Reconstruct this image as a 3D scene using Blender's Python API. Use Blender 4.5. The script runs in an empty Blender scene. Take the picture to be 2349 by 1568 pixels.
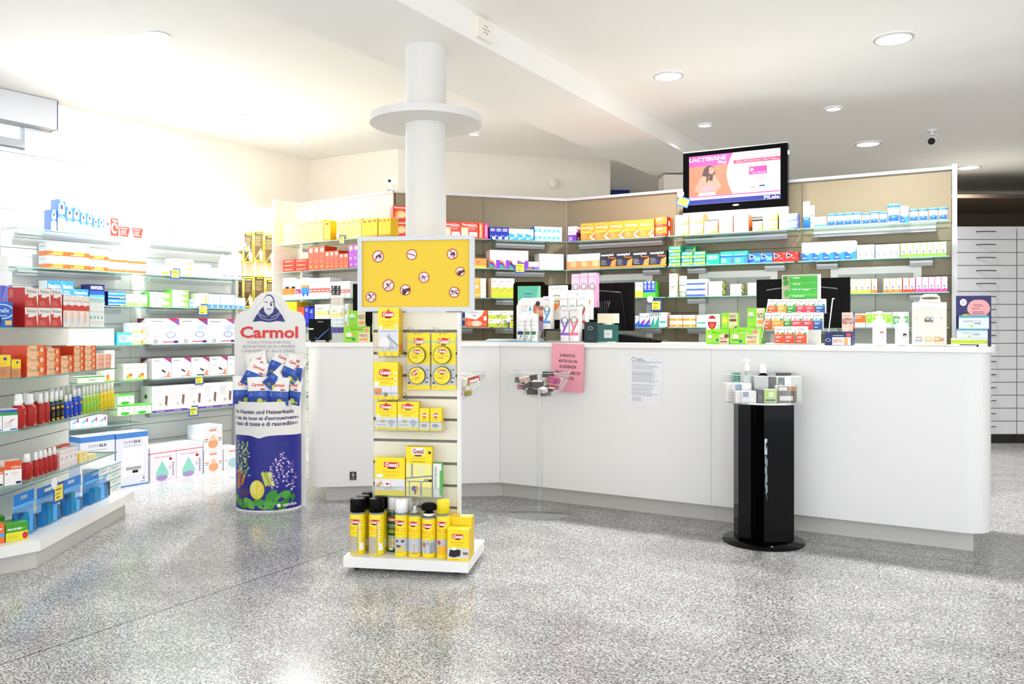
import bpy, math, random
from mathutils import Vector, Matrix
random.seed(7)
SC = bpy.context.scene
COL = SC.collection
# ---------- camera ----------
F, HZ, CX, H = 1850.0, 750.0, 1174.5, 1.18
cd = bpy.data.cameras.new('camera'); cam = bpy.data.objects.new('camera', cd); COL.objects.link(cam)
cam.location = (0, 0, H); cam.rotation_euler = (math.pi/2, 0, 0)
cd.sensor_width = 36; cd.lens = 36*F/2349; cd.shift_y = -(784-HZ)/2349; cd.clip_end = 100
SC.camera = cam
# ---------- world, exposure ----------
w = bpy.data.worlds.new('world'); SC.world = w; w.use_nodes = True
bg = w.node_tree.nodes['Background']; bg.inputs[0].default_value = (0.93, 0.96, 1, 1); bg.inputs[1].default_value = 1.8
SC.view_settings.view_transform = 'Standard'; SC.view_settings.look = 'None'
SC.view_settings.exposure = 0.5; SC.cycles.diffuse_bounces = 6; SC.cycles.transparent_max_bounces = 16; SC.view_settings.gamma = 1; SC.view_settings.use_curve_mapping = False
LAMP_POWER = 29.0      # watts of an ordinary ceiling downlight
SPOT_POWER = 18.0     # watts of the downlights aimed at the left wall
# ---------- colours ----------
C = dict(w='#f4f4f2', W='#fafafa', k='#0c0c0d', K='#1c1c1e', g='#8b8d8f', G='#c9cbcc', d='#4a4b4d', y='#f5dc12', Y='#e2b808', o='#ee7a1c', O='#f5a02c',
         r='#d3201f', R='#a81414', b='#1d49c8', B='#14249c', n='#121f5c', l='#3fa2e6', L='#a9d8f2', t='#19a58f', T='#0f7a6c', e='#74c22b', E='#2d7d2c',
         p='#e84aa8', P='#f0a9bd', v='#7a38b8', V='#3c2a7a', m='#b8185c', c='#efe6cf', s='#caa27a', S='#7a4a2c', q='#37c6d8', a='#bfe08a', z='#e8edf2', u='#f6c2a6', x='#5b4636', j='#f8ef8c', f='#4f9b4d')
def lin(h):
    h = h.lstrip('#'); r = []
    if len(h) == 3: h = ''.join(c+c for c in h)
    for i in (0, 2, 4):
        v = int(h[i:i+2], 16)/255
        r.append(v/12.92 if v <= .04045 else ((v+.055)/1.055)**2.4)
    return (*r, 1)
MATS = {}
SPECIAL = {}
def mat(key):
    if key in MATS: return MATS[key]
    if key in SPECIAL:
        m = SPECIAL[key]()
    else:
        hx = C.get(key, key); m = principled('paint_'+hx.strip('#'), hx, .42)
    MATS[key] = m; return m
def principled(name, hx, rough=.5, metal=0, spec=.5, **kw):
    m = bpy.data.materials.new(name); m.use_nodes = True
    b = m.node_tree.nodes['Principled BSDF']
    b.inputs['Base Color'].default_value = lin(hx); b.inputs['Roughness'].default_value = rough
    b.inputs['Metallic'].default_value = metal; b.inputs['Specular IOR Level'].default_value = spec
    for k, v in kw.items(): b.inputs[k].default_value = v
    return m
def special(key):
    def deco(fn): SPECIAL[key] = fn; return fn
    return deco
def clear(name, tint, rough, base, fres):
    """thin clear sheet: mostly see-through with a fresnel sheen"""
    m = bpy.data.materials.new(name); m.use_nodes = True; nt = m.node_tree; nt.nodes.clear()
    o = nt.nodes.new('ShaderNodeOutputMaterial'); mx = nt.nodes.new('ShaderNodeMixShader'); t = nt.nodes.new('ShaderNodeBsdfTransparent')
    g = nt.nodes.new('ShaderNodeBsdfGlossy'); lw = nt.nodes.new('ShaderNodeLayerWeight'); mr = nt.nodes.new('ShaderNodeMapRange')
    t.inputs[0].default_value = lin(tint); g.inputs['Roughness'].default_value = rough; g.inputs[0].default_value = (1, 1, 1, 1)
    lw.inputs[0].default_value = .35
    mr.inputs['To Min'].default_value = base; mr.inputs['To Max'].default_value = fres
    nt.links.new(lw.outputs['Facing'], mr.inputs['Value']); nt.links.new(mr.outputs[0], mx.inputs[0])
    nt.links.new(t.outputs[0], mx.inputs[1]); nt.links.new(g.outputs[0], mx.inputs[2]); nt.links.new(mx.outputs[0], o.inputs[0])
    return m
@special('glass')
def _(): return clear('shelf_glass', '#e9f4f1', .05, .04, .45)
@special('acryl')
def _(): return clear('clear_acrylic', '#f8fafa', .03, .03, .45)
@special('blueplastic')
def _(): return principled('blue_plastic_film', '#109cf8', .18, 0, .4, **{'Alpha': .4})
@special('glassedge')
def _(): return principled('glass_edge', '#7fa89c', .15, 0, .5)
@special('steel')
def _(): return principled('brushed_steel', '#c4c6c8', .3, .9)
@special('alu')
def _(): return principled('aluminium_trim', '#d6d7d8', .4, .35)
@special('lam')
def _(): return principled('white_laminate', '#e8e7e6', .3)
@special('plinth')
def _(): return principled('plinth_board', '#c9c7c2', .4)
@special('worktop')
def _(): return principled('worktop_white', '#f1f0ec', .22)
@special('panelL')
def _(): return principled('white_slat_panel', '#dfe0de', .35)
@special('panelB')
def _(): return principled('taupe_slat_panel', '#8e8168', .45)
@special('panelBw')
def _(): return principled('cream_panel', '#efe9dd', .45)
@special('wall')
def _(): return noisy('wall_paint', '#f6f0e6', '#f1ebdf', 6)
@special('column')
def _(): return noisy('column_paint', '#e4e2df', '#dfddd9', 6)
@special('wallback')
def _(): return noisy('wall_paint_back', '#ddd6c6', '#d6cfbd', 5)
@special('ceil')
def _(): return noisy('ceiling_paint', '#f6f5f1', '#f3f1ec', 3)
@special('brown')
def _(): return principled('brown_cladding', '#4a3c30', .6)
@special('drawer')
def _(): return principled('drawer_front', '#dfe0e4', .35)
@special('blackgloss')
def _(): return principled('black_gloss', '#030304', .07, 0, .13)
@special('blackmat')
def _(): return principled('black_plastic', '#060607', .5, 0, .12)
@special('tealglass')
def _(): return principled('teal_glass', '#02524c', .05, 0, .35)
@special('bulb')
def _(): return emis('lamp_glow', '#ffffff', 9)
@special('skyglow')
def _(): return clear('window_glass', '#f4f9fb', .02, .03, .4)
def emis(name, hx, s):
    m = bpy.data.materials.new(name); m.use_nodes = True; b = m.node_tree.nodes['Principled BSDF']
    b.inputs['Base Color'].default_value = (0, 0, 0, 1); b.inputs['Emission Color'].default_value = lin(hx); b.inputs['Emission Strength'].default_value = s
    return m
def noisy(name, h1, h2, sc):
    m = principled(name, h1, .7); nt = m.node_tree; b = nt.nodes['Principled BSDF']
    n = nt.nodes.new('ShaderNodeTexNoise'); n.inputs['Scale'].default_value = sc; n.inputs['Detail'].default_value = 4
    r = nt.nodes.new('ShaderNodeValToRGB'); r.color_ramp.elements[0].color = lin(h1); r.color_ramp.elements[1].color = lin(h2)
    tc = nt.nodes.new('ShaderNodeTexCoord'); nt.links.new(tc.outputs['Object'], n.inputs[0])
    nt.links.new(n.outputs[0], r.inputs[0]); nt.links.new(r.outputs[0], b.inputs['Base Color']); return m
@special('granite')
def _():
    m = principled('granite_floor', '#b8b8b8', .16, 0, .45); nt = m.node_tree; N = nt.nodes.new; L = nt.links.new; b = nt.nodes['Principled BSDF']
    tc = N('ShaderNodeTexCoord')
    mp = N('ShaderNodeMapping'); mp.inputs['Rotation'].default_value = (0, 0, math.radians(31.5)); L(tc.outputs['Object'], mp.inputs[0])
    ms = N('ShaderNodeMapping'); ms.inputs['Scale'].default_value = (.8, 1.15, 1); L(mp.outputs[0], ms.inputs[0])
    def noise(sc, det, src, rough=.6):
        n = N('ShaderNodeTexNoise'); n.inputs['Scale'].default_value = sc; n.inputs['Detail'].default_value = det; n.inputs['Roughness'].default_value = rough; L(src.outputs[0], n.inputs[0]); return n
    def ramp(src, stops):
        r = N('ShaderNodeValToRGB'); L(src, r.inputs[0]); e = r.color_ramp.elements
        while len(e) < len(stops): e.new(.5)
        for i, (p, c) in enumerate(stops): e[i].position = p; e[i].color = lin(c)
        return r
    n1 = noise(120, 3, ms, .8); r1 = ramp(n1.outputs[0], [(.35, '#1c1e22'), (.44, '#76787b'), (.5, '#c4c4c4'), (.57, '#f0efee')])
    n2 = noise(5, 4, ms); r2 = ramp(n2.outputs[0], [(.3, '#c8c9cd'), (.7, '#ffffff')])
    n3 = noise(38, 2, ms); r3 = ramp(n3.outputs[0], [(.38, '#b4b2ae'), (.6, '#ffffff')])
    def mul(a, c, f=1):
        x = N('ShaderNodeMix'); x.data_type = 'RGBA'; x.blend_type = 'MULTIPLY'; x.inputs[0].default_value = f; L(a, x.inputs[6]); L(c, x.inputs[7]); return x.outputs[2]
    col = mul(mul(r1.outputs[0], r2.outputs[0], .7), r3.outputs[0], .6)
    # joints between slabs
    sx = N('ShaderNodeSeparateXYZ'); L(tc.outputs['Object'], sx.inputs[0])
    def math_(op, a, c=None):
        x = N('ShaderNodeMath'); x.operation = op
        for i, q in enumerate((a, c)):
            if q is None: continue
            if isinstance(q, (int, float)): x.inputs[i].default_value = q
            else: L(q, x.inputs[i])
        return x.outputs[0]
    X, Yc = sx.outputs[0], sx.outputs[1]
    s = math_('SUBTRACT', math_('MULTIPLY', X, .8526), math_('MULTIPLY', Yc, .5225))
    t = math_('ADD', math_('MULTIPLY', X, .5225), math_('MULTIPLY', Yc, .8526))
    def line(v, at_, width):
        return math_('LESS_THAN', math_('ABSOLUTE', math_('SUBTRACT', v, at_)), width)
    weak = math_('LESS_THAN', math_('PINGPONG', math_('ADD', s, 3.0+.315*40), .1575), .0008)
    weak2 = math_('LESS_THAN', math_('PINGPONG', math_('ADD', t, -4.64+.62*40), .31), .0006)
    strong = math_('MAXIMUM', line(s, -3.0, .004), line(t, 4.64, .0035))
    k = math_('MINIMUM', math_('ADD', math_('MULTIPLY', math_('MAXIMUM', weak, math_('MULTIPLY', weak2, .6)), .45), math_('MULTIPLY', strong, .85)), .9)
    x = N('ShaderNodeMix'); x.data_type = 'RGBA'; L(k, x.inputs[0]); L(col, x.inputs[6]); x.inputs[7].default_value = lin('#2a2a2a')
    L(x.outputs[2], b.inputs['Base Color']); return m
# ---------- text ----------
TXT = {}
def textmesh(s, bold=0):
    k = (s, bold)
    if k in TXT: return TXT[k]
    c = bpy.data.curves.new('t', 'FONT'); c.body = s; c.resolution_u = 2; c.offset = .028*bold; c.align_x = 'CENTER'
    o = bpy.data.objects.new('t', c); COL.objects.link(o)
    bpy.context.view_layer.update()
    me = bpy.data.meshes.new_from_object(o)
    vs = [(v.co.x, v.co.y) for v in me.vertices]; fs = [tuple(p.vertices) for p in me.polygons]
    bpy.data.objects.remove(o); bpy.data.curves.remove(c); bpy.data.meshes.remove(me)
    if vs:
        x0 = min(v[0] for v in vs); x1 = max(v[0] for v in vs); y0 = min(v[1] for v in vs); y1 = max(v[1] for v in vs)
        vs = [((x-x0)/max(x1-x0, 1e-6), (y-y0)/max(y1-y0, 1e-6)) for x, y in vs]
    TXT[k] = (vs, fs); return TXT[k]
# ---------- mesh builder ----------
class MB:
    def __init__(s): s.v = []; s.f = []; s.m = []; s.ms = []; s.sm = []
    def mi(s, key):
        if key not in s.ms: s.ms.append(key)
        return s.ms.index(key)
    def poly(s, pts, key, smooth=False):
        n = len(s.v); s.v += [tuple(p) for p in pts]; s.f.append(tuple(range(n, n+len(pts)))); s.m.append(s.mi(key)); s.sm.append(smooth); return s
    def mesh(s, vs, fs, key, smooth=False):
        n = len(s.v); s.v += [tuple(p) for p in vs]; i = s.mi(key)
        for f in fs: s.f.append(tuple(n+a for a in f)); s.m.append(i); s.sm.append(smooth)
        return s
    def box(s, x0, y0, z0, x1, y1, z1, key, top=None, side=None, front=None):
        p = [(x0, y0, z0), (x1, y0, z0), (x1, y1, z0), (x0, y1, z0), (x0, y0, z1), (x1, y0, z1), (x1, y1, z1), (x0, y1, z1)]
        n = len(s.v); s.v += p
        for f, k in (((0, 3, 2, 1), key), ((4, 5, 6, 7), top or key), ((0, 1, 5, 4), front or key), ((1, 2, 6, 5), side or key), ((2, 3, 7, 6), key), ((3, 0, 4, 7), side or key)):
            s.f.append(tuple(n+a for a in f)); s.m.append(s.mi(k)); s.sm.append(False)
        return s
    def obox(s, a, b, t0, t1, z0, z1, key, **k):
        """box along plan segment a-b, from t0 to t1 across (positive = to the left of a->b), z0..z1"""
        ax, ay = a; bx, by = b; L = math.hypot(bx-ax, by-ay); dx, dy = (bx-ax)/L, (by-ay)/L; nx, ny = -dy, dx
        q = MB(); q.box(0, t0, z0, L, t1, z1, key, **k)
        vs = [(ax+dx*x+nx*y, ay+dy*x+ny*y, z) for x, y, z in q.v]
        n = len(s.v); s.v += vs
        for f, m_ in zip(q.f, q.m): s.f.append(tuple(n+i for i in f)); s.m.append(s.mi(q.ms[m_])); s.sm.append(False)
        return s
    def prism(s, pts, z0, z1, key, top=None, smooth=False):
        """vertical prism over plan polygon (ccw)"""
        n = len(pts); s.poly([(x, y, z1) for x, y in pts], top or key); s.poly([(x, y, z0) for x, y in reversed(pts)], key)
        vs = [(x, y, z) for z in (z0, z1) for x, y in pts]
        s.mesh(vs, [(i, (i+1) % n, n+(i+1) % n, n+i) for i in range(n)], key, smooth); return s
    def plate(s, pts, y0, y1, key, edge=None, back=None):
        """upright plate: outline in x,z (ccw seen from -y), from y0 (front) to y1"""
        n = len(pts); s.poly([(x, y0, z) for x, z in pts], key); s.poly([(x, y1, z) for x, z in reversed(pts)], back or key)
        vs = [(x, y, z) for y in (y0, y1) for x, z in pts]
        s.mesh(vs, [(i, n+i, n+(i+1) % n, (i+1) % n) for i in range(n)], edge or key); return s
    def lathe(s, prof, key, seg=24, cx=0, cy=0, smooth=True, a0=0, a1=2*math.pi):
        """prof: [(r,z[,key])...]"""
        full = abs(a1-a0-2*math.pi) < 1e-6; m = seg if full else seg+1
        base = len(s.v)
        for p in prof:
            for i in range(m):
                a = a0+(a1-a0)*i/seg; s.v.append((cx+p[0]*math.cos(a), cy+p[0]*math.sin(a), p[1]))
        for j in range(len(prof)-1):
            k = s.mi(prof[j+1][2] if len(prof[j+1]) > 2 else key)
            if abs(prof[j][0])+abs(prof[j+1][0]) < 1e-9: continue
            for i in range(seg):
                i2 = (i+1) % m if full else i+1
                s.f.append((base+j*m+i, base+j*m+i2, base+(j+1)*m+i2, base+(j+1)*m+i)); s.m.append(k); s.sm.append(smooth)
        return s
    def tube(s, pts, r, key, seg=6):
        pts = [Vector(p) for p in pts]; rings = []
        for i, p in enumerate(pts):
            d = (pts[min(i+1, len(pts)-1)]-pts[max(i-1, 0)]).normalized()
            u = d.orthogonal().normalized() if i == 0 else (rings[-1][1]-d*rings[-1][1].dot(d)).normalized()
            rings.append((d, u))
        base = len(s.v)
        for p, (d, u) in zip(pts, rings):
            v = d.cross(u)
            for k in range(seg):
                a = 2*math.pi*k/seg; s.v.append(tuple(p+(u*math.cos(a)+v*math.sin(a))*r))
        k_ = s.mi(key)
        for i in range(len(pts)-1):
            for k in range(seg):
                s.f.append((base+i*seg+k, base+i*seg+(k+1) % seg, base+(i+1)*seg+(k+1) % seg, base+(i+1)*seg+k)); s.m.append(k_); s.sm.append(True)
        s.f.append(tuple(base+k for k in reversed(range(seg)))); s.m.append(k_); s.sm.append(False)
        s.f.append(tuple(base+(len(pts)-1)*seg+k for k in range(seg))); s.m.append(k_); s.sm.append(False)
        return s
    def art(s, prims, mp, sub=1, k0=1):
        """prims in 0..1 x 0..1 ; mp(u,v,layer)->xyz"""
        for i, p in enumerate(prims):
            l = i+k0; t = p[0]
            if t == 'r':
                _, x0, y0, x1, y1, c = p; n = max(1, int(math.ceil(sub*(x1-x0))))
                vs = [mp(x0+(x1-x0)*a/n, y, l) for y in (y0, y1) for a in range(n+1)]
                s.mesh(vs, [(a, a+1, n+2+a, n+1+a) for a in range(n)], c)
            elif t == 'e':
                _, cx, cy, rx, ry, c = p; n = 20
                vs = [mp(cx, cy, l)]+[mp(cx+rx*math.cos(6.28318*a/n), cy+ry*math.sin(6.28318*a/n), l) for a in range(n)]
                s.mesh(vs, [(0, a+1, (a+1) % n+1) for a in range(n)], c)
            elif t == 'o':   # ring
                _, cx, cy, rx, ry, k, c = p; n = 20
                vs = [mp(cx+q*rx*math.cos(6.28318*a/n), cy+q*ry*math.sin(6.28318*a/n), l) for q in (1, k) for a in range(n)]
                s.mesh(vs, [(a, (a+1) % n, n+(a+1) % n, n+a) for a in range(n)], c)
            elif t == 'p':
                s.poly([mp(x, y, l) for x, y in p[1]], p[2])
            elif t in ('t', 'T', 'tv'):
                _, x0, y0, x1, y1, tx, c = p; vs, fs = textmesh(tx, 1 if t == 'T' else 0)
                if t == 'tv': vs2 = [mp(x0+(1-b)*(x1-x0), y0+a*(y1-y0), l) for a, b in vs]
                else: vs2 = [mp(x0+a*(x1-x0), y0+b*(y1-y0), l) for a, b in vs]
                s.mesh(vs2, fs, c)
            elif t == 'l':   # lines of small print
                _, x0, y0, x1, y1, n, c = p; rr = random.Random(int(1000*(x0+y0))+n)
                for q in range(n):
                    yy = y1-(y1-y0)*(q+.75)/n; hh = (y1-y0)/n*.38; xe = x0+(x1-x0)*rr.uniform(.7, 1)
                    m_ = max(1, int(sub*(xe-x0)))
                    vs = [mp(x0+(xe-x0)*a/m_, y, l) for y in (yy, yy+hh) for a in range(m_+1)]
                    s.mesh(vs, [(a, a+1, m_+2+a, m_+1+a) for a in range(m_)], c)
            elif t == 'd':   # streak / soft line between two points
                _, x0, y0, x1, y1, wd, c = p; dx, dy = x1-x0, y1-y0; L = math.hypot(dx, dy) or 1; nx, ny = -dy/L*wd/2, dx/L*wd/2
                s.poly([mp(x0-nx, y0-ny, l), mp(x1-nx, y1-ny, l), mp(x1+nx, y1+ny, l), mp(x0+nx, y0+ny, l)], c)
        return s
    def data(s, name):
        me = bpy.data.meshes.new(name); me.from_pydata(s.v, [], s.f)
        for k in s.ms: me.materials.append(mat(k))
        me.polygons.foreach_set('material_index', s.m); me.polygons.foreach_set('use_smooth', s.sm); me.update(); return me
def link(name, data, parent=None, loc=(0, 0, 0), rz=0, **props):
    o = bpy.data.objects.new(name, data); COL.objects.link(o); o.location = loc; o.rotation_euler = (0, 0, rz)
    if parent: o.parent = parent
    for k, v in props.items():
        if v: o[k] = v
    return o
def obj(name, mb, parent=None, loc=(0, 0, 0), rz=0, **props):
    return link(name, mb.data(name), parent, loc, rz, **props)
def struct(name, mb): return obj(name, mb, kind='structure')
def thing(name, label, cat, loc=(0, 0, 0), rz=0, group=None):
    o = link(name, None, None, loc, rz, label=label, category=cat, group=group); o.empty_display_size = .05; return o
# ---------- plan lines ----------
class Line:
    def __init__(s, a, b, off=0):
        dx, dy = b[0]-a[0], b[1]-a[1]; L = math.hypot(dx, dy); s.d = (dx/L, dy/L); s.n = (s.d[1], -s.d[0])
        s.p = (a[0]+s.n[0]*off, a[1]+s.n[1]*off); s.rz = math.atan2(dy, dx); s.L = L
    def off(s, o): return Line(s.p, (s.p[0]+s.d[0]*s.L, s.p[1]+s.d[1]*s.L), o)
    def hit(s, px):
        u = (px-CX)/F; t = (u*s.p[1]-s.p[0])/(s.d[0]-u*s.d[1]); return (s.p[0]+s.d[0]*t, s.p[1]+s.d[1]*t)
    def at(s, t): return (s.p[0]+s.d[0]*t, s.p[1]+s.d[1]*t)
def zof(py, Y): return H+(HZ-py)*Y/F
def at(px, py, Y): return ((px-CX)/F*Y, Y, zof(py, Y))
def floor_at(px, py): Y = F*H/(py-HZ); return ((px-CX)/F*Y, Y)
# ================= room =================
ZC, ZB = 2.93, 2.77
def ceil_at(px, py, z=ZC): Y = F*(z-H)/(HZ-py); return ((px-CX)/F*Y, Y)
struct('floor', MB().box(-9, -1.0, -.1, 9, 12.4, 0, 'granite'))
BE = Line((-.2717, 4.39), (1.541, 7.30))
struct('trim_1', MB().obox(BE.at(-7.5), BE.at(7.6), 0, .67, ZB, ZC+.02, 'ceil'))
struct('wall_back', MB().box(-9, 10.4, 0, 9, 10.5, ZC, 'wallback'))
struct('wall_right', MB().box(7.4, 2, 0, 7.5, 10.5, ZC, 'wallback'))
mb = MB()
for k in range(4): mb.box(4.6, 10.3-.02*k, 1.9+k*.19, 7.4, 10.39, 1.9+(k+1)*.19-.012, 'brown')
mb.box(4.55, 9.0, 2.62, 7.4, 10.3, 2.66, 'brown')
struct('trim_2', mb)
UW = Line(ceil_at(913, 341), ceil_at(1400, 370))
struct('wall_rear', MB().obox(UW.p, UW.at(UW.L), 0, .12, 0, ZC, 'wall'))
u0 = UW.p; struct('wall_rear_left', MB().obox((u0[0]-.877*4, u0[1]+.48*4), u0, 0, .1, 0, ZC, 'wall'))
LW = Line((-3.55, 5.595), (-2.48, 7.15))           # left display wall
WL = LW.off(-.45)
wp = WL.hit(92); tw = (wp[0]-WL.p[0])*WL.d[0]+(wp[1]-WL.p[1])*WL.d[1]
mb = MB(); mb.obox(WL.at(tw), WL.at(4.2), 0, .12, 0, ZC, 'wall'); mb.obox(WL.at(-3.2), WL.at(tw), 0, .12, 0, 2.1, 'wall')
struct('wall_left', mb)
_q = WL.off(-.12); struct('ceiling', MB().prism([_q.at(-6), (_q.at(-6)[0], -2.5), (9, -2.5), (9, 12.4), (_q.at(4.3)[0], 12.4), _q.at(4.3)], ZC, ZC+.1, 'ceil'))
mb = MB()
mb.obox(WL.at(tw-.12), WL.at(tw), -.02, .06, 2.1, ZC, '#b9bcc0'); mb.obox(WL.at(-3.2), WL.at(tw-.12), -.02, .06, 2.54, 2.60, '#8f9398')
mb.obox(WL.at(-3.2), WL.at(tw-.12), -.0, .04, 2.1, 2.16, '#c5c8cb')
wn = struct('window_1', mb)
obj('pane', MB().obox(WL.at(-3.2), WL.at(tw-.12), .015, .02, 2.1, ZC, 'skyglow'), wn)
# roller shutter housing hung under the ceiling at the window
sb = ceil_at(131, 230); SHB = Line((sb[0]-LW.d[0]*2.5, sb[1]-LW.d[1]*2.5), sb)
t = thing('shutter_housing', 'long grey shutter housing box under the ceiling above the window', 'shutter box', (sb[0], sb[1], 2.70))
def local(t_, mb_):
    l = t_.location
    mb_.v = [(x-l[0], y-l[1], z-l[2]) for x, y, z in mb_.v]; return mb_
obj('housing_cover', local(t, MB().obox(SHB.p, sb, 0, .16, 2.705, ZC-.004, '#aeb1b5')), t)
obj('end_cap', local(t, MB().obox(sb, SHB.at(2.506), -.003, .16, 2.703, ZC-.004, '#3a3560')), t)
# round column with ring shelf
CO = (-.492, 4.61)
struct('wall_column', MB().lathe([(.115, 0), (.115, ZB)], 'column', 48, CO[0], CO[1]))
t = thing('column_ring', 'white round disc shelf ringed around the column near the ceiling', 'ring shelf', (*CO, 2.335))
obj('ring_disc', MB().lathe([(.116, 0), (.318, 0), (.318, .042), (.116, .042), (.116, 0)], 'column', 64, smooth=False), t)
for a in (131, 42):
    c, s_ = math.cos(math.radians(a)), math.sin(math.radians(a))
    obj('bracket_fin', MB().obox((.117*c, .117*s_), (.27*c, .27*s_), -.004, .004, .043, .1, 'column'), t)
# partition behind the hanging rack
RK = Line((-2.56, 7.30), (-1.98, 7.42))
struct('wall_partition', MB().obox(RK.p, RK.at(.75), 0, .1, 0, 2.27, 'panelBw'))
# square white pier far behind
p0 = at(1523, 402, 8.3); struct('wall_pier', MB().box(p0[0], 8.3, 0, p0[0]+.35, 8.6, 2.75, 'wall'))
p1 = at(1401, 0, 10.2); p2 = at(1447, 0, 10.2)
obj('notice_board', MB().box(p1[0]-.3, 10.3, 2.2, p2[0], 10.38, zof(421, 10.2), '#0e2a8c'), label='dark blue board on the far wall above the shelving', category='board')
# ---------- display walls ----------
B1 = Line((.466, 6.87), (3.01, 5.47)); B2 = Line((-.926, 6.43), (.466, 6.87)); B3 = Line((-1.85, 7.10), (-.926, 6.43))
def tpx(line, px): x, y = line.hit(px); return (x-line.p[0])*line.d[0]+(y-line.p[1])*line.d[1]
def display_wall(name, label, line, cuts, ztop, key, z0g, pitch, zlast, trim='alu', dark='#5d5546', endpost=None):
    t = thing(name, label, 'display wall', (*line.p, 0), line.rz)
    for a, b in zip(cuts, cuts[1:]):
        mb = MB(); mb.box(a, .012, 0, b, .03, ztop, dark)
        z = 0.0; g = z0g
        zs = [z0g+pitch*i for i in range(-20, 40) if .05 < z0g+pitch*i <= zlast+1e-6]
        lo = 0
        for q in zs+[None]:
            hi = q-.002 if q else ztop
            mb.box(a+.0015, 0, lo, b-.0015, .014, hi, key); lo = (q or 0)+.002
        obj('back_panel', mb, t)
    obj('top_trim', MB().box(cuts[0]-.01, -.015, ztop+.0005, cuts[-1]+.01, .035, ztop+.022, trim), t)
    if endpost is not None:
        obj('end_post', MB().box(endpost, -.045, 0, endpost+.03, .04, ztop+.03, 'alu'), t)
    return t
c1 = [0, tpx(B1, 1552), tpx(B1, 1840), tpx(B1, 2183)]
display_wall('shelving_wall', 'long taupe grooved display wall carrying glass shelves behind the counter', B1, c1, 2.25, 'panelB', 1.888, .1185, 1.89, endpost=tpx(B1, 2184))
display_wall('shelving_wall', 'short taupe display wall behind the yellow sign stand', B2, [.0, tpx(B2, 1108), B2.L-.002], 2.25, 'panelB', 1.888, .1185, 1.89)
display_wall('shelving_wall', 'cream display wall with yellow and red boxes left of the column', B3, [.0, B3.L/2, B3.L-.03], 2.25, 'panelBw', 1.888, .1185, 1.89)
obj('side_panel', MB().box(0, -.29, 0, .02, 0, 2.27, 'panelBw'), loc=(B3.p[0]-.034*B3.d[0], B3.p[1]-.034*B3.d[1], 0), rz=B3.rz, label='cream upright side panel at the left end of the rear shelves', category='panel')
LT = [-.55, 0, LW.L/2, LW.L]
display_wall('shelving_wall', 'tall white grooved display wall along the left side', LW, LT, 2.405, 'panelL', 2.006, .1335, 2.01, trim='alu', dark='#77797b', endpost=LW.L)
# hatch windows in the taupe wall
def hatch(x0, x1, ytop, label):
    a, b = tpx(B1, x0), tpx(B1, x1); zt = zof(ytop, B1.hit(x0)[1]); zb = .86
    t = thing('hatch_window', label, 'hatch', (*B1.p, 0), B1.rz)
    mb = MB(); k = .05
    for q in ((a, zt-k, b, zt), (a, zb, b, zb+k), (a, zb+k, a+k, zt-k), (b-k, zb+k, b, zt-k)): mb.box(q[0], -.014, q[1], q[2], -.001, q[3], 'worktop')
    obj('frame', mb, t); m = (a+b)/2
    obj('sliding_pane', MB().box(a+k, -.006, zb+k, m, -.002, zt-k, '#b4b5ae', front='#bfc0b8'), t)
    obj('sliding_pane', MB().box(m+.004, -.005, zb+k, b-k, -.001, zt-k, '#aaaba4', front='#b6b7ae'), t)
hatch(1330, 1498, 632, 'white framed hatch window behind the left computer monitor')
hatch(1604, 1784, 624, 'white framed hatch window left of the wide black monitor')
hatch(1906, 2114, 615, 'white framed hatch window above the white lotion bottles')
# ---------- glass shelves ----------
ORD = ['top', 'second', 'third', 'fourth', 'fifth', 'lowest']
def shelf(line, t0, t1, z, where, depth=.26, rail='full', parts=True):
    t = thing('glass_shelf', f'clear glass shelf, {where}', 'shelf', (*line.p, z), line.rz, 'glass shelves')
    mb = MB(); mb.box(t0, -depth, -.008, t1, -.016, -.0008, 'glassedge', top='glass'); mb.m[0] = mb.mi('glass')
    obj('glass_panel', mb, t)
    segs = [(t0+.08, t1-.08)] if rail == 'full' else [(t0+.1, t0+.24), (t1-.24, t1-.1)]
    for a, b in segs:
        obj('support_rail', MB().box(a, -.075, -.05, b, -.017, -.012, '#aeb0b2').box(a, -.085, -.028, b, -.075, -.014, 'alu'), t)
ZR = [1.88, 1.648, 1.413, 1.18]
bn = ['left bay of the taupe wall', 'middle bay of the taupe wall', 'right bay of the taupe wall']
for r in range(4):
    for i in range(3):
        shelf(B1, c1[i]+(.012 if i else .07), c1[i+1]-.012, ZR[r], f'{ORD[r]} row, {bn[i]}', rail='full' if r == 0 else 'ends')
    m_ = tpx(B2, 1108)
    shelf(B2, .1, m_-.01, ZR[r], f'{ORD[r]} row, behind the column', rail='ends')
    shelf(B2, m_+.01, B2.L-.15, ZR[r], f'{ORD[r]} row, short bay right of the yellow sign', rail='full')
    shelf(B3, 0.0, B3.L-.1, ZR[r], f'{ORD[r]} row, cream wall left of the column', rail='ends')
for r, z in enumerate((.90, .62)):
    shelf(B3, 0.0, B3.L-.1, z, f'{("fifth","sixth")[r]} row low down on the cream wall', rail='ends')
ZL = [1.86, 1.594, 1.34, 1.047, .775, .51]
for r in range(6):
    z = ZL[r]
    shelf(LW, .0, LW.L/2-.04, z if r < 5 else .45, f'{ORD[r]} row, near bay of the white left wall', .24, 'full')
    shelf(LW, LW.L/2+.04, LW.L+.02, z, f'{ORD[r]} row, far bay of the white left wall', .24, 'full')
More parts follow.
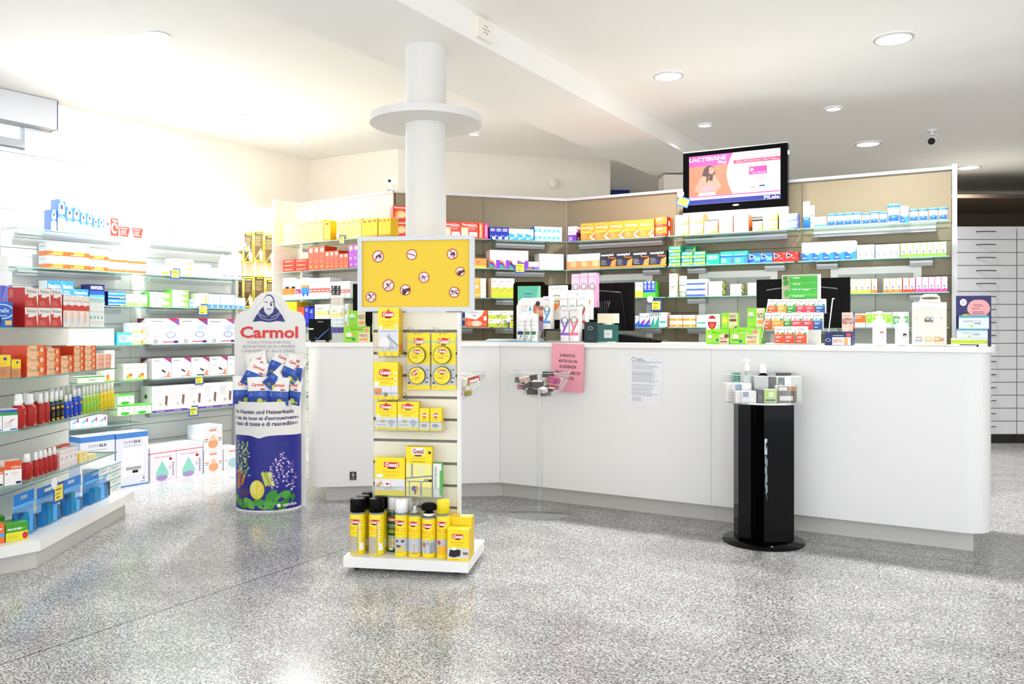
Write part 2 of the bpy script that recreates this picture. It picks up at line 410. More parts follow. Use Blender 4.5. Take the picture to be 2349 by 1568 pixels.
# ---------- foreground gondola at left ----------
t = thing('gondola_shelf_unit', 'low white gondola unit with glass shelves at the left foreground', 'gondola', (-2.7, 4.2, 0))
PA, PB_ = (-2.735, 4.0), (-2.775, 5.05)
mb = MB(); mb.obox(PA, PB_, .012, .03, 0, 1.25, '#6c6e70')
lo = .14
for q in (.2755, .41, .5425, .675, .8075, .93, 1.067, 1.18, None):
    hi = (q-.002) if q else 1.25
    mb.obox(PA, PB_, 0, .012, lo, hi, 'panelL'); lo = (q or 0)+.002
obj('back_panel', local(t, mb), t)
PC = (-3.12, 3.52); mb = MB(); mb.obox(PC, (-2.737, 3.998), 0, .03, .14, 1.25, 'panelL')
obj('back_panel', local(t, mb), t)
obj('base_board', local(t, MB().prism([(-2.31, 3.95), (-2.40, 5.13), (-2.78, 5.06), (-2.74, 4.02), (-3.14, 3.52), (-2.84, 3.28), (-2.42, 3.82)], .085, .14, 'worktop')), t)
obj('plinth', local(t, MB().prism([(-2.335, 3.96), (-2.422, 5.05), (-2.76, 5.0), (-2.75, 4.04), (-3.1, 3.55), (-2.85, 3.33), (-2.44, 3.86)], 0, .085, 'plinth')), t)
ZF = [1.18, .93, .675, .41]
for r, z in enumerate(ZF):
    g = thing('glass_shelf', f'glass shelf with cut corner, {ORD[r]} one on the foreground gondola', 'shelf', (-2.5, 4.4, z), 0, 'gondola glass shelves')
    mb = MB(); mb.prism([(-2.398, 3.96), (-2.448, 5.0), (-2.775, 4.98), (-2.734, 4.0)], z-.008, z-.0008, 'glassedge'); mb.m[0] = mb.m[1] = mb.mi('glass')
    obj('glass_panel', local(g, mb), g)
    mb = MB(); mb.prism([(-2.408, 3.94), (-2.738, 3.985), (-3.1, 3.50), (-2.86, 3.27)], z-.008, z-.0008, 'glassedge'); mb.m[0] = mb.m[1] = mb.mi('glass')
    obj('glass_panel', local(g, mb), g)
# ---------- service counter ----------
C1 = Line((-1.37, 5.375), (-.082, 5.55)); C2 = Line((-.082, 5.55), (2.455, 4.127))
def isect(l1, l2):
    d = l1.d[0]*l2.d[1]-l1.d[1]*l2.d[0]; t_ = ((l2.p[0]-l1.p[0])*l2.d[1]-(l2.p[1]-l1.p[1])*l2.d[0])/d; return l1.at(t_)
def arc(p, u, v, r, n=10):
    """round corner p, arriving along u and leaving along v (unit, perpendicular)"""
    cx, cy = p[0]-u[0]*r+v[0]*r, p[1]-u[1]*r+v[1]*r; out = []
    for i in range(n+1):
        a = math.pi/2*i/n; out.append((cx-v[0]*r*math.cos(a)+u[0]*r*math.sin(a), cy-v[1]*r*math.cos(a)+u[1]*r*math.sin(a)))
    return out
def counter_outline(o, D=.62, r=.13, part='all', e0=0, e1=0):
    """o = offset towards the customers; ccw"""
    f1, f2 = C1.off(o), C2.off(o); b1, b2 = C1.off(-D), C2.off(-D)
    K, Kb = isect(f1, f2), isect(b1, b2)
    A = f1.at(-o+e0); Ab = b1.at(-o+e0); E = f2.at(C2.L+o-e1); Eb = b2.at(C2.L+o-e1)
    S = f2.at(tpx(C2, 1632)); Sb = b2.at(tpx(C2, 1632)+.0)
    up1 = (-C1.n[0], -C1.n[1]); up2 = (-C2.n[0], -C2.n[1])
    la = arc(A, (C1.n[0], C1.n[1]), C1.d, r+o) if r else [A]; ra = arc(E, C2.d, up2, r+o) if r else [E]
    if part == 'A': return la+[K, Kb, Ab]
    if part == 'B': return [K, S, Sb, Kb]
    if part == 'C': return [S]+ra+[Eb, Sb]
    return la+[K]+ra+[Eb, Kb, Ab]
t = None
for part, lab in (('A', 'white curved counter unit at the left, with a small black plate'), ('B', 'white counter unit behind the clear bowls, pink notice on it'), ('C', 'long white counter unit with rounded right end behind the black stand')):
    t = thing('counter_unit', lab, 'counter', (*C1.p, 0), 0, None)
    def shr(pts, e=.0008):
        cx = sum(p[0] for p in pts)/len(pts); cy = sum(p[1] for p in pts)/len(pts)
        return [(cx+(x-cx)*(1-e), cy+(y-cy)*(1-e)) for x, y in pts]
    obj('front_body', local(t, MB().prism(shr(counter_outline(0, part=part)), .112, 1.048, 'lam')), t)
    obj('plinth', local(t, MB().prism(shr(counter_outline(-.1, .5, 0, part=part, e0=.02, e1=-.02)), 0, .112, 'plinth')), t)
    if part == 'A':
        lp = C1.hit(810)
        q = MB(); q.box(-.022, -.004, .155, .022, -.0005, .21, 'K')
        q.art([('p', [(.5, .3), (.2, .75), (.42, .6)], 'G'), ('p', [(.5, .3), (.8, .75), (.58, .6)], 'G'), ('p', [(.5, .3), (.42, .9), (.58, .9)], 'G'), ('r', .15, .12, .85, .22, 'g')], lambda u, v, l: (-.022+.044*u, -.004-.0002*l, .155+.055*v))
        q.v = [(lp[0]+C1.d[0]*x-C1.d[1]*y, lp[1]+C1.d[1]*x+C1.d[0]*y, z) for x, y, z in q.v]
        obj('maker_plate', local(t, q), t, label='small black plate')
obj('counter_worktop', MB().prism(counter_outline(.025), 1.049, 1.078, 'worktop'), label='continuous white worktop running along the whole bent service counter', category='worktop')
ZW = 1.0785
# ---------- drawer cabinet at far right ----------
YD = 8.18
x00 = (2191-CX)/F*YD; wd = 142/F*YD-.004
def drawer_cab(i):
    x0 = x00-wd-.004+(wd+.004)*i
    t = thing('drawer_cabinet', ['far', 'tall pharmacy drawer column with bow handles beside the shelving end post', 'tall pharmacy drawer column with bow handles at the right picture edge'][i], 'drawer cabinet', (x0, YD, 0), 0, 'pharmacy drawer columns')
    obj('carcass', MB().box(0, .03, .09, wd, .6, 2.205, '#b9b7ad'), t)
    obj('plinth', MB().box(0, .045, 0, wd, .58, .089, 'k'), t)
    n = 16; hz = (2.2-.095)/n
    for k in range(n):
        if i == 0: continue
        d = obj('drawer', MB().box(.004, 0, .005, wd-.004, .029, hz-.004, 'drawer'), t, (0, 0, .095+k*hz))
        hb = MB(); cx = wd/2; pts = [(cx-.1+.2*a/10, -.004-.03*math.sin(math.pi*a/10), hz*.6-.022*math.sin(math.pi*a/10)) for a in range(11)]
        hb.tube([(p[0], p[1], hz*.6) for p in pts], .0045, 'K', 5)
        obj('bow_handle', hb, d)
for i in (1, 2): drawer_cab(i)
# ---------- ceiling lights ----------
def lamp(px, py, wpx, label, power, aim=None, group=None, dim=1):
    x, y = ceil_at(px, py); r = wpx/F*y/2
    t = thing('ceiling_light', label, 'ceiling light', (x, y, ZC), 0, group)
    obj('rim', MB().lathe([(r*1.12, -.0015), (r*1.12, -.008), (r*.97, -.012), (r*.95, -.004)], 'alu', 32), t)
    obj('diffuser', MB().lathe([(0.0001, -.006), (r*.95, -.006)], 'bulb', 32), t)
    ld = bpy.data.lights.new('downlight', 'AREA'); ld.shape = 'DISK'; ld.size = max(.1, r*1.6); ld.energy = power; ld.color = (1, .985, .965); ld.spread = math.radians(135)
    lo = bpy.data.objects.new('downlight', ld); COL.objects.link(lo); lo.parent = t; lo.location = (0, 0, -.03)
    if aim:
        v = Vector((aim[0]-x, aim[1]-y, aim[2]-ZC)); lo.rotation_euler = v.to_track_quat('-Z', 'Y').to_euler(); ld.spread = math.radians(100)
P = LAMP_POWER
for a in ((1533, 173, 62, 'round recessed downlight above the middle of the counter', P), (2050, 87, 78, 'largest round downlight at the upper right', P),
          (1617, 286, 30, 'small downlight just above the television', P*.35), (1912, 248, 34, 'small downlight right of the television', P*.6),
          (1991, 329, 50, 'oval looking downlight left of the ceiling camera', P), (2222, 383, 46, 'downlight furthest right, over the drawer cabinets', P*.5)):
    lamp(*a[:3], a[3], a[4])
for a in ((363, 78, 50, 'swivel downlight nearest the camera at upper left', LW.at(.5)), (376, 197, 38, 'swivel downlight, right one of the close pair upper left', LW.at(1.0)),
          (324, 215, 40, 'swivel downlight, left one of the close pair upper left', LW.at(.7)), (546, 263, 36, 'swivel downlight between shutter box and column', LW.at(1.7)),
          (683, 322, 24, 'faint swivel downlight over the carton rack', B3.at(.5))):
    lamp(*a[:4], SPOT_POWER*(2.2 if a[0] == 683 else 1), (a[4][0], a[4][1], 1.9))
lamp(1088, 306, 24, 'small downlight half hidden right of the column ring', P, (B2.at(.7)[0], B2.at(.7)[1], 1.9))
# bulkhead detector, dome camera, webcam, wall sensor
q = BE.at(.19); t = thing('alarm_sounder', 'small white vented box on the ceiling beam face', 'alarm', (q[0], q[1], 2.8), BE.rz)
obj('casing', MB().box(-.075, -.03, -.005, .075, -.001, .105, 'wall'), t)
mb = MB(); mb.art([('e', .5+.16*math.cos(a), .5+.2*math.sin(a), .03, .04, 'd') for a in [i*1.047 for i in range(6)]]+[('e', .5, .5, .03, .04, 'd')], lambda u, v, l: (-.075+.15*u, -.0305-.0001*l, -.005+.11*v)); obj('vent_holes', mb, t)
x, y = ceil_at(2138, 298); t = thing('security_camera', 'white bullet security camera with black lens under the ceiling', 'camera', (x, y, ZC))
obj('mount', MB().lathe([(.045, 0), (.045, -.012), (.012, -.016), (.012, -.05)], 'w', 20), t)
c_, s_ = math.cos(2.35), math.sin(2.35)
v = Vector((-.5, -.8, -.35)).normalized()
obj('housing', MB().tube([Vector((0.02, .03, -.075))-v*.0, Vector((0.02, .03, -.075))+v*.10], .036, 'w', 16), t)
obj('lens', MB().tube([Vector((0.02, .03, -.075))+v*.1, Vector((0.02, .03, -.075))+v*.112], .03, 'k', 16), t)
cq = B3.at(B3.L-.06); t = thing('webcam', 'small white webcam standing on top of the rear shelving', 'camera', (cq[0], cq[1]+.02, 2.273))
obj('stand', MB().box(-.025, -.02, 0, .045, .02, .006, 'K').lathe([(.012, .006), (.012, .05)], 'w', 12), t)
obj('head', MB().plate([(0.0+.042*math.cos(a), .075+.04*math.sin(a)) for a in [i*.3927 for i in range(16)]], -.03, .0, 'w'), t)
obj('lens', MB().plate([(-.006+.012*math.cos(a), .077+.012*math.sin(a)) for a in [i*.524 for i in range(12)]], -.034, -.03, 'k'), t)
wq = UW.hit(1270); obj('wall_sensor', MB().lathe([(0, -.05), (.04, -.04), (.05, 0), (.04, .04), (0, .05)], 'wall', 16), loc=(wq[0], wq[1]-.04, zof(422, wq[1])), label='round white sensor high on the rear cream wall', category='sensor')
# ================= cartons: art styles =================
# style: (body, front prims, side colour or side prims, top colour)
def rr(*a): return ('r',)+a
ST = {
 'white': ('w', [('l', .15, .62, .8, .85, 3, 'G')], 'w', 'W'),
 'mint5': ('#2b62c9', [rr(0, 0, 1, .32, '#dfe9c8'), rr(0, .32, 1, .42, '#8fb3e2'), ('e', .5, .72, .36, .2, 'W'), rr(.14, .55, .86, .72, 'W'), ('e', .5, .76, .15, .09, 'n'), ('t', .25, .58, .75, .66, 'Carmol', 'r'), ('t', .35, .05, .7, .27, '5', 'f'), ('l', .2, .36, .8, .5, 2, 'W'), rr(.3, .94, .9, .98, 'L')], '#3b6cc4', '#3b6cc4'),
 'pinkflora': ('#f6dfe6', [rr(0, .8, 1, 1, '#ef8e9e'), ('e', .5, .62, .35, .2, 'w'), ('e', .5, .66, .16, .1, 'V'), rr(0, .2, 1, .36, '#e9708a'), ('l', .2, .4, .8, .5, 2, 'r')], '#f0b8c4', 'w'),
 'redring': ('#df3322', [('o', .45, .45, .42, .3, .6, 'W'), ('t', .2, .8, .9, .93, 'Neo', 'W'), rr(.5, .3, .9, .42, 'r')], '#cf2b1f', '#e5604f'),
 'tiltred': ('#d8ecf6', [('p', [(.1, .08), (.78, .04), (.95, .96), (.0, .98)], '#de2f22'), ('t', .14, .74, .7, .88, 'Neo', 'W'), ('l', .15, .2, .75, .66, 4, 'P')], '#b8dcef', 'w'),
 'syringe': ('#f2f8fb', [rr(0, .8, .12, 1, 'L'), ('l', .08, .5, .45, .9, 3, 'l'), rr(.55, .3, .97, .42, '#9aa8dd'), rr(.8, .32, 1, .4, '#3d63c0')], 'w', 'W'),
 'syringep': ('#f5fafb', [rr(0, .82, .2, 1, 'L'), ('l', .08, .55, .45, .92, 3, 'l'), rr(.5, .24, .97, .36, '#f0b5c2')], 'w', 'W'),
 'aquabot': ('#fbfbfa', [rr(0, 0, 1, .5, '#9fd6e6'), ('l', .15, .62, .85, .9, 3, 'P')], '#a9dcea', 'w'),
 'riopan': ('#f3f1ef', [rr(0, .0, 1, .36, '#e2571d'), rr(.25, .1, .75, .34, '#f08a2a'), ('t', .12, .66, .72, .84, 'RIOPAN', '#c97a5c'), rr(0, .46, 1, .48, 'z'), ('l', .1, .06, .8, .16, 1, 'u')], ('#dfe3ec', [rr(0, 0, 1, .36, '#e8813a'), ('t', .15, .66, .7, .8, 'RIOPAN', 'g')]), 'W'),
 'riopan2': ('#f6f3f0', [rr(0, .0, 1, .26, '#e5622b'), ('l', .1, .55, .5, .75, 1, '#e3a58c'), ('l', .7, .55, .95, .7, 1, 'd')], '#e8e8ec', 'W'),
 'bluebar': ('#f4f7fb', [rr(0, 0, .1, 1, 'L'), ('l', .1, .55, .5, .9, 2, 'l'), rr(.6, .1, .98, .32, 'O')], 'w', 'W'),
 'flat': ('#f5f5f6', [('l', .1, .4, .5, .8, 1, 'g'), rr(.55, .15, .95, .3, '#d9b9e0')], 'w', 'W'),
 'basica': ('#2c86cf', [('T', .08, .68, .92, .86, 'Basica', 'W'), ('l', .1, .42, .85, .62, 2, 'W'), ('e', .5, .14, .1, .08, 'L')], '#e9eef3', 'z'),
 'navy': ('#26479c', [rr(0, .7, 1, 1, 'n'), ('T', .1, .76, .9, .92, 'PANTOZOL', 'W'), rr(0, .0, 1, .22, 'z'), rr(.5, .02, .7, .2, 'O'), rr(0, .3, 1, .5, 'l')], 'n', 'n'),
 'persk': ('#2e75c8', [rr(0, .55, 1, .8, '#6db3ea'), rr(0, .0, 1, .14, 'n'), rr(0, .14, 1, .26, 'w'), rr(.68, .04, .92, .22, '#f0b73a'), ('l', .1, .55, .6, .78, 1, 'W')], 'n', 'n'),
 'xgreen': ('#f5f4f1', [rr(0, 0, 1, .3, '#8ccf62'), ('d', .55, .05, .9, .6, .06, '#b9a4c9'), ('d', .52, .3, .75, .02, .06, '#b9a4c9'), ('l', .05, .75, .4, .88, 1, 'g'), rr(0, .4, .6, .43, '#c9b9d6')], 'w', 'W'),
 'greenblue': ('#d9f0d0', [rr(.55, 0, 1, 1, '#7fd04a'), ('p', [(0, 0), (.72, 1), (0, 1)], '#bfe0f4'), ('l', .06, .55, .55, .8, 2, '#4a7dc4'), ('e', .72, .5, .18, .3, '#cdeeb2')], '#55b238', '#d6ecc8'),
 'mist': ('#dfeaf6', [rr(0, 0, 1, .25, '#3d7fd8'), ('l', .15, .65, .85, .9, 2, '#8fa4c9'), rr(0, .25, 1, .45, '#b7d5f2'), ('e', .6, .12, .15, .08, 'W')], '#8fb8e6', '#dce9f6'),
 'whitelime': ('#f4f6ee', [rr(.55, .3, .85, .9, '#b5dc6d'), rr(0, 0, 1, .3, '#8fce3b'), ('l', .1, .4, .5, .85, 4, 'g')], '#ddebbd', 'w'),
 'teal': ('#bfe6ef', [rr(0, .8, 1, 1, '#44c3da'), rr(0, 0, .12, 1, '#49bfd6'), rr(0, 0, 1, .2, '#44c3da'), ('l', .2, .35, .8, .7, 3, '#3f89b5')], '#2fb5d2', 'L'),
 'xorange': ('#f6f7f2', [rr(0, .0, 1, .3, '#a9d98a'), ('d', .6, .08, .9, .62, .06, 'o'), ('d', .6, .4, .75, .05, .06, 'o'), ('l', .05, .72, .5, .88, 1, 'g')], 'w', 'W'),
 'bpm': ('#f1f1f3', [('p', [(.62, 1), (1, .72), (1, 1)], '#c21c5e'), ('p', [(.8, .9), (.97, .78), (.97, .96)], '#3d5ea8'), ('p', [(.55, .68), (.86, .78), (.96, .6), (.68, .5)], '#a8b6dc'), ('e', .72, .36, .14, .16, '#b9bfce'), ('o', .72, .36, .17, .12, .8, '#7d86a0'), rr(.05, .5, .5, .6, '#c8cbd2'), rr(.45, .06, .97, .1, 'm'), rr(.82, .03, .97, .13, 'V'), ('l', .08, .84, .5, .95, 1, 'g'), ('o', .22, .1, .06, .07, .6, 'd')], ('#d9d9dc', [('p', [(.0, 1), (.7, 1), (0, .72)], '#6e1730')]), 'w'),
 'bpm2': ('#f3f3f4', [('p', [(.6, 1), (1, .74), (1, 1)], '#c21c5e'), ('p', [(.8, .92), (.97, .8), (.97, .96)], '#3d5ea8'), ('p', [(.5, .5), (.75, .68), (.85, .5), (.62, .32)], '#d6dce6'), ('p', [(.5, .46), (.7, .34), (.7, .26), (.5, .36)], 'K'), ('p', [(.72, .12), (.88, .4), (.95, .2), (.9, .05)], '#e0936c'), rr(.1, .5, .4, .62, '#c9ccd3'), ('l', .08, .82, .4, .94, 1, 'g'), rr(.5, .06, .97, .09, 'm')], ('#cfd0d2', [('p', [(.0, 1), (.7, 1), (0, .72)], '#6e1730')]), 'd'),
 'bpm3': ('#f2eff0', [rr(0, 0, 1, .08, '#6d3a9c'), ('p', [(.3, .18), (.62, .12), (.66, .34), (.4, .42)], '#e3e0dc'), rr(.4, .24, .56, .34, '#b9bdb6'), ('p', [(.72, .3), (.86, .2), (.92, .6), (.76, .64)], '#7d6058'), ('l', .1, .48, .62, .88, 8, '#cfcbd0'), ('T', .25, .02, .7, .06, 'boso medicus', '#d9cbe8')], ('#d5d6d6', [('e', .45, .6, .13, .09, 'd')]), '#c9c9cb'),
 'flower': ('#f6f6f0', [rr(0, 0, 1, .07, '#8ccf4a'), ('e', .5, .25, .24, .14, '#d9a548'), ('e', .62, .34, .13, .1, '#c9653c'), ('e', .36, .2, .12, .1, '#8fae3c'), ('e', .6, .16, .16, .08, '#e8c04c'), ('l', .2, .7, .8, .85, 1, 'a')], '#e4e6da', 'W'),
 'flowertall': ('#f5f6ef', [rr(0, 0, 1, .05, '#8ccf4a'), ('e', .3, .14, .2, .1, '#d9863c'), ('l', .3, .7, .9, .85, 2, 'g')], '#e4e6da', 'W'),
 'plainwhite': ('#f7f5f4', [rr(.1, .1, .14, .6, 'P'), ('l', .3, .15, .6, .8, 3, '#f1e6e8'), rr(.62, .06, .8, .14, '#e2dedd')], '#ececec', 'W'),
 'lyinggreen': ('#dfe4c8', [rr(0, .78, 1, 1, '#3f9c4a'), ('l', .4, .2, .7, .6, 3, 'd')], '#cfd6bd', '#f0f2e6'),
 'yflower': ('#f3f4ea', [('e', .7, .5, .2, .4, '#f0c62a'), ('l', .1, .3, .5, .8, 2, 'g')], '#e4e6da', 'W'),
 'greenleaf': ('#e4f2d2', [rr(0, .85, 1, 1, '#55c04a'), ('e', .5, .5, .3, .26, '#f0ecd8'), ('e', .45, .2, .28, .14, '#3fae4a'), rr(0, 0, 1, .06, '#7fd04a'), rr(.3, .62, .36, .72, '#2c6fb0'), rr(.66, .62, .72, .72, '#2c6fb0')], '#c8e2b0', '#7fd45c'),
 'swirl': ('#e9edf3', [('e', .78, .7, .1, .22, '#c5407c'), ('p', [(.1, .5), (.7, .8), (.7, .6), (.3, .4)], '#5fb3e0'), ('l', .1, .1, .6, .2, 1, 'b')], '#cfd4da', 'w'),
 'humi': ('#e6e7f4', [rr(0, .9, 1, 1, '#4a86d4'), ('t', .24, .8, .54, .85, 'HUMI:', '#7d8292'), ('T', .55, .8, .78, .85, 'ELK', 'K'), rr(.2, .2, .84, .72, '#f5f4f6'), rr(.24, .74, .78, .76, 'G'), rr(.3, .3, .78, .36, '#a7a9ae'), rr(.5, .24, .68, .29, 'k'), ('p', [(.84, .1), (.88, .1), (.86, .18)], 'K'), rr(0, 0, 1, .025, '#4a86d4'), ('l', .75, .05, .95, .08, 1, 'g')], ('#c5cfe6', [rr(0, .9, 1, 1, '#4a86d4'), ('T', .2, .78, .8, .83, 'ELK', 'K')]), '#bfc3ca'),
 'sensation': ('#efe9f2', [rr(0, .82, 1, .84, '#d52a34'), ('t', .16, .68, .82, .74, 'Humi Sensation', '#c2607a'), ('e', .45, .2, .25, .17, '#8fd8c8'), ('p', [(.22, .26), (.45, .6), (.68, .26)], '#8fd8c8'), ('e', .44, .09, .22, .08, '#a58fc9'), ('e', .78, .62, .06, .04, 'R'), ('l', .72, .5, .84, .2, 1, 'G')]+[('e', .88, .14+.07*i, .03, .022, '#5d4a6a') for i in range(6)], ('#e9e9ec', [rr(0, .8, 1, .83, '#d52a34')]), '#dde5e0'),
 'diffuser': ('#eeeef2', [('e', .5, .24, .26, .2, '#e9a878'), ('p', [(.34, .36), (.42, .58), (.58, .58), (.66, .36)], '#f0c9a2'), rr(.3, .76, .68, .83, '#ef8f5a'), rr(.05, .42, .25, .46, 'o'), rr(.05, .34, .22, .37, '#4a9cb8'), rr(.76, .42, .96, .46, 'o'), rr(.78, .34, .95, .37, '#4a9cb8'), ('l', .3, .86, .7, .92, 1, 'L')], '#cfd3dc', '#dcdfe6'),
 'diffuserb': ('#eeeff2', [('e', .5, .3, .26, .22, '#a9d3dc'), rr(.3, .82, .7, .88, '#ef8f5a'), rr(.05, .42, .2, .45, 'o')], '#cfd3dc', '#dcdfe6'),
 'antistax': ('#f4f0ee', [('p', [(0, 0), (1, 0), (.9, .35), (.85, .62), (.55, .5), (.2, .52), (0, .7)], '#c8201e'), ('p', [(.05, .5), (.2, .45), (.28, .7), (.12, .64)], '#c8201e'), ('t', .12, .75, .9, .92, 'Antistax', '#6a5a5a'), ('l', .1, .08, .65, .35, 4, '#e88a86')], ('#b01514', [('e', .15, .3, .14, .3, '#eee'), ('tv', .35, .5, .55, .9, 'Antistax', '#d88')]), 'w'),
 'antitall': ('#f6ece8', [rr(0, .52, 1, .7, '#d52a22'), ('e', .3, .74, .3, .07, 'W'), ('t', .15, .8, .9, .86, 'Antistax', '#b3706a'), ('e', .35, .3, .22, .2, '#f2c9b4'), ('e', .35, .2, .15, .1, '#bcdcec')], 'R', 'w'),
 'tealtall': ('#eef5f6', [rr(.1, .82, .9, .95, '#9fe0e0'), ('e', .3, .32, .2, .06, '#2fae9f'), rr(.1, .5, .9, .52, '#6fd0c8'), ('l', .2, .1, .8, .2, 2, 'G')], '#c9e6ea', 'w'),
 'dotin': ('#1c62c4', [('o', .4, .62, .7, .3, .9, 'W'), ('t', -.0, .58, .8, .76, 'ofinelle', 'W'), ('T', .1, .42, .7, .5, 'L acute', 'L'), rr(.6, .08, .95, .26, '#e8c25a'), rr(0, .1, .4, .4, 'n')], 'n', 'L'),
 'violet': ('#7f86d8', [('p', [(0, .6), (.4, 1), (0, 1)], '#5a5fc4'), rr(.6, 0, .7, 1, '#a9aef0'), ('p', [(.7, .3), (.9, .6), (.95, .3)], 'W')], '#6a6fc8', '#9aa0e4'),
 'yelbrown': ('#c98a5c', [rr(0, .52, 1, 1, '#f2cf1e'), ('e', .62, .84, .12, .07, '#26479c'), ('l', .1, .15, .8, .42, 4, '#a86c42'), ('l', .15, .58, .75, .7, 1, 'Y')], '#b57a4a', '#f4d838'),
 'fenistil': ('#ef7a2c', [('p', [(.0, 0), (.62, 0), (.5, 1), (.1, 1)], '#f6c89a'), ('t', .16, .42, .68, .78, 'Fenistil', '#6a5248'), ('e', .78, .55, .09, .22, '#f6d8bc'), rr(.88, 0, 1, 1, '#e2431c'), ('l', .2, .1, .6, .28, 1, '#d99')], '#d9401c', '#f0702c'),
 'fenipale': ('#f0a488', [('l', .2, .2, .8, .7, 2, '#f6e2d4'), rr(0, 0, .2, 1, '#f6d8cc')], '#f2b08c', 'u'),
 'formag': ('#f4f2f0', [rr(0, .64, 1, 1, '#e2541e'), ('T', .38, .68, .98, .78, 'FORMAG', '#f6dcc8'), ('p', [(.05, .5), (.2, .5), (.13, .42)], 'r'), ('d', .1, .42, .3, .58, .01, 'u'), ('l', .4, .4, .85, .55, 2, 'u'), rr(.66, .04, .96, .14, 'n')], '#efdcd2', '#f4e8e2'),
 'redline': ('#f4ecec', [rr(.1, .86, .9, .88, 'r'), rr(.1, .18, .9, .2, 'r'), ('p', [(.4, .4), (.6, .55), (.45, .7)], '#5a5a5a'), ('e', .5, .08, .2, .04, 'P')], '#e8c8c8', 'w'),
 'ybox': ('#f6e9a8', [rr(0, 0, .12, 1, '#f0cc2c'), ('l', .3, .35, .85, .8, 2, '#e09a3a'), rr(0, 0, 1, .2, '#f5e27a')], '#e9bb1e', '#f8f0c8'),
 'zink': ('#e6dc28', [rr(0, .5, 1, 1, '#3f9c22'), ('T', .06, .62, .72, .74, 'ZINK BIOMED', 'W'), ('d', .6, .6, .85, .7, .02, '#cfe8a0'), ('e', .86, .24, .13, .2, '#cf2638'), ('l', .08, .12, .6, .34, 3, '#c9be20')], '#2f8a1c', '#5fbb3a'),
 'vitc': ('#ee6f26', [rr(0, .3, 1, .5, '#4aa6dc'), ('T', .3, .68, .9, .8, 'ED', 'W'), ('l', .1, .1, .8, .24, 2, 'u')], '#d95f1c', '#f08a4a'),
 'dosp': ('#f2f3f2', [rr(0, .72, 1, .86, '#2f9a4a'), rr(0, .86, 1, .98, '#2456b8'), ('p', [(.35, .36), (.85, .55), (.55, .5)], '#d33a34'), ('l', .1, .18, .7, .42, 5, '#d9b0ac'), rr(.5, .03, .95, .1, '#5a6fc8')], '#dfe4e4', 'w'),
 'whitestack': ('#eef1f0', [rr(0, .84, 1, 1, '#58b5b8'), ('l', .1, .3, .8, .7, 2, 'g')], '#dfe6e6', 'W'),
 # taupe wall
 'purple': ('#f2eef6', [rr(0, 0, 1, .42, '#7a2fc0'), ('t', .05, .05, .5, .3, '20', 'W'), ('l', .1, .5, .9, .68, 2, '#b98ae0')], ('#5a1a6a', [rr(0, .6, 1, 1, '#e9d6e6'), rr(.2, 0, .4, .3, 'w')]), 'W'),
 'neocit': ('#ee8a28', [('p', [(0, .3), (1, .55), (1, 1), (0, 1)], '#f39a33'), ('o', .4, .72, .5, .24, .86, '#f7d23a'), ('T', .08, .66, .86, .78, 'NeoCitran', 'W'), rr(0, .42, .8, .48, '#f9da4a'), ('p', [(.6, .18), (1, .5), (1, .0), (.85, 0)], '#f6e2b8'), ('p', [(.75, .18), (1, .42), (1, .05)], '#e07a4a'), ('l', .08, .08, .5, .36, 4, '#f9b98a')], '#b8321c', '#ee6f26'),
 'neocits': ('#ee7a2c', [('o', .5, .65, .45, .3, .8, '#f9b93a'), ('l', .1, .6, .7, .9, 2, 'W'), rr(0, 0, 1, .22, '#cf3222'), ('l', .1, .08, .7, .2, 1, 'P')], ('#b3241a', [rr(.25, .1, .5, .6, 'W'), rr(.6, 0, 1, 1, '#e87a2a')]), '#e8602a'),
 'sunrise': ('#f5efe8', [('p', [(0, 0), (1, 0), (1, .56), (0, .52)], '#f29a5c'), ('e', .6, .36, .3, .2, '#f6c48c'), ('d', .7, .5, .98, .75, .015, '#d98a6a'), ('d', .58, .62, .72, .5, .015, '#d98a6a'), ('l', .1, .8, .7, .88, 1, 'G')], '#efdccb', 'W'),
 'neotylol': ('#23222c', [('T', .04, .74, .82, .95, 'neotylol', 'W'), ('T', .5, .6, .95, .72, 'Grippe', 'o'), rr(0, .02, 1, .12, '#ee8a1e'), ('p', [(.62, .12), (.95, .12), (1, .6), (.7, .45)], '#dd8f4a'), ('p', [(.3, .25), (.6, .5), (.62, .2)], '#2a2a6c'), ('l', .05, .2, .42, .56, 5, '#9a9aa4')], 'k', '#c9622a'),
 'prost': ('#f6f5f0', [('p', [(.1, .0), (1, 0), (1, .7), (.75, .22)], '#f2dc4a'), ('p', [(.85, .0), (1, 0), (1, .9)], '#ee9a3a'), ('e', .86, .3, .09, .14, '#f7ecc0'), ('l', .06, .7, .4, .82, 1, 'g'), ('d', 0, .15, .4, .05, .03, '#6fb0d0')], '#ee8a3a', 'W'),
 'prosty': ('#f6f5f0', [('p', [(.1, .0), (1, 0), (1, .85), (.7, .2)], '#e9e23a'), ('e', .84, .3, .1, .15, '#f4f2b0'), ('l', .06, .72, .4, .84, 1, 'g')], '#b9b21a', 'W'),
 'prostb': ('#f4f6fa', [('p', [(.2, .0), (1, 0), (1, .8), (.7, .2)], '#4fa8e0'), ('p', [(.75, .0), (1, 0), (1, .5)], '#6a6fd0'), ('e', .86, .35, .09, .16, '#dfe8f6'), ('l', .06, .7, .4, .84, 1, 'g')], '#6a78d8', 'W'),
 'sinflat': ('#f7f6f2', [rr(0, 0, 1, .2, '#dfe6b0'), rr(.6, .2, 1, .45, '#f6e08a'), ('l', .1, .55, .5, .8, 1, 'G')], '#ee7a3a', 'W'),
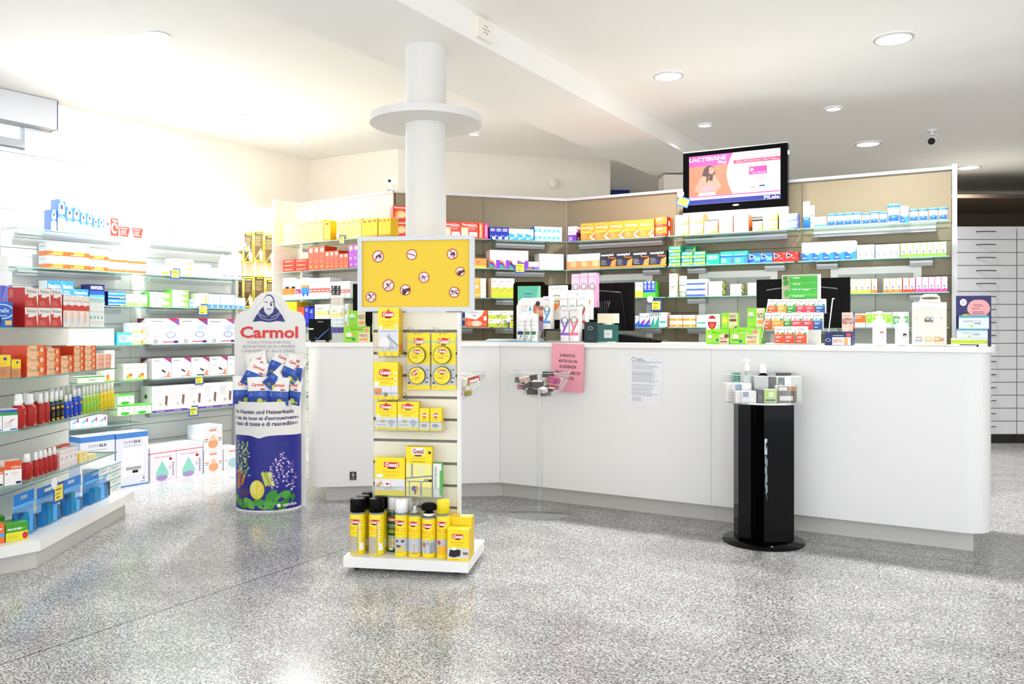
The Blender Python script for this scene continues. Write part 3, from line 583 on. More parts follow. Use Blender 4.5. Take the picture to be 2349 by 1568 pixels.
 'similac': ('#f4f4f4', [rr(0, 0, 1, .42, '#1f5fd0'), ('p', [(.35, .42), (.7, 0), (1, 0), (1, .42)], '#2f86e0'), ('e', .5, .42, .26, .1, '#9fd0f0'), ('l', .12, .1, .6, .2, 1, 'W')], '#dfe6f0', 'W'),
 'dropb': ('#eef2f4', [rr(0, 0, 1, .2, '#a9d0e2'), rr(0, 0, .14, 1, '#a9d3ea'), ('e', .6, .38, .1, .07, '#7fb4d0'), ('d', .35, .5, .55, .3, .07, '#5a4a4a'), rr(.5, .2, .72, .25, 'K'), ('l', .25, .7, .8, .84, 2, 'G')], '#a9c9dc', 'w'),
 'dropg': ('#eef2ea', [rr(0, 0, 1, .2, '#7fc23c'), rr(0, 0, .14, 1, '#8fce4a'), ('e', .6, .38, .1, .07, '#4a6fb0'), ('d', .35, .5, .55, .3, .07, '#5a4a4a'), rr(.5, .2, .72, .25, 'K'), ('l', .25, .7, .8, .84, 2, 'G')], '#8fc06a', 'w'),
 'dropy': ('#f3f2e8', [rr(0, 0, 1, .2, '#f0c42a'), rr(0, 0, .14, 1, '#f2dc6a'), ('e', .6, .38, .1, .07, '#4a6fb0'), ('d', .35, .5, .55, .3, .07, '#5a4a4a'), rr(.5, .2, .72, .25, 'K'), ('l', .25, .7, .8, .84, 2, 'G')], '#e8c85a', 'w'),
 'dropo': ('#f3efe8', [rr(0, 0, 1, .2, '#ef7a2c'), rr(0, 0, .14, 1, '#f29a5c'), ('e', .6, .38, .1, .07, '#4a6fb0'), ('d', .35, .5, .55, .3, .07, '#5a4a4a'), rr(.5, .2, .72, .25, 'K'), ('l', .25, .7, .8, .84, 2, 'G')], '#e8865a', 'w'),
 'dropm': ('#f3ecee', [rr(0, 0, 1, .2, '#d93a86'), rr(0, 0, .14, 1, '#e05a9a'), ('e', .6, .38, .1, .07, '#4a6fb0'), ('d', .35, .5, .55, .3, .07, '#5a4a4a'), rr(.5, .2, .72, .25, 'K'), ('l', .25, .7, .8, .84, 2, 'G')], '#d04a80', 'w'),
 'dropr': ('#f3ecea', [rr(0, 0, 1, .2, '#e03a24'), rr(0, 0, .14, 1, '#e0503a'), ('e', .6, .38, .1, .07, '#4a6fb0'), ('d', .35, .5, .55, .3, .07, '#5a4a4a'), rr(.5, .2, .72, .25, 'K'), ('l', .25, .7, .8, .84, 2, 'G')], '#d04a3a', 'w'),
 'aspg': ('#12957c', [rr(0, .12, 1, .36, '#f0cf3a'), ('T', .12, .58, .78, .84, 'ASPECTON', 'W'), ('e', .87, .72, .1, .2, '#e8dc4a'), ('e', .12, .2, .1, .14, 'W'), ('l', .3, .02, .6, .1, 1, 'W')], '#0b7a66', '#1fae8c'),
 'aspt': ('#16a78e', [('T', .1, .62, .85, .84, 'ASPECTON', 'W'), ('l', .1, .45, .9, .6, 1, 'W'), ('e', .1, .1, .06, .06, 'W')], '#0b7a66', '#2fbb9a'),
 'aspb': ('#22aa94', [rr(0, .52, 1, .64, '#2653c8'), ('l', .05, .66, .95, .78, 1, 'W'), ('e', .86, .25, .16, .26, '#3f78dc'), ('l', .08, .1, .5, .45, 4, '#cfeee6')], '#0f8a74', '#2fbb9a'),
 'vicksb': ('#2a6fdc', [('p', [(.06, .95), (.62, .62), (.12, .35)], 'W'), ('p', [(.12, .86), (.52, .62), (.16, .44)], 'n'), rr(.5, .2, 1, .6, '#4fb0ee'), ('l', .55, .3, .95, .42, 1, 'W'), ('p', [(0, 0), (.5, .3), (0, .3)], '#1432a0')], '#1c4fb8', '#3f8ae0'),
 'vicksr': ('#d3261f', [('p', [(.06, .95), (.62, .62), (.12, .35)], 'W'), ('p', [(.12, .86), (.52, .62), (.16, .44)], 'n'), ('l', .5, .3, .95, .42, 1, 'P'), ('e', .9, .85, .04, .06, 'W')], ('#c01c18', [('l', .3, .1, .8, .5, 3, 'W')]), '#e0604a'),
 'thermo': ('#dc3a1e', [('T', .06, .8, .98, .93, 'ThermaCare', 'W'), ('e', .55, .42, .4, .28, '#f29a4a'), ('e', .6, .4, .26, .2, '#f9d9a0'), ('o', .25, .16, .16, .1, .6, 'W')], '#c01c18', '#e85a2a'),
 'thermow': ('#e2452c', [('T', .04, .76, .9, .9, 'ThermaCare', 'W'), rr(0, .1, .42, .66, '#f3d8a8'), ('e', .2, .35, .16, .2, '#f9eed0'), rr(.48, .1, .95, .38, 'W'), ('l', .45, .5, .95, .68, 2, 'P'), rr(.4, .7, .98, .74, '#f7c0b0')], '#c9321c', '#ee7a5a'),
 'thino': ('#ef6a3a', [rr(.25, .1, .6, .9, '#f9c9a0')], '#e05a2a', 'o'), 'thinp': ('#ee2f8a', [rr(.35, .1, .7, .9, '#f9b0d0')], '#d01a72', 'p'),
 'alka': ('#1226b4', [('T', .08, .78, .9, .9, 'Alka', 'W'), ('T', .08, .66, .9, .76, 'Seltzer', 'W'), ('p', [(.4, 0), (1, .4), (1, 0)], '#b9c6e6'), ('e', .6, .1, .2, .12, 'W'), ('l', .1, .2, .4, .34, 2, 'L')], '#0a1560', '#1a34b8'),
 'skyb': ('#f4f6f8', [('p', [(0, .6), (.6, .5), (1, .2), (1, 0), (0, 0)], '#3fb0e0'), ('d', .5, .14, .95, .36, .07, 'W'), ('t', .1, .04, .45, .24, '20', 'W'), ('l', .3, .8, .9, .9, 1, 'P')], '#2f6fc8', 'W'),
 'aqua20': ('#f4f7f8', [rr(0, .2, .75, .62, '#3fc0d4'), ('t', .12, .14, .5, .56, '20', 'W'), rr(.5, .16, 1, .3, '#8fdce8')], ('#2a7ad0', []), 'W'),
 'cystoc': ('#f29a4a', [('l', .15, .5, .6, .7, 1, '#d9483a'), rr(0, 0, 1, .2, '#f2e84a'), rr(0, .2, .08, 1, '#f9c9a0')], '#f0b070', '#f6c08a'),
 'rainbow': ('#f3f1f3', [rr(.62, 0, 1, .46, '#8a35cf'), ('e', .02, .0, .62, .46, '#f0953a'), ('e', .02, .0, .56, .39, '#e0503a'), ('e', .02, .0, .5, .32, '#3f35b4'), ('e', .05, .0, .4, .22, '#3f9ae0'), ('e', .1, .0, .26, .1, '#3fae5a'), rr(.62, 0, 1, .46, '#8a35cf'), ('e', .85, .92, .05, .025, 'm'), ('l', .1, .8, .7, .88, 1, 'G')], '#efd9d2', 'W'),
 'rainlow': ('#f4f1f3', [rr(0, 0, .3, .32, '#e0603a'), rr(.3, 0, .6, .32, '#3a5ac4'), rr(.6, 0, 1, .32, '#a45ad8')], '#e6e2e6', 'W'),
 'whitebar': ('#f3f2ef', [('l', .1, .4, .4, .8, 1, 'G'), ('e', .93, .55, .015, .2, 'K')], '#dcdad6', 'W'),
 'orpill': ('#f6efe4', [rr(0, 0, .0, 0, 'w'), ('t', .15, .8, .85, .9, 'CYT', '#f0a47a'), ('o', .5, .55, .24, .1, .7, '#f0b070'), rr(0, .28, 1, .31, '#f6c89a')], '#f2cfa8', 'W'),
 'orpill2': ('#f5b53a', [('t', .15, .76, .85, .92, 'CYT', '#f9e6c8'), ('e', .5, .56, .26, .1, '#f6e0d8'), rr(0, .1, 1, .18, '#f9d98a')], '#f2a03a', '#f6c880'),
 'check': ('#f2f2e6', [rr(0, 0, 1, .52, '#d2dc3a'), ('d', .55, .58, .7, .44, .03, '#8a5a4a'), ('d', .68, .43, .98, .74, .03, '#8a5a4a'), ('l', .1, .8, .75, .88, 1, 'g'), ('l', .1, .3, .6, .42, 2, '#d99a3a')], '#e8d6b8', 'W'),
 'checkb': ('#f4f4ec', [rr(0, 0, 1, .44, '#cfdc3a'), ('d', .62, .5, .75, .2, .05, '#2f4a7a'), ('d', .75, .2, .95, .7, .05, '#2f4a7a'), ('l', .06, .72, .4, .86, 1, 'g')], '#dcdcae', 'W'),
 'voltaren': ('#ee5a2a', [('p', [(0, .55), (.5, .45), (.75, .7), (.85, 1), (0, 1)], 'W'), ('t', .04, .8, .62, .96, 'Voltaren', '#5a5f78'), rr(.34, .66, .48, .71, 'r'), ('e', .5, .22, .26, .16, '#f6dcc8'), ('e', .2, .22, .12, .14, '#f29a6a'), rr(.84, .4, .96, .64, 'w'), ('l', .8, .12, .95, .2, 1, 'P')], ('#f4f0f0', [rr(.1, .1, .9, .4, 'b'), rr(.1, .55, .9, .85, 'b')]), 'w'),
 'calm': ('#f6f3dc', [rr(0, 0, 1, .4, '#e6dc4a'), ('l', .2, .7, .8, .85, 1, '#8a9ac0'), ('p', [(.6, .4), (1, .8), (1, .4)], '#f2ecb0')], '#c9d83a', 'W'),
 'floradix': ('#2348c8', [rr(0, 0, 1, .3, '#5fcf4a'), ('e', .5, .94, .3, .1, '#e9ebee'), ('T', .2, .58, .8, .78, '5Z', 'W'), rr(.2, .48, .8, .52, 'W')], '#4ac42c', '#e9ebee'),
 'aloe': ('#f2efe4', [('l', .25, .86, .75, .96, 2, 'd'), ('d', .2, .35, .7, .48, .05, '#5a9a3a'), rr(.1, .24, .9, .25, 'G')], '#cfc6a8', 'w'),
 'bluecheck': ('#f4f4f4', [rr(0, .0, .9, .34, '#3f62c0'), ('l', .5, .3, .85, .5, 1, '#e08a7a'), ('d', .84, .2, .9, .06, .03, '#e0604a'), ('d', .9, .06, .99, .5, .03, '#e0604a')], '#dfe2ea', 'W'),
 'sunfl': ('#f6f4ea', [('l', .1, .86, .6, .92, 1, 'G'), rr(.1, .5, .8, .53, '#f0dc8a'), rr(.1, .2, .8, .23, '#f0dc8a')], ('#1f7a52', [('e', .6, .25, .34, .2, '#f2cf2a'), ('e', .6, .75, .34, .2, '#f2cf2a'), ('e', .2, .45, .16, .08, 'W'), ('e', .2, .92, .14, .07, 'W')]), 'W'),
 'wave': ('#f2f4fa', [('p', [(0, .2), (1, .6), (1, 0), (0, 0)], '#3f78d8'), ('l', .2, .7, .8, .85, 1, 'g')], '#3f6fd0', 'W'),
 'wavep': ('#f2f3fa', [('p', [(0, .2), (1, .6), (1, .3), (0, 0)], '#8a4ac4'), rr(0, 0, 1, .2, '#2f62d0'), ('l', .2, .7, .8, .85, 1, 'g')], '#3f6fd0', 'W'),
 'wavet': ('#f0f5f4', [('p', [(0, .1), (1, .7), (1, 0), (0, 0)], '#2fa890'), ('l', .2, .7, .8, .85, 1, 'g')], '#5ab8a8', 'W'),
 'teallab': ('#eef5f3', [rr(0, 0, 1, .16, '#bfe8ea'), rr(.1, .28, .9, .42, '#3fb8a0'), ('l', .15, .7, .85, .88, 2, '#b0dcd4')], '#e0c8b8', 'W'),
 'orstripe': ('#f6f1e6', [rr(0, .06, 1, .42, '#f0982a'), rr(.5, .1, .7, .38, '#f6c44a'), ('l', .06, .62, .4, .8, 1, 'g')], '#ee7a2c', 'W'),
 'orlabel': ('#f5f1ec', [rr(0, .34, 1, .9, '#ee6a22'), ('l', .1, .62, .8, .84, 2, '#f9d0b0')], '#efe4da', 'W'),
 'limelabel': ('#eef2e6', [rr(.05, .3, .95, .9, '#8cc42a'), ('l', .3, .6, .8, .84, 2, '#d8eeb0'), ('e', .7, .16, .2, .08, 'W'), ('d', .1, .3, .3, .1, .06, '#8cc42a')], '#e2ead2', 'W'),
 'leaf': ('#eef2e8', [rr(.05, .2, .95, .72, '#3a9a4a'), ('e', .5, .5, .3, .1, '#bfe0b0'), ('e', .4, .35, .2, .08, '#8fd090'), ('l', .4, .75, .9, .9, 2, '#b0c8a8')], '#e2ead2', 'W'),
 # cream wall
 'yellpale': ('#f6f08a', [('e', .5, .86, .2, .03, '#e0705a'), ('l', .2, .2, .8, .7, 5, '#efe070')], '#f0d818', '#f5ee90'),
 'yellstrong': ('#f5d61e', [('e', .5, .86, .25, .05, 'r'), rr(0, 0, 1, .1, '#e0a818')], '#e0b010', '#f5dc3a'),
 'redflat': ('#e02c1a', [rr(.1, .4, .85, .66, '#f28a5a'), ('l', .15, .45, .8, .62, 1, '#f9e0a0')], '#c8241a', '#e8442a'),
 'dflame': ('#ea5a38', [('e', .5, .84, .3, .1, '#f9d0a0'), ('o', .5, .84, .3, .1, .5, '#f9ecd0'), ('t', .3, .34, .7, .4, 'L', '#f9d98a'), rr(.25, .1, .7, .18, '#f9b93a')], '#d9401c', '#ee7a5a'),
 'dviolet': ('#b04ac8', [('e', .5, .86, .34, .1, '#f2c9a0'), ('t', .2, .36, .6, .48, 'N', 'W'), ('e', .5, .14, .2, .06, '#f0a0b8')], '#a03ab8', '#c878d8'),
 'orbase': ('#f6f4f2', [rr(0, .22, 1, .52, '#ee7a2c'), rr(.4, .5, 1, .6, 'k'), ('l', .2, .72, .7, .8, 1, 'u')], 'w', 'W'),
 'magbase': ('#f6f4f5', [rr(0, .28, 1, .5, '#a8186a'), ('l', .1, .32, .6, .44, 1, 'W')], 'w', 'W'),
 'blbase': ('#f5f4f6', [rr(0, .22, 1, .52, '#2f86dc'), rr(0, .52, 1, .64, '#ee8a3a'), ('e', .6, .2, .25, .08, 'b')], 'w', 'W'),
 'redbase': ('#f8f4f3', [rr(0, .3, 1, .5, '#ea6a58'), ('l', .1, .34, .9, .46, 1, 'w')], 'w', 'W'),
 'yblue': ('#f6f5ec', [rr(0, 0, 1, .42, '#f5ea9a'), ('d', .85, .1, .97, .9, .03, '#4a6fc0'), ('d', .8, .5, .86, .1, .03, '#4a6fc0'), ('l', .1, .55, .6, .7, 1, 'g')], '#efe9c0', 'W'),
 'bluep': ('#1f34c8', [('l', .15, .74, .8, .9, 2, 'W'), rr(0, 0, 1, .2, '#0e1a80')], '#1426a0', 'b'),
 'redp': ('#ea4a22', [('l', .2, .5, .8, .8, 2, '#f9a08a')], '#c9321c', '#ee6a4a'),
 'yelp': ('#ecd81c', [('l', .2, .4, .8, .8, 2, 'Y')], '#d8c010', '#f2e44a'),
 'coffee': ('#e9cf1a', [rr(.06, .04, .94, .96, '#4a3418'), ('l', .15, .5, .8, .84, 6, '#9a8a4a'), ('e', .75, .2, .22, .16, '#d8b8a8'), ('d', .1, .05, .75, .42, .05, '#f0c42a'), rr(.06, .88, .94, .94, 'k'), rr(.25, .9, .85, .93, '#f0c42a')], '#efd21a', '#e9cf1a'),
 # gesal family
 'gesalbox': ('y', [('e', .48, .84, .28, .085, 'r'), rr(.2, .76, .76, .9, 'r'), ('T', .23, .77, .74, .88, 'Gesal', 'W'), rr(.36, .715, .62, .745, 'K'), ('e', .5, .93, .05, .025, 'R'), ('t', .16, .62, .84, .67, 'Mücken Stop', 'o'), ('l', .3, .5, .7, .6, 2, 'Y'), rr(0, .12, 1, .46, '#d6d8dc'), ('e', .74, .28, .16, .1, '#b2b5bd'), rr(.7, .12, .78, .26, '#9a9da6'), ('e', .34, .32, .12, .05, '#cfa860'), rr(.08, .18, .5, .2, '#6a6d76'), ('e', .12, .5, .08, .05, '#eef'), ('l', .1, .03, .6, .09, 1, 'Y')], 'Y', '#f6e53a'),
 'gesalstrip': ('y', [('e', .48, .86, .3, .07, 'r'), rr(.2, .82, .76, .92, 'r'), ('T', .23, .83, .74, .91, 'Gesal', 'W'), rr(.36, .785, .62, .81, 'K'), ('e', .5, .95, .05, .02, 'R'), ('t', .2, .7, .8, .735, 'Motten Strip', 'o'), ('l', .28, .61, .72, .68, 2, 'Y'), rr(.02, .1, .98, .56, '#d9dade'), ('p', [(.1, .12), (.55, .5), (.8, .12)], '#bfc2c9'), ('e', .3, .26, .25, .13, '#e9e6e2'), ('d', .45, .42, .98, .2, .05, '#9a9da6'), rr(.1, .5, .9, .53, '#b0b3ba'), ('e', .12, .6, .09, .035, '#f2f2fa'), ('e', .88, .62, .07, .03, '#e4e6f4')], ('Y', [('r', .3, .08, .6, .26, 'r')]), '#f6e53a'),
 'gesaltrap': ('y', [('e', .45, .72, .24, .1, 'r'), rr(.24, .66, .7, .8, 'r'), ('T', .26, .67, .68, .78, 'Gesal', 'W'), rr(.38, .615, .6, .645, 'K'), ('t', .14, .53, .82, .59, 'Küchenmotten-Falle', 'o'), ('l', .28, .42, .7, .5, 2, 'Y'), rr(.0, .1, 1, .36, '#dcdde0'), rr(.02, .12, .34, .3, '#d8935a'), ('e', .5, .14, .1, .06, '#8a8a7a'), rr(.7, .12, .72, .36, '#b0b0b4'), ('e', .12, .42, .1, .06, '#f2f2fa'), ('e', .9, .7, .04, .04, 'w'), ('e', .9, .56, .04, .04, 'w'), ('e', .9, .42, .04, .04, 'w')], 'Y', '#f6e53a'),
 'gesalpaper': ('y', [('e', .55, .8, .25, .08, 'r'), rr(.3, .75, .8, .88, 'r'), ('T', .33, .76, .77, .87, 'Gesal', 'W'), rr(.44, .705, .68, .74, 'K'), ('t', .28, .6, .82, .655, 'Motten-Papier', 'o'), ('l', .34, .5, .74, .58, 2, 'Y'), rr(0, .14, 1, .44, '#e2e2e6'), ('p', [(.3, .16), (.5, .4), (.62, .16)], '#c6c7cf'), rr(.34, .24, .5, .38, '#f6f6f8'), ('e', .42, .31, .06, .03, 'r'), ('p', [(.02, .26), (.2, .38), (.26, .32), (.1, .2)], '#d8a06a'), ('e', .16, .52, .12, .05, '#f2f2fa')], 'Y', '#f6e53a'),
 'gesaldeko': ('#efe68a', [rr(0, .66, 1, 1, 'y'), rr(.22, .84, .72, .98, '#f6eef0'), ('T', .26, .86, .68, .96, 'Gesal', 'R'), rr(.34, .805, .6, .835, 'K'), rr(.86, .86, .96, .91, 'k'), ('t', .2, .74, .76, .775, 'Fliegenköder Deko', 'o'), ('l', .2, .68, .8, .72, 1, '#8a7a1a'), rr(.2, .36, .27, .66, '#9a9ba4'), ('d', 0, .36, 1, .42, .03, '#8a8b94'), ('d', .45, .62, .6, .46, .03, '#cfe0ea'), ('d', .6, .46, .7, .62, .03, '#cfe0ea'), rr(.7, .3, 1, .35, 'k'), ('T', .72, .31, .86, .345, '2+2', 'W'), rr(.12, .02, .15, .3, '#8a8b94'), rr(.55, .02, .62, .28, '#9a9ba4'), ('e', .32, .16, .1, .05, '#2f4aa8'), ('e', .42, .16, .05, .06, '#e89a2a'), ('e', .36, .09, .04, .05, '#8a3a7a'), ('d', .05, .3, .7, .3, .02, '#8a8b94')], 'Y', 'Y'),
 'aspiv': ('#e6e9e4', [rr(0, 0, .12, 1, '#cfd4ce'), rr(.78, .05, 1, .8, '#55b848'), ('tv', .2, .28, .45, .9, 'ASPIVENIN', 'K'), ('e', .55, .7, .05, .015, 'g'), ('e', .55, .5, .05, .015, 'g')], '#3fae3a', '#6fd04a'),
 'gesalbait': ('y', [('e', .48, .76, .24, .07, 'r'), rr(.22, .7, .74, .84, 'r'), ('T', .25, .71, .72, .82, 'Gesal', 'W'), rr(.36, .66, .6, .69, 'K'), ('t', .18, .56, .8, .605, 'Mäuse-Köderbox', 'o'), ('l', .3, .47, .7, .54, 1, 'Y'), rr(0, .08, 1, .4, '#d8d6d4'), ('p', [(.06, .14), (.12, .34), (.3, .38), (.62, .34), (.6, .16), (.3, .1)], 'k'), ('e', .3, .38, .14, .05, '#f2f2f4'), rr(.72, .2, .96, .28, '#8a6a5a'), ('l', .1, .02, .7, .06, 1, 'o')], 'Y', '#f6e53a'),
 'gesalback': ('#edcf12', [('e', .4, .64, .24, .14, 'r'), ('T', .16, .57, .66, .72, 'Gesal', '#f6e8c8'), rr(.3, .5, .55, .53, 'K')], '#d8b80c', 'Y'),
 # counter
 'zona': ('#8fd62c', [rr(.0, .0, 1, 1, '#8fd62c'), rr(.56, .0, 1, 1, '#e3d6b8'), ('T', .6, .72, .97, .86, 'PASTO', '#6a5a3a'), rr(.62, .56, .96, .66, '#ee9a4a'), ('e', .22, .82, .17, .08, '#d8ecd0'), ('T', .1, .72, .36, .79, 'ZONA', 'T'), ('e', .22, .28, .1, .07, '#1f5a4a'), ('e', .22, .5, .05, .04, '#e8b03a'), ('p', [(.5, .12), (1, .5), (1, .2), (.75, .06)], '#5a3420'), ('e', .75, .14, .12, .06, '#d9a05a')], '#7cc41e', '#a6e04a'),
 'zonas': ('#8fd62c', [rr(.46, .0, 1, 1, '#dccfa8'), ('T', .5, .84, .9, .94, 'SNACK', '#6a5a3a'), rr(.5, .72, .92, .8, '#6a3a24'), ('e', .2, .76, .18, .12, '#e2d84a'), ('e', .3, .26, .08, .07, '#1f5a4a'), ('e', .15, .36, .04, .04, '#e8b03a'), ('p', [(.42, .36), (.95, .6), (.98, .3), (.5, .22)], '#7a4628'), ('e', .7, .1, .25, .08, '#5a3420')], '#7cc41e', '#a6e04a'),
 'ketoup': ('#eac8bc', [('T', .06, .64, .94, .82, 'KETO', '#8a2434'), ('l', .1, .86, .8, .92, 1, '#c9a09a'), ('e', .35, .22, .26, .2, '#b5602a'), ('e', .35, .42, .28, .1, '#f6ead6'), ('e', .8, .3, .1, .08, '#e8b8a4')], ('n', [('e', .5, .8, .45, .13, '#5a9ad8'), rr(0, .5, 1, .66, '#c9483a'), ('l', .2, .1, .8, .4, 3, '#4a5aa0')]), '#f4e0d8'),
 'supp': ('#f1eef0', [('p', [(0, 0), (1, 0), (1, .5), (0, .5)], '#e8602c'), ('p', [(0, .5), (.3, .72), (.6, .56), (1, .62), (1, .5)], '#f2b08a'), ('e', .82, .58, .14, .07, '#3f9c4a'), ('l', .15, .78, .8, .88, 1, 'g'), ('l', .1, .3, .8, .44, 2, 'W'), ('l', .1, .1, .6, .2, 1, 'W')], '#e9e4e4', 'W'),
}
def recol(src, new, **m):
    b, f, s_, t_ = ST[src]
    def rp(p): return p[:-1]+(m.get(p[-1], p[-1]),)
    ST[new] = (b, [rp(p) for p in f], s_, t_)
recol('supp', 'suppo', **{'#e8602c': '#f09a26', '#f2b08a': '#f6cf6a'}); recol('supp', 'suppg', **{'#e8602c': '#2f9434', '#f2b08a': '#b8d08a'})
recol('supp', 'suppr', **{'#e8602c': '#dc3a44', '#f2b08a': '#f0a0a0'}); recol('supp', 'suppb', **{'#e8602c': '#1f5c9c', '#f2b08a': '#8fc4e8'}); recol('supp', 'suppd', **{'#e8602c': '#e2481e', '#f2b08a': '#d0905a'})
recol('gesalbox', 'gesalsmall')
ST['gesalsmall'] = ('y', [('e', .48, .7, .3, .09, 'r'), ('T', .2, .64, .76, .78, 'Gesal', 'W'), rr(.36, .58, .62, .61, 'K'), ('l', .2, .48, .8, .55, 1, 'o'), rr(.1, .1, 1, .4, '#d9dbe0'), ('e', .45, .24, .3, .08, '#8a8f9c')], 'Y', '#f6e53a')
def lacty(c, bg='#efedf0', lab=None, wide=False):
    f = [('o', .5, .62, .34 if not wide else .24, .1, .78, '#4f9b4d'), ('t', .4, .6, .6, .65, 'Ay', '#4a5fa8'), ('t', .1, .87, .9, .92, 'LACTACYD', '#9a98a8'), ('d', .5, .36, .02, .66, .1, c), ('d', .2, .22, .98, .62, .13, c), ('o', .5, .62, .34, .1, .78, '#4f9b4d'), ('e', .5, .62, .26, .075, bg)]
    if lab: f += [rr(0, .17, 1, .25, lab), ('l', .05, .03, .6, .13, 4, '#cfc9cf')]
    return (bg, f, ('#e6e0d8', [('l', .2, .1, .8, .9, 10, '#cfc8c0')]), 'W')
ST['lacb'] = lacty('#5a9ad8', lab='#4f94dc'); ST['lacv'] = lacty('#8a5ac4', lab='#8a5ac4'); ST['lacp'] = lacty('#e8708a', lab='#ec6f8c')
ST['lacr'] = lacty('#e0505a', lab='#d94a55'); ST['lacg'] = lacty('#efedf0'); ST['lacpink'] = lacty('#e2a0c4', '#ecc8e0'); ST['laco'] = lacty('#f0954a', '#f3f0ea', wide=True)
ST['lacpink'] = (ST['lacpink'][0], ST['lacpink'][1], '#d98ab0', '#f4d8e8')
# ================= builders =================
CACHE = {}
def carton_mesh(style, w, h, d):
    k = (style, round(w, 3), round(h, 3), round(d, 3))
    if k in CACHE: return CACHE[k]
    b, f, sd, tp = ST[style]; s = MB(); sc = sd if isinstance(sd, str) else sd[0]
    s.box(-w/2, 0, 0, w/2, d, h, b, top=tp, side=sc)
    s.art(f, lambda u, v, l: (-w/2+w*min(max(u, 0), 1), -.00008*l-.0001, h*min(max(v, 0), 1)))
    if not isinstance(sd, str):
        s.art(sd[1], lambda u, v, l: (w/2+.00008*l+.0001, d*u, h*v)); s.art(sd[1], lambda u, v, l: (-w/2-.00008*l-.0001, d*(1-u), h*v))
    CACHE[k] = s.data('carton'); return CACHE[k]
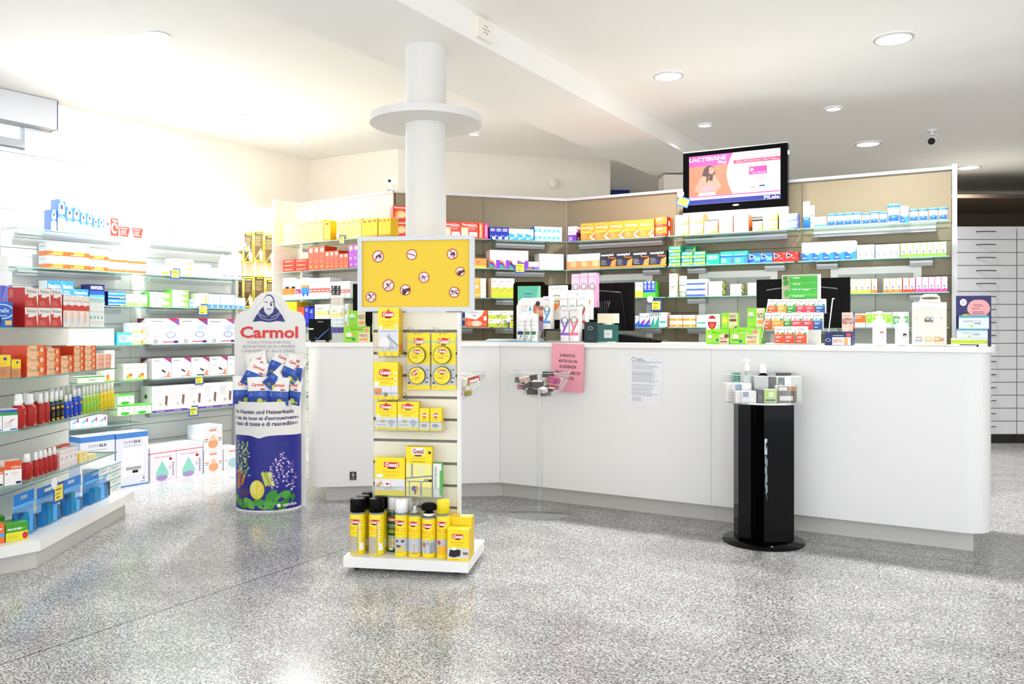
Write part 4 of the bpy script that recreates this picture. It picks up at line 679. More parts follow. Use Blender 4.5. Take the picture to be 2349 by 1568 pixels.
# bottle kinds: body profile [(r,z,colour)], cap profile, art prims, art z-range (fractions of w/2 and h)
BT = {
 'redpump': ([(0, 0, 'R'), (.92, .01, 'R'), (1, .03, 'R'), (1, .54, '#b81a1a'), (.93, .62, '#b81a1a'), (.64, .67, '#b81a1a')], [(.0, .66), (.64, .66, 'w'), (.64, .8, 'w'), (.56, .81, 'w'), (.54, .985, 'W'), (.46, 1, 'W'), (0, 1, 'W')], [rr(.55, .06, .95, .2, '#e8b83a'), rr(.55, .72, .95, .9, '#e8b83a'), ('l', .6, .3, .85, .66, 4, '#e07a5a'), ('e', .4, .1, .06, .03, 'w')], 'spray_bottle'),
 'blackpump': ([(0, 0, 'k'), (1, .02, 'k'), (1, .55, '#101820'), (.9, .62, '#2a5a62'), (.5, .66, 'k')], [(0, .66), (.62, .66, 'w'), (.62, .8, 'w'), (.55, .985, 'W'), (0, 1, 'W')], [rr(.1, .06, .95, .2, '#d8a82a'), rr(.1, .74, .95, .9, '#d8a82a'), ('l', .2, .3, .8, .6, 3, '#a8862a')], 'spray_bottle'),
 'bluepump': ([(0, 0, 'b'), (1, .02, 'b'), (1, .6, '#1f4cd0'), (.9, .66, '#2f6ae0'), (.5, .7, 'b')], [(0, .7), (.62, .7, 'w'), (.56, .985, 'W'), (0, 1, 'W')], [rr(.3, .1, .8, .22, '#e8a83a'), rr(.2, .72, .8, .88, '#e8a83a'), ('l', .3, .35, .7, .6, 2, '#6a9af0')], 'spray_bottle'),
 'greenpump': ([(0, 0, '#9fd838'), (1, .02, '#9fd838'), (1, .62, '#a8de4a'), (.5, .68, '#dff0b8')], [(0, .68), (.72, .68, '#eef6e0'), (.68, 1, '#f4f9ec'), (0, 1, 'W')], [rr(.3, .08, .7, .2, '#e8982a'), rr(.3, .74, .8, .88, '#e8982a'), rr(.45, .3, .52, .7, '#dff0b8')], 'spray_bottle'),
 'yellowpump': ([(0, 0, '#f0cc14'), (1, .02, '#f0cc14'), (1, .66, '#f5dc2a'), (.5, .7, '#f5e88a')], [(0, .7), (.68, .7, '#faf6dc'), (.64, 1, '#fbf9ec'), (0, 1, 'W')], [rr(.3, .08, .7, .16, '#e8982a'), rr(.3, .74, .8, .9, '#e8982a'), ('d', .3, .5, .6, .4, .04, '#8a7a1a')], 'spray_bottle'),
 'whitejug': ([(0, 0, 'w'), (1, .02, 'w'), (1, .66, 'W'), (.5, .86, 'W'), (.35, .9, 'W')], [(0, .9), (.35, .9, 'W'), (.4, 1, 'W'), (0, 1, 'W')], [('l', .15, .12, .85, .22, 1, 'v'), rr(.1, .5, .9, .54, 'z')], 'bottle'),
 'lidjar': ([(0, 0, 'w'), (1, .02, 'w'), (1, .82, 'w')], [(0, .82), (1.04, .82, '#3f8fd8'), (1.04, .98, '#5aa6e8'), (.98, 1, '#5aa6e8'), (0, 1, '#5aa6e8')], [rr(.0, .12, 1, .5, '#1f5fd0'), ('e', .5, .48, .32, .14, '#7fbce8'), ('l', .35, .66, .6, .86, 1, 'L')], 'jar'),
 'whitejar': ([(0, 0, 'w'), (1, .02, 'w'), (1, .7, 'w'), (.85, .8, 'w')], [(0, .8), (.9, .8, 'W'), (.9, 1, 'W'), (0, 1, 'W')], [rr(.1, .1, .9, .4, '#5aa0e8')], 'jar'),
 'lotion': ([(0, 0, '#1f5fd0'), (1, .02, '#1f6ad8'), (1, .42, '#2f86e0'), (1, .43, 'W'), (1, .84, 'W')], [(0, .84), (.95, .84, 'W'), (.95, 1, 'W'), (0, 1, 'W')], [('e', .5, .46, .4, .08, '#8fc8f0')], 'bottle'),
 'tube': ([(0, 0, 'w'), (.8, .01, 'w'), (.9, .14, 'w'), (.95, .16, 'w'), (1, .98, 'w'), (0, 1, 'w')], None, [rr(.1, .2, .9, .25, '#6ac04a'), rr(.1, .54, .9, .58, '#3f8a5a'), ('l', .2, .3, .8, .5, 3, 'u')], 'cream_tube'),
 'greytube': ([(0, 0, '#c8cacc'), (.8, .01, '#c8cacc'), (1, .9, '#d6d8da'), (0, 1, '#d6d8da')], None, [], 'cream_tube'),
 'dietpot': ([(0, 0, 'w'), (1, .02, 'w'), (1, .64, 'w'), (.9, .72, 'w')], [(0, .72), (.95, .72, 'W'), (.93, .98, 'W'), (0, 1, 'W')], [rr(0, .42, 1, .62, 'n'), ('p', [(.5, .05), (.9, .05), (.75, .4), (.6, .36)], 'n'), ('l', .1, .66, .9, .8, 1, 'L'), rr(0, .95, 1, .97, 'l')], 'bottle'),
 'greenpot': ([(0, 0, 'w'), (1, .02, 'w'), (1, .64, 'w'), (.9, .72, 'w')], [(0, .72), (.95, .72, 'W'), (.93, .98, 'W'), (0, 1, 'W')], [rr(.1, .42, .9, .62, '#2f7a52'), ('p', [(.3, .05), (.7, .05), (.6, .4), (.4, .3)], '#2f7a62'), ('l', .1, .66, .9, .8, 1, 'P'), rr(0, .95, 1, .97, 'l')], 'bottle'),
}
for n_ in ('9', '10', '11'):
    a_ = BT['lidjar']; BT['lidjar'+n_] = (a_[0], a_[1], a_[2][:-1]+[('t', .38, .64, .45+.12*len(n_), .86, n_, '#5a6a9a')], a_[3])
def cylmap(r, z0, z1):
    def f(u, v, l):
        x = max(-1, min(1, 2*u-1))*.985; rr_ = r+.0003+.00012*l; return (x*rr_, -math.sqrt(1-x*x)*rr_, z0+(z1-z0)*v)
    return f
def bottle_meshes(kind, w, h):
    k = (kind, round(w, 3), round(h, 3))
    if k in CACHE: return CACHE[k]
    body, cap, art, nm = BT[kind]; r = w/2
    b = MB().lathe([(p[0]*r, p[1]*h, p[2]) for p in body], 'w', 20)
    zt = max(p[1] for p in body if p[0] > .93)*h
    b.art(art, cylmap(r, 0, zt), sub=8)
    c = MB().lathe([(p[0]*r, p[1]*h)+tuple(p[2:]) for p in cap], 'W', 16).data('cap') if cap else None
    CACHE[k] = (b.data(nm), c); return CACHE[k]
NUM = ['first', 'second', 'third', 'fourth', 'fifth', 'sixth', 'seventh', 'eighth', 'ninth', 'tenth', 'eleventh', 'twelfth']
USED = {}
NAMES = {}
for nm_, sts in dict(dropper_carton='dropb dropg dropy dropo dropm dropr', tea_carton='mint5 pinkflora flower flowertall yflower lyinggreen', antacid_carton='riopan riopan2 alka navy', blood_pressure_monitor_box='bpm bpm2 bpm3',
  ointment_carton='fenistil fenipale persk greenblue voltaren thermo thermow', humidifier_box='humi sensation', diffuser_box='diffuser diffuserb', vein_care_carton='antistax antitall', supplement_carton='supp suppo suppg suppr suppb suppd',
  vitamin_carton='dflame dviolet neocit neocits yellpale yellstrong redflat', hygiene_carton='lacb lacv lacp lacr lacg laco lacpink', cosmetic_carton='darkteal barw grn brn slv vbox plt tealb drk', insect_trap_box='gesalbox gesalsmall gesalstrip gesaltrap gesalpaper gesaldeko gesalbait gesalback aspiv',
  snack_box='zona zonas ketoup', cold_remedy_carton='neotylol aspg aspt aspb vicksb vicksr sunrise', sachet_packet='redring').items():
    for q_ in sts.split(): NAMES[q_] = nm_
def put(style, w, h, d, x, y, z, rz, label, cat=None, name=None, group=None):
    n_ = USED.get(label, 0); USED[label] = n_+1
    if style in BT:
        bm, cm = bottle_meshes(style, w, h)
        o = link(name or BT[style][3], bm, None, (x-math.sin(rz)*w/2, y+math.cos(rz)*w/2, z), rz, label=label, category=cat or BT[style][3].split('_')[-1], group=group)
        if cm: link('cap', cm, o)
        return o
    return link(name or NAMES.get(style, 'medicine_carton'), carton_mesh(style, w-.001, h-.0006, d), None, (x, y, z), rz, label=label, category=cat or 'box', group=group)
LAY = {2: ['lower', 'upper'], 3: ['bottom', 'middle', 'top'], 4: ['bottom', 'second', 'third', 'top']}
def row(line, z, loc, items, depth=.15):
    for it in items:
        x0, x1, nx, nz, yt, st, desc = it[:7]; kw = dict(it[7]) if len(it) > 7 else {}
        ln = line.off(-kw.pop('back')) if 'back' in kw else line
        zz = z+kw.pop('dz', 0); d = kw.pop('d', depth); loc_ = kw.pop('loc', loc)
        a, b = ln.hit(x0), ln.hit(x1); W = math.hypot(b[0]-a[0], b[1]-a[1])/nx; Ym = (a[1]+b[1])/2
        h = (zof(yt, Ym)-zz)/nz
        grp = f'{desc.split(",")[0]}s, {loc_}' if nx*nz > 1 else None
        for j in range(nx):
            t_ = (j+.5)/nx; px, py = a[0]+(b[0]-a[0])*t_, a[1]+(b[1]-a[1])*t_
            for k in range(nz):
                lab = desc
                if nx > 1: lab = f'{NUM[j]} {desc} from the left'
                if nz > 1: lab += f', {LAY[nz][k] if nz in LAY else NUM[k]+" up"}'
                if nx > 1 and nz == 1: lab = f'{NUM[j]} of {["two","three","four","five","six","seven","eight","nine","ten"][nx-2]} {desc}s from left'
                lab_ = f'{lab}, {loc_}'
                if len(lab_.replace('-', ' ').split()) > 16: lab_ = lab_.replace(' from the left,', ' from left,').replace('with ', '').replace(' and ', ' ')
                put(st, W if st not in BT else min(W, (x1-x0)/nx/F*py*(1.25 if 'pump' in st else 1.05)), h, d, px, py, zz+k*h+.0003, ln.rz, lab_, group=grp, **kw)
# ================= left wall =================
LF = LW.off(.22)
row(LF, ZL[0], 'top left shelf', [
 (117, 130, 1, 1, 480, 'mint5', 'partly hidden blue carton at the far left end'), (132, 151, 1, 1, 457, 'mint5', 'tallest blue floral carton'),
 (151.5, 184, 2, 1, 475, 'mint5', 'tall blue floral carton'), (184.5, 213, 2, 1, 488, 'mint5', 'medium blue floral carton'), (213.5, 239, 2, 1, 500, 'mint5', 'small blue floral carton'),
 (239.5, 254, 1, 1, 500, 'pinkflora', 'pink floral carton'), (255, 272, 1, 1, 500, 'redring', 'red carton with white ring'), (273, 300, 1, 1, 519, 'tiltred', 'pale blue carton with tilted red panel, left one')], .1)
row(LF, ZL[0], 'top left shelf', [(303, 330, 1, 1, 522, 'tiltred', 'pale blue carton with tilted red panel, right one'),
 (348, 401, 1, 2, 514, 'syringe', 'wide white carton with blue pen'), (401.5, 444, 1, 3, 520, 'syringe', 'flat white carton with blue pen'), (445, 491, 1, 1, 545, 'syringep', 'single flat white carton with pink pen'),
 (492, 533, 1, 3, 530, 'syringep', 'flat white carton with pink pen'), (535, 561, 3, 1, 532, 'aquabot', 'white carton with aqua lower half')], .12)
row(LF, ZL[1], 'second left shelf', [(108, 157, 1, 2, 557, 'riopan', 'orange and white antacid carton, leftmost stack'), (157.5, 205, 1, 2, 561, 'riopan', 'orange and white antacid carton, second stack'),
 (205.5, 249, 1, 2, 571, 'riopan', 'orange and white antacid carton, third stack'), (250, 293, 1, 2, 579, 'riopan2', 'white carton with orange base, left stack'), (293.5, 336, 1, 2, 583, 'riopan2', 'white carton with orange base, right stack'),
 (346, 388, 1, 1, 609, 'bluebar', 'low white carton with pale blue end'), (398, 444, 1, 3, 594, 'bluebar', 'flat white carton with orange bar'), (445, 484, 1, 2, 606, 'syringep', 'flat white and pale blue carton'), (485, 507, 1, 2, 615, 'flat', 'small flat white carton'),
 (508, 525, 1, 1, 583, 'whitejug', 'left white shouldered bottle'), (525.5, 541, 1, 1, 584, 'whitejug', 'middle white shouldered bottle'), (541.5, 559, 1, 1, 586, 'whitejug', 'right white shouldered bottle')], .12)
row(LF, ZL[2], 'third left shelf', [(108, 142, 1, 1, 643, 'basica', 'largest bright blue carton'), (143, 169, 1, 1, 645, 'basica', 'narrower bright blue carton'), (170, 203, 1, 1, 663, 'basica', 'low bright blue carton'),
 (205, 240, 1, 1, 652, 'navy', 'navy carton with white strip'), (248, 288, 1, 2, 668, 'persk', 'blue gel carton with yellow spot'), (289, 338, 1, 1, 675, 'xgreen', 'white and green carton with lilac cross'),
 (343, 394, 1, 2, 670, 'greenblue', 'wide green and pale blue carton'), (395, 433, 1, 3, 665, 'greenblue', 'narrow green and pale blue carton'), (435, 456, 1, 2, 686, 'mist', 'small white carton beside the price card'),
 (458, 478, 1, 1, 672, 'whitelime', 'white and lime upright carton'), (479, 505, 2, 1, 675, 'mist', 'pale blue medicine carton'), (506, 539, 3, 1, 676, 'mist', 'pale blue misty carton'), (540, 563, 2, 1, 683, 'mist', 'short pale blue carton')], .12)
row(LF, ZL[3], 'fourth left shelf', [(145, 262, 4, 1, 750, 'plainwhite', 'plain white upright carton'), (268, 302, 1, 1, 762, 'teal', 'aqua carton with white label'), (302.5, 337, 1, 2, 740, 'xorange', 'white and green carton with orange cross'),
 (341, 411, 1, 1, 730, 'bpm', 'left wide blood pressure monitor box', dict(d=.16)), (411.5, 476, 1, 1, 730, 'bpm', 'middle wide blood pressure monitor box', dict(d=.16)), (476.5, 541, 1, 1, 731, 'bpm', 'right wide blood pressure monitor box', dict(d=.16))], .12)
row(LF, ZL[4], 'fifth left shelf', [(178, 240, 1, 1, 862, 'lyinggreen', 'long low carton with green edge'), (240.5, 263, 1, 1, 803, 'flowertall', 'tall white carton with flower base'),
 (283, 337, 2, 1, 834, 'flower', 'small white flower carton'), (349, 393, 1, 1, 821, 'bpm2', 'leftmost white wrist monitor box', dict(d=.16)), (394, 438, 1, 1, 820, 'bpm2', 'second white wrist monitor box', dict(d=.16)), (439, 480, 1, 1, 819, 'bpm2', 'third white wrist monitor box', dict(d=.16)),
 (481, 522, 1, 1, 817, 'bpm2', 'fourth white wrist monitor box', dict(d=.16)), (523, 552, 1, 1, 816, 'bpm2', 'fifth white wrist monitor box', dict(d=.16))], .12)
row(LF, .45, 'lowest left shelf', [(162, 246, 4, 1, 955, 'swirl', 'white carton with blue pink swirl')], .12)
row(LF, ZL[5], 'lowest left shelf', [(270, 308, 1, 2, 904, 'greenleaf', 'green leafy carton, stacked pair'), (309, 347, 1, 1, 926, 'greenleaf', 'single low green leafy carton'),
 (349, 534, 5, 1, 880, 'bpm3', 'white arm monitor box with purple base', dict(d=.16)), (534.5, 556, 1, 1, 875, 'bpm3', 'last white arm monitor box, half behind the stand', dict(d=.16))], .12)
LG = LW.off(.37)
row(LG, 0, 'on the floor by the left wall', [(184, 263, 1, 1, 999, 'humi', 'left tall white humidifier box', dict(d=.22)), (266, 340, 1, 1, 991, 'humi', 'right tall white humidifier box', dict(d=.22)),
 (345, 404, 1, 1, 1024, 'sensation', 'left red striped droplet box', dict(d=.26)), (405, 465, 1, 1, 1016, 'sensation', 'right red striped droplet box', dict(d=.26)),
 (468, 511, 1, 1, 1030, 'diffuser', 'orange diffuser box, lower one', dict(d=.22)), (513, 556, 1, 1, 1026, 'diffuserb', 'pale blue diffuser box partly hidden', dict(d=.22))])
zt_ = zof(1030, LG.hit(489)[1])
row(LG, zt_, 'on the lower diffuser box', [(467, 510, 1, 1, 975, 'diffuser', 'orange diffuser box, upper one', dict(d=.22))])
# ================= gondola =================
FP = Line((-2.43, 3.96), (-2.48, 5.0)); FO = Line((-2.43-.64*.55, 3.94-.77*.55), (-2.43, 3.94))
row(FP, ZF[0], 'top gondola shelf', [(57, 87.5, 1, 2, 660, 'antistax', 'red vein carton, left stack'), (88, 116, 1, 2, 661, 'antistax', 'red vein carton, middle stack'), (116.5, 142, 1, 2, 662, 'antistax', 'red vein carton, right stack'),
 (145, 205, 4, 1, 678, 'antitall', 'slim white and red carton'), (206, 239, 4, 1, 681, 'tealtall', 'slim white and teal carton')], .13)
row(FO, ZF[0], 'top gondola shelf', [(-14, 29, 1, 1, 692, 'dotin', 'royal blue carton at left picture edge'), ], .1)
row(FO.off(-.12), ZF[0], 'behind the royal blue carton', [(2, 29, 1, 1, 655, 'violet', 'violet and white carton')], .05)
row(FP, ZF[1], 'second gondola shelf', [(61, 105, 1, 3, 792, 'fenistil', 'largest orange gel carton'), (106.5, 138, 1, 3, 798, 'fenistil', 'medium orange gel carton'), (139, 168, 1, 2, 815, 'fenistil', 'short stack orange gel carton'),
 (169, 193, 1, 4, 793, 'fenistil', 'small orange gel carton, left stack'), (194, 220, 1, 4, 792, 'fenistil', 'small orange gel carton, right stack'), (221, 255, 2, 3, 812, 'fenipale', 'pale orange carton')], .12)
row(FP.off(-.15), ZF[1], 'second gondola shelf behind', [(24, 60, 2, 3, 792, 'fenistil', 'rear orange gel carton', dict(d=.08))])
row(FO, ZF[1], 'second gondola shelf', [(-10, 25, 1, 1, 814, 'yelbrown', 'larger yellow and brown carton'), (26, 48, 1, 1, 824, 'yelbrown', 'smaller yellow and brown carton')], .1)
row(FP, ZF[2], 'third gondola shelf', [(45.5, 68, 1, 1, 903, 'redpump', 'leftmost large red spray bottle'), (70, 93, 1, 1, 903, 'redpump', 'second large red spray bottle'), (94, 107, 1, 1, 901, 'redpump', 'third red spray bottle'), (107.5, 119, 1, 1, 899, 'redpump', 'fourth red spray bottle'),
 (119.5, 151, 3, 1, 896, 'blackpump', 'black spray bottle'), (152, 171, 2, 1, 904, 'bluepump', 'short blue spray bottle'), (171.5, 192, 2, 1, 890, 'bluepump', 'tall blue spray bottle'), (192.5, 231, 5, 1, 884, 'greenpump', 'lime green spray bottle'), (232, 266, 4, 1, 879, 'yellowpump', 'yellow spray bottle')])
row(FP.off(-.09), ZF[2], 'third gondola shelf, rear row', [(62, 80, 1, 1, 900, 'redpump', 'left red spray bottle'), (84, 100, 1, 1, 899, 'redpump', 'right red spray bottle'), (120, 180, 5, 1, 886, 'greenpump', 'white capped lime bottle')])
row(FO, ZF[2], 'third gondola shelf', [(6, 41, 1, 1, 938, 'dosp', 'white carton with green and blue bands'), (-30, 5, 1, 1, 940, 'dosp', 'cut off white and green carton')], .1)
row(FP, ZF[3], 'lowest gondola shelf', [(64, 82, 1, 1, 1040, 'redpump', 'leftmost small red spray bottle'), (83, 136, 5, 1, 1030, 'redpump', 'small red spray bottle'),
 (137, 178, 4, 1, 1030, 'redline', 'slim white carton with red lines'), (180, 201, 1, 2, 1036, 'ybox', 'pale yellow carton'), (202, 220, 1, 1, 1041, 'ybox', 'single small yellow carton')], .07)
row(FO, ZF[3], 'lowest gondola shelf', [(10, 50, 1, 1, 1056, 'formag', 'orange topped magnesium carton'), (-34, 8, 1, 1, 1073, 'formag', 'cut off orange topped carton')], .07)
FQ = Line((-2.36-.64*.55, 3.95-.77*.55), (-2.36, 3.95)).off(-.03)
row(FQ, .1405, 'on the gondola base', [(13, 65, 1, 1, 1199, 'zink', 'green and yellow zinc carton with raspberry'), (-40, 11, 1, 1, 1204, 'vitc', 'orange carton cut off at the left edge')], .11)
row(FQ.off(-.17), .1405, 'on the gondola base', [(-30, 11, 1, 1, 1186, 'zink', 'rear green carton behind the zinc carton')], .07)
FB = Line((-2.42, 4.0), (-2.50, 5.06))
row(FB, .1405, 'on far tip of gondola base', [(228, 252, 1, 4, 1070, 'whitestack', 'white carton with teal top, left pile'), (253, 277, 1, 4, 1062, 'whitestack', 'white carton with teal top, right pile')], .1)
# blue toiletry bags
def bag(px0, px1, ytop, k):
    ln = FP.off(.03); a, b = ln.hit(px0), ln.hit(px1); w_ = math.hypot(b[0]-a[0], b[1]-a[1]); m = ((a[0]+b[0])/2, (a[1]+b[1])/2); h = zof(ytop, m[1])-.1405
    t = thing('toiletry_bag', f'{["leftmost","second","third","rightmost"][k]} clear blue zip bag with handle hole on the gondola base', 'bag', (*m, .1405), ln.rz, 'blue toiletry bags')
    mb = MB(); n = 8
    for s_ in (-1, 1):
        vs = []
        for j in range(7):
            v = j/6; z = h*.72*v; dep = .03*(1-v**2)+.003
            for i in range(n+1):
                u = i/n; vs.append(((u-.5)*w_*(1-.12*v), .05+s_*dep*(math.sin(math.pi*u)**.3*.9+.1), z))
        mb.mesh(vs, [(j*(n+1)+i, j*(n+1)+i+1, (j+1)*(n+1)+i+1, (j+1)*(n+1)+i) for j in range(6) for i in range(n)], 'blueplastic', True)
    obj('pouch', mb, t)
    w2 = w_*.44
    mb = MB(); z0 = h*.74
    for x0, x1, za, zb in ((-w2, -w2*.35, z0, h), (w2*.35, w2, z0, h), (-w2*.35, w2*.35, z0, z0+.4*(h-z0)), (-w2*.35, w2*.35, z0+.75*(h-z0), h)): mb.box(x0, .048, za, x1, .0505, zb, '#1b7fd8')
    obj('handle', mb, t)
    obj('zip_seam', MB().box(-w2, .043, z0-.012, w2, .055, z0, '#5fb8f0'), t)
    mb = MB(); rr_ = random.Random(k)
    for i, c_ in enumerate(('#0a2a5a', '#0c8a7a', '#7fd8f8', '#061230')):
        x = (-.36+.22*i)*w_; hh = h*rr_.uniform(.3, .6); mb.box(x, .033, .004, x+.18*w_, .066, hh, c_, side='#0f3f6a')
    obj('contents', mb, t)
for k, (a, b, y) in enumerate(((52, 103, 1128), (104, 158, 1112), (159, 208, 1095), (209, 266, 1078))): bag(a, b, y, k)
# red striped sachet bundles behind
row(FP.off(-.1), ZF[3], 'behind small red bottles', [(115, 160, 2, 1, 1022, 'redring', 'red sachet packet')], .03)
# A4 leaflet stand above the gondola
ls = FO.off(-.2); q = at(62, 745, 4.0)
mb = MB(); mb.box(-.1, 0, 0, .1, .004, .36, '#f6f6f4'); mb.art([('l', .1, .45, .9, .88, 8, '#e6e6e2'), ('r', 0, 0, .5, .12, '#efe08a'), ('p', [(.45, 0), (1, 0), (1, .16)], '#7a80d0')], lambda u, v, l: (-.1+.2*u, -.0002*l, .36*v))
obj('leaflet_sheet', mb, loc=(-2.62, 4.02, 1.181), rz=.95, label='white printed leaflet sheet standing behind the red vein cartons', category='leaflet')
# ================= taupe wall =================
G1, G2, G3 = B1.off(.25), B2.off(.25), B3.off(.25)
row(G1, ZR[0], 'top shelf, left taupe bay', [(1303, 1322, 1, 1, 519, 'purple', 'purple and white carton'), (1332, 1501, 5, 1, 507, 'neocit', 'orange cold remedy carton'), (1503, 1530, 1, 2, 497, 'neocits', 'small orange and red carton')])
row(G1, ZR[0], 'top shelf under the television', [(1549, 1580, 1, 2, 493, 'prost', 'white and orange carton, first stack'), (1581, 1614, 1, 2, 489, 'prost', 'white and orange carton, second stack'), (1615, 1647, 1, 1, 507, 'prost', 'single white and orange carton'),
 (1649, 1681, 1, 3, 495, 'sinflat', 'flat white carton, left stack'), (1683, 1717, 1, 3, 492, 'sinflat', 'flat white carton, right stack'), (1726, 1749, 1, 1, 507, 'prosty', 'low white and lime carton'), (1750, 1784, 1, 2, 487, 'prosty', 'white and lime carton'), (1787, 1829, 1, 2, 490, 'prostb', 'white and blue carton')], .12)
row(G1, ZR[0], 'top shelf, right taupe bay', [(1841, 1857, 1, 1, 462, 'lotion', 'tall white and blue lotion bottle'), (1858, 1868, 1, 1, 470, 'tube', 'tall white tube beside the lotion'), (1868.5, 1895, 3, 1, 497, 'whitejar', 'small white jar'),
 (1897, 1975, 4, 1, 488, 'lidjar', 'white jar with blue lid'), (1977, 1995, 1, 1, 488, 'lidjar', 'fifth blue lidded jar'), (1996, 2015, 1, 1, 484, 'lidjar', 'sixth, taller blue lidded jar'), (2017, 2034, 1, 1, 485, 'lidjar', 'blue lidded jar left of the biggest'),
 (2035, 2064, 1, 1, 467, 'lidjar', 'biggest blue lidded jar'), (2065, 2084, 1, 1, 472, 'similac', 'white and blue carton among the jars'), (2086, 2106, 1, 1, 479, 'lidjar', 'blue lidded jar right of the carton'), (2108, 2128, 1, 1, 478, 'lidjar9', 'third last blue lidded jar'), (2131, 2151, 1, 1, 476, 'lidjar10', 'second last blue lidded jar'), (2153, 2174, 1, 1, 475, 'lidjar11', 'rightmost blue lidded jar')], .1)
row(G1, ZR[1], 'second shelf, left taupe bay', [(1301, 1376, 3, 1, 582, 'sunrise', 'peach and white carton'), (1377, 1529, 4, 1, 577, 'neotylol', 'black flu remedy carton')])
row(G1, ZR[1], 'second shelf, middle taupe bay', [(1534, 1561, 1, 3, 564, 'aspg', 'green and yellow carton, leftmost stack'), (1563, 1589, 1, 2, 577, 'aspg', 'green and yellow carton, second stack'), (1590, 1618, 1, 2, 576, 'aspg', 'green and yellow carton, third stack'),
 (1619.5, 1651, 1, 1, 582, 'aspt', 'plain teal carton'), (1652, 1716, 2, 1, 576, 'aspb', 'teal carton with blue band'), (1717, 1772, 2, 1, 580, 'vicksb', 'bright blue carton with triangle'), (1773, 1830, 2, 1, 578, 'vicksr', 'red carton with triangle')], .1)
row(G1.off(-.12), ZR[1], 'behind the second green stack', [(1567, 1597, 1, 1, 564, 'aspg', 'tall green and yellow carton')], .06)
row(G1, ZR[1], 'second shelf, right taupe bay', [(1839, 1963, 5, 1, 554, 'similac', 'white and blue wave carton'), (1965, 2006, 3, 1, 561, 'dropb', 'slim blue dropper carton', dict(loc='left trio, second shelf, right taupe bay')), (2008, 2064, 4, 1, 560, 'dropb', 'slim blue dropper carton', dict(loc='right four, second shelf, right taupe bay')), (2065, 2171, 7, 1, 556, 'dropg', 'slim green dropper carton')], .11)
row(G1, ZR[2], 'third shelf, left taupe bay', [(1444, 1475, 3, 1, 647, 'calm', 'yellow and white carton'), (1476, 1503, 3, 1, 645, 'floradix', 'blue and green carton')], .1)
row(G1, ZR[2], 'third shelf, middle taupe bay', [(1535, 1553, 1, 1, 627, 'aloe', 'tall cream aloe carton'), (1556, 1573, 1, 1, 632, 'tube', 'white upright cream tube'), (1575, 1623, 1, 3, 640, 'bluecheck', 'flat white and blue carton'),
 (1625, 1657, 1, 1, 645, 'sunfl', 'larger white sunflower carton'), (1675, 1701, 1, 1, 651, 'sunfl', 'smaller white sunflower carton'), (1715, 1735, 1, 1, 648, 'sunfl', 'white sunflower carton beside the monitor')], .1)
row(G1, ZR[2], 'third shelf, right taupe bay', [(1943, 1998, 4, 1, 640, 'dropy', 'slim yellow dropper carton'), (1999, 2012, 1, 1, 639, 'dropo', 'slim pink dropper carton beside the yellow ones'), (2026, 2069, 3, 1, 638, 'dropo', 'slim orange dropper carton'), (2070, 2099, 2, 1, 637, 'dropr', 'slim red dropper carton'), (2100, 2173, 5, 1, 635, 'dropm', 'slim magenta dropper carton')], .1)
row(G1, ZR[3], 'fourth shelf, left taupe bay', [(1443, 1466, 2, 1, 724, 'wave', 'white carton with blue wave'), (1467, 1490, 2, 1, 718, 'wavep', 'white carton with violet wave'), (1491, 1510, 2, 1, 716, 'wavet', 'white carton with green wave'), (1511, 1530, 1, 1, 716, 'teallab', 'pale teal labelled carton')], .1)
row(G1, ZR[3], 'fourth shelf, middle taupe bay', [(1536, 1566, 1, 2, 722, 'orstripe', 'orange striped carton, left stack'), (1567, 1596, 1, 2, 722, 'orstripe', 'orange striped carton, right stack'), (1597.5, 1621, 1, 1, 722, 'teallab', 'white carton with slanted stripe')], .1)
row(G1, ZR[3], 'fourth shelf, right taupe bay', [(1958, 1985, 1, 1, 719, 'orlabel', 'white carton with orange label'), (1986, 2047, 4, 1, 716, 'limelabel', 'white carton with lime label'), (2048, 2084, 2, 1, 715, 'leaf', 'white carton with leaf print')], .1)
# corner wall right of the yellow sign
row(G2, ZR[0], 'top shelf beside the column', [(901, 935, 1, 2, 471, 'thermo', 'red heat patch carton left of column'), (1017, 1057, 1, 1, 508, 'thermow', 'left red heat wrap carton'), (1057.5, 1097, 1, 1, 509, 'thermow', 'right red heat wrap carton'), (1098, 1109, 1, 1, 511, 'thino', 'slim orange carton'), (1110, 1120, 1, 1, 512, 'thinp', 'slim hot pink carton')])
row(G2, ZR[0], 'top shelf, corner bay', [(1123, 1166, 3, 1, 521, 'alka', 'royal blue antacid carton'), (1167, 1224, 3, 1, 525, 'skyb', 'white and sky blue carton'), (1226, 1289, 3, 2, 520, 'aqua20', 'white and aqua carton')], .12)
row(G2, ZR[1], 'second shelf, corner bay', [(1087, 1116, 1, 1, 592, 'cystoc', 'low orange and yellow carton'), (1124, 1212, 4, 1, 574, 'rainbow', 'white carton with rainbow arc'), (1212.5, 1236, 1, 1, 600, 'rainlow', 'low white carton with rainbow foot'), (1237, 1293, 1, 6, 582, 'whitebar', 'flat plain white carton')], .12)
row(G2, ZR[2], 'third shelf, corner bay', [(1087, 1101, 1, 1, 637, 'orpill2', 'orange upright carton'), (1101.5, 1115, 1, 1, 638, 'orpill', 'white and orange upright carton'), (1127, 1180, 3, 1, 638, 'check', 'lime carton with brown tick')], .1)
row(G2, ZR[3], 'fourth shelf, corner bay', [(1067, 1118, 1, 1, 711, 'voltaren', 'orange and white pain patch carton'), (1120, 1151, 1, 2, 712, 'checkb', 'lime carton with navy tick, left'), (1151.5, 1182, 1, 2, 712, 'checkb', 'lime carton with navy tick, right')], .1)
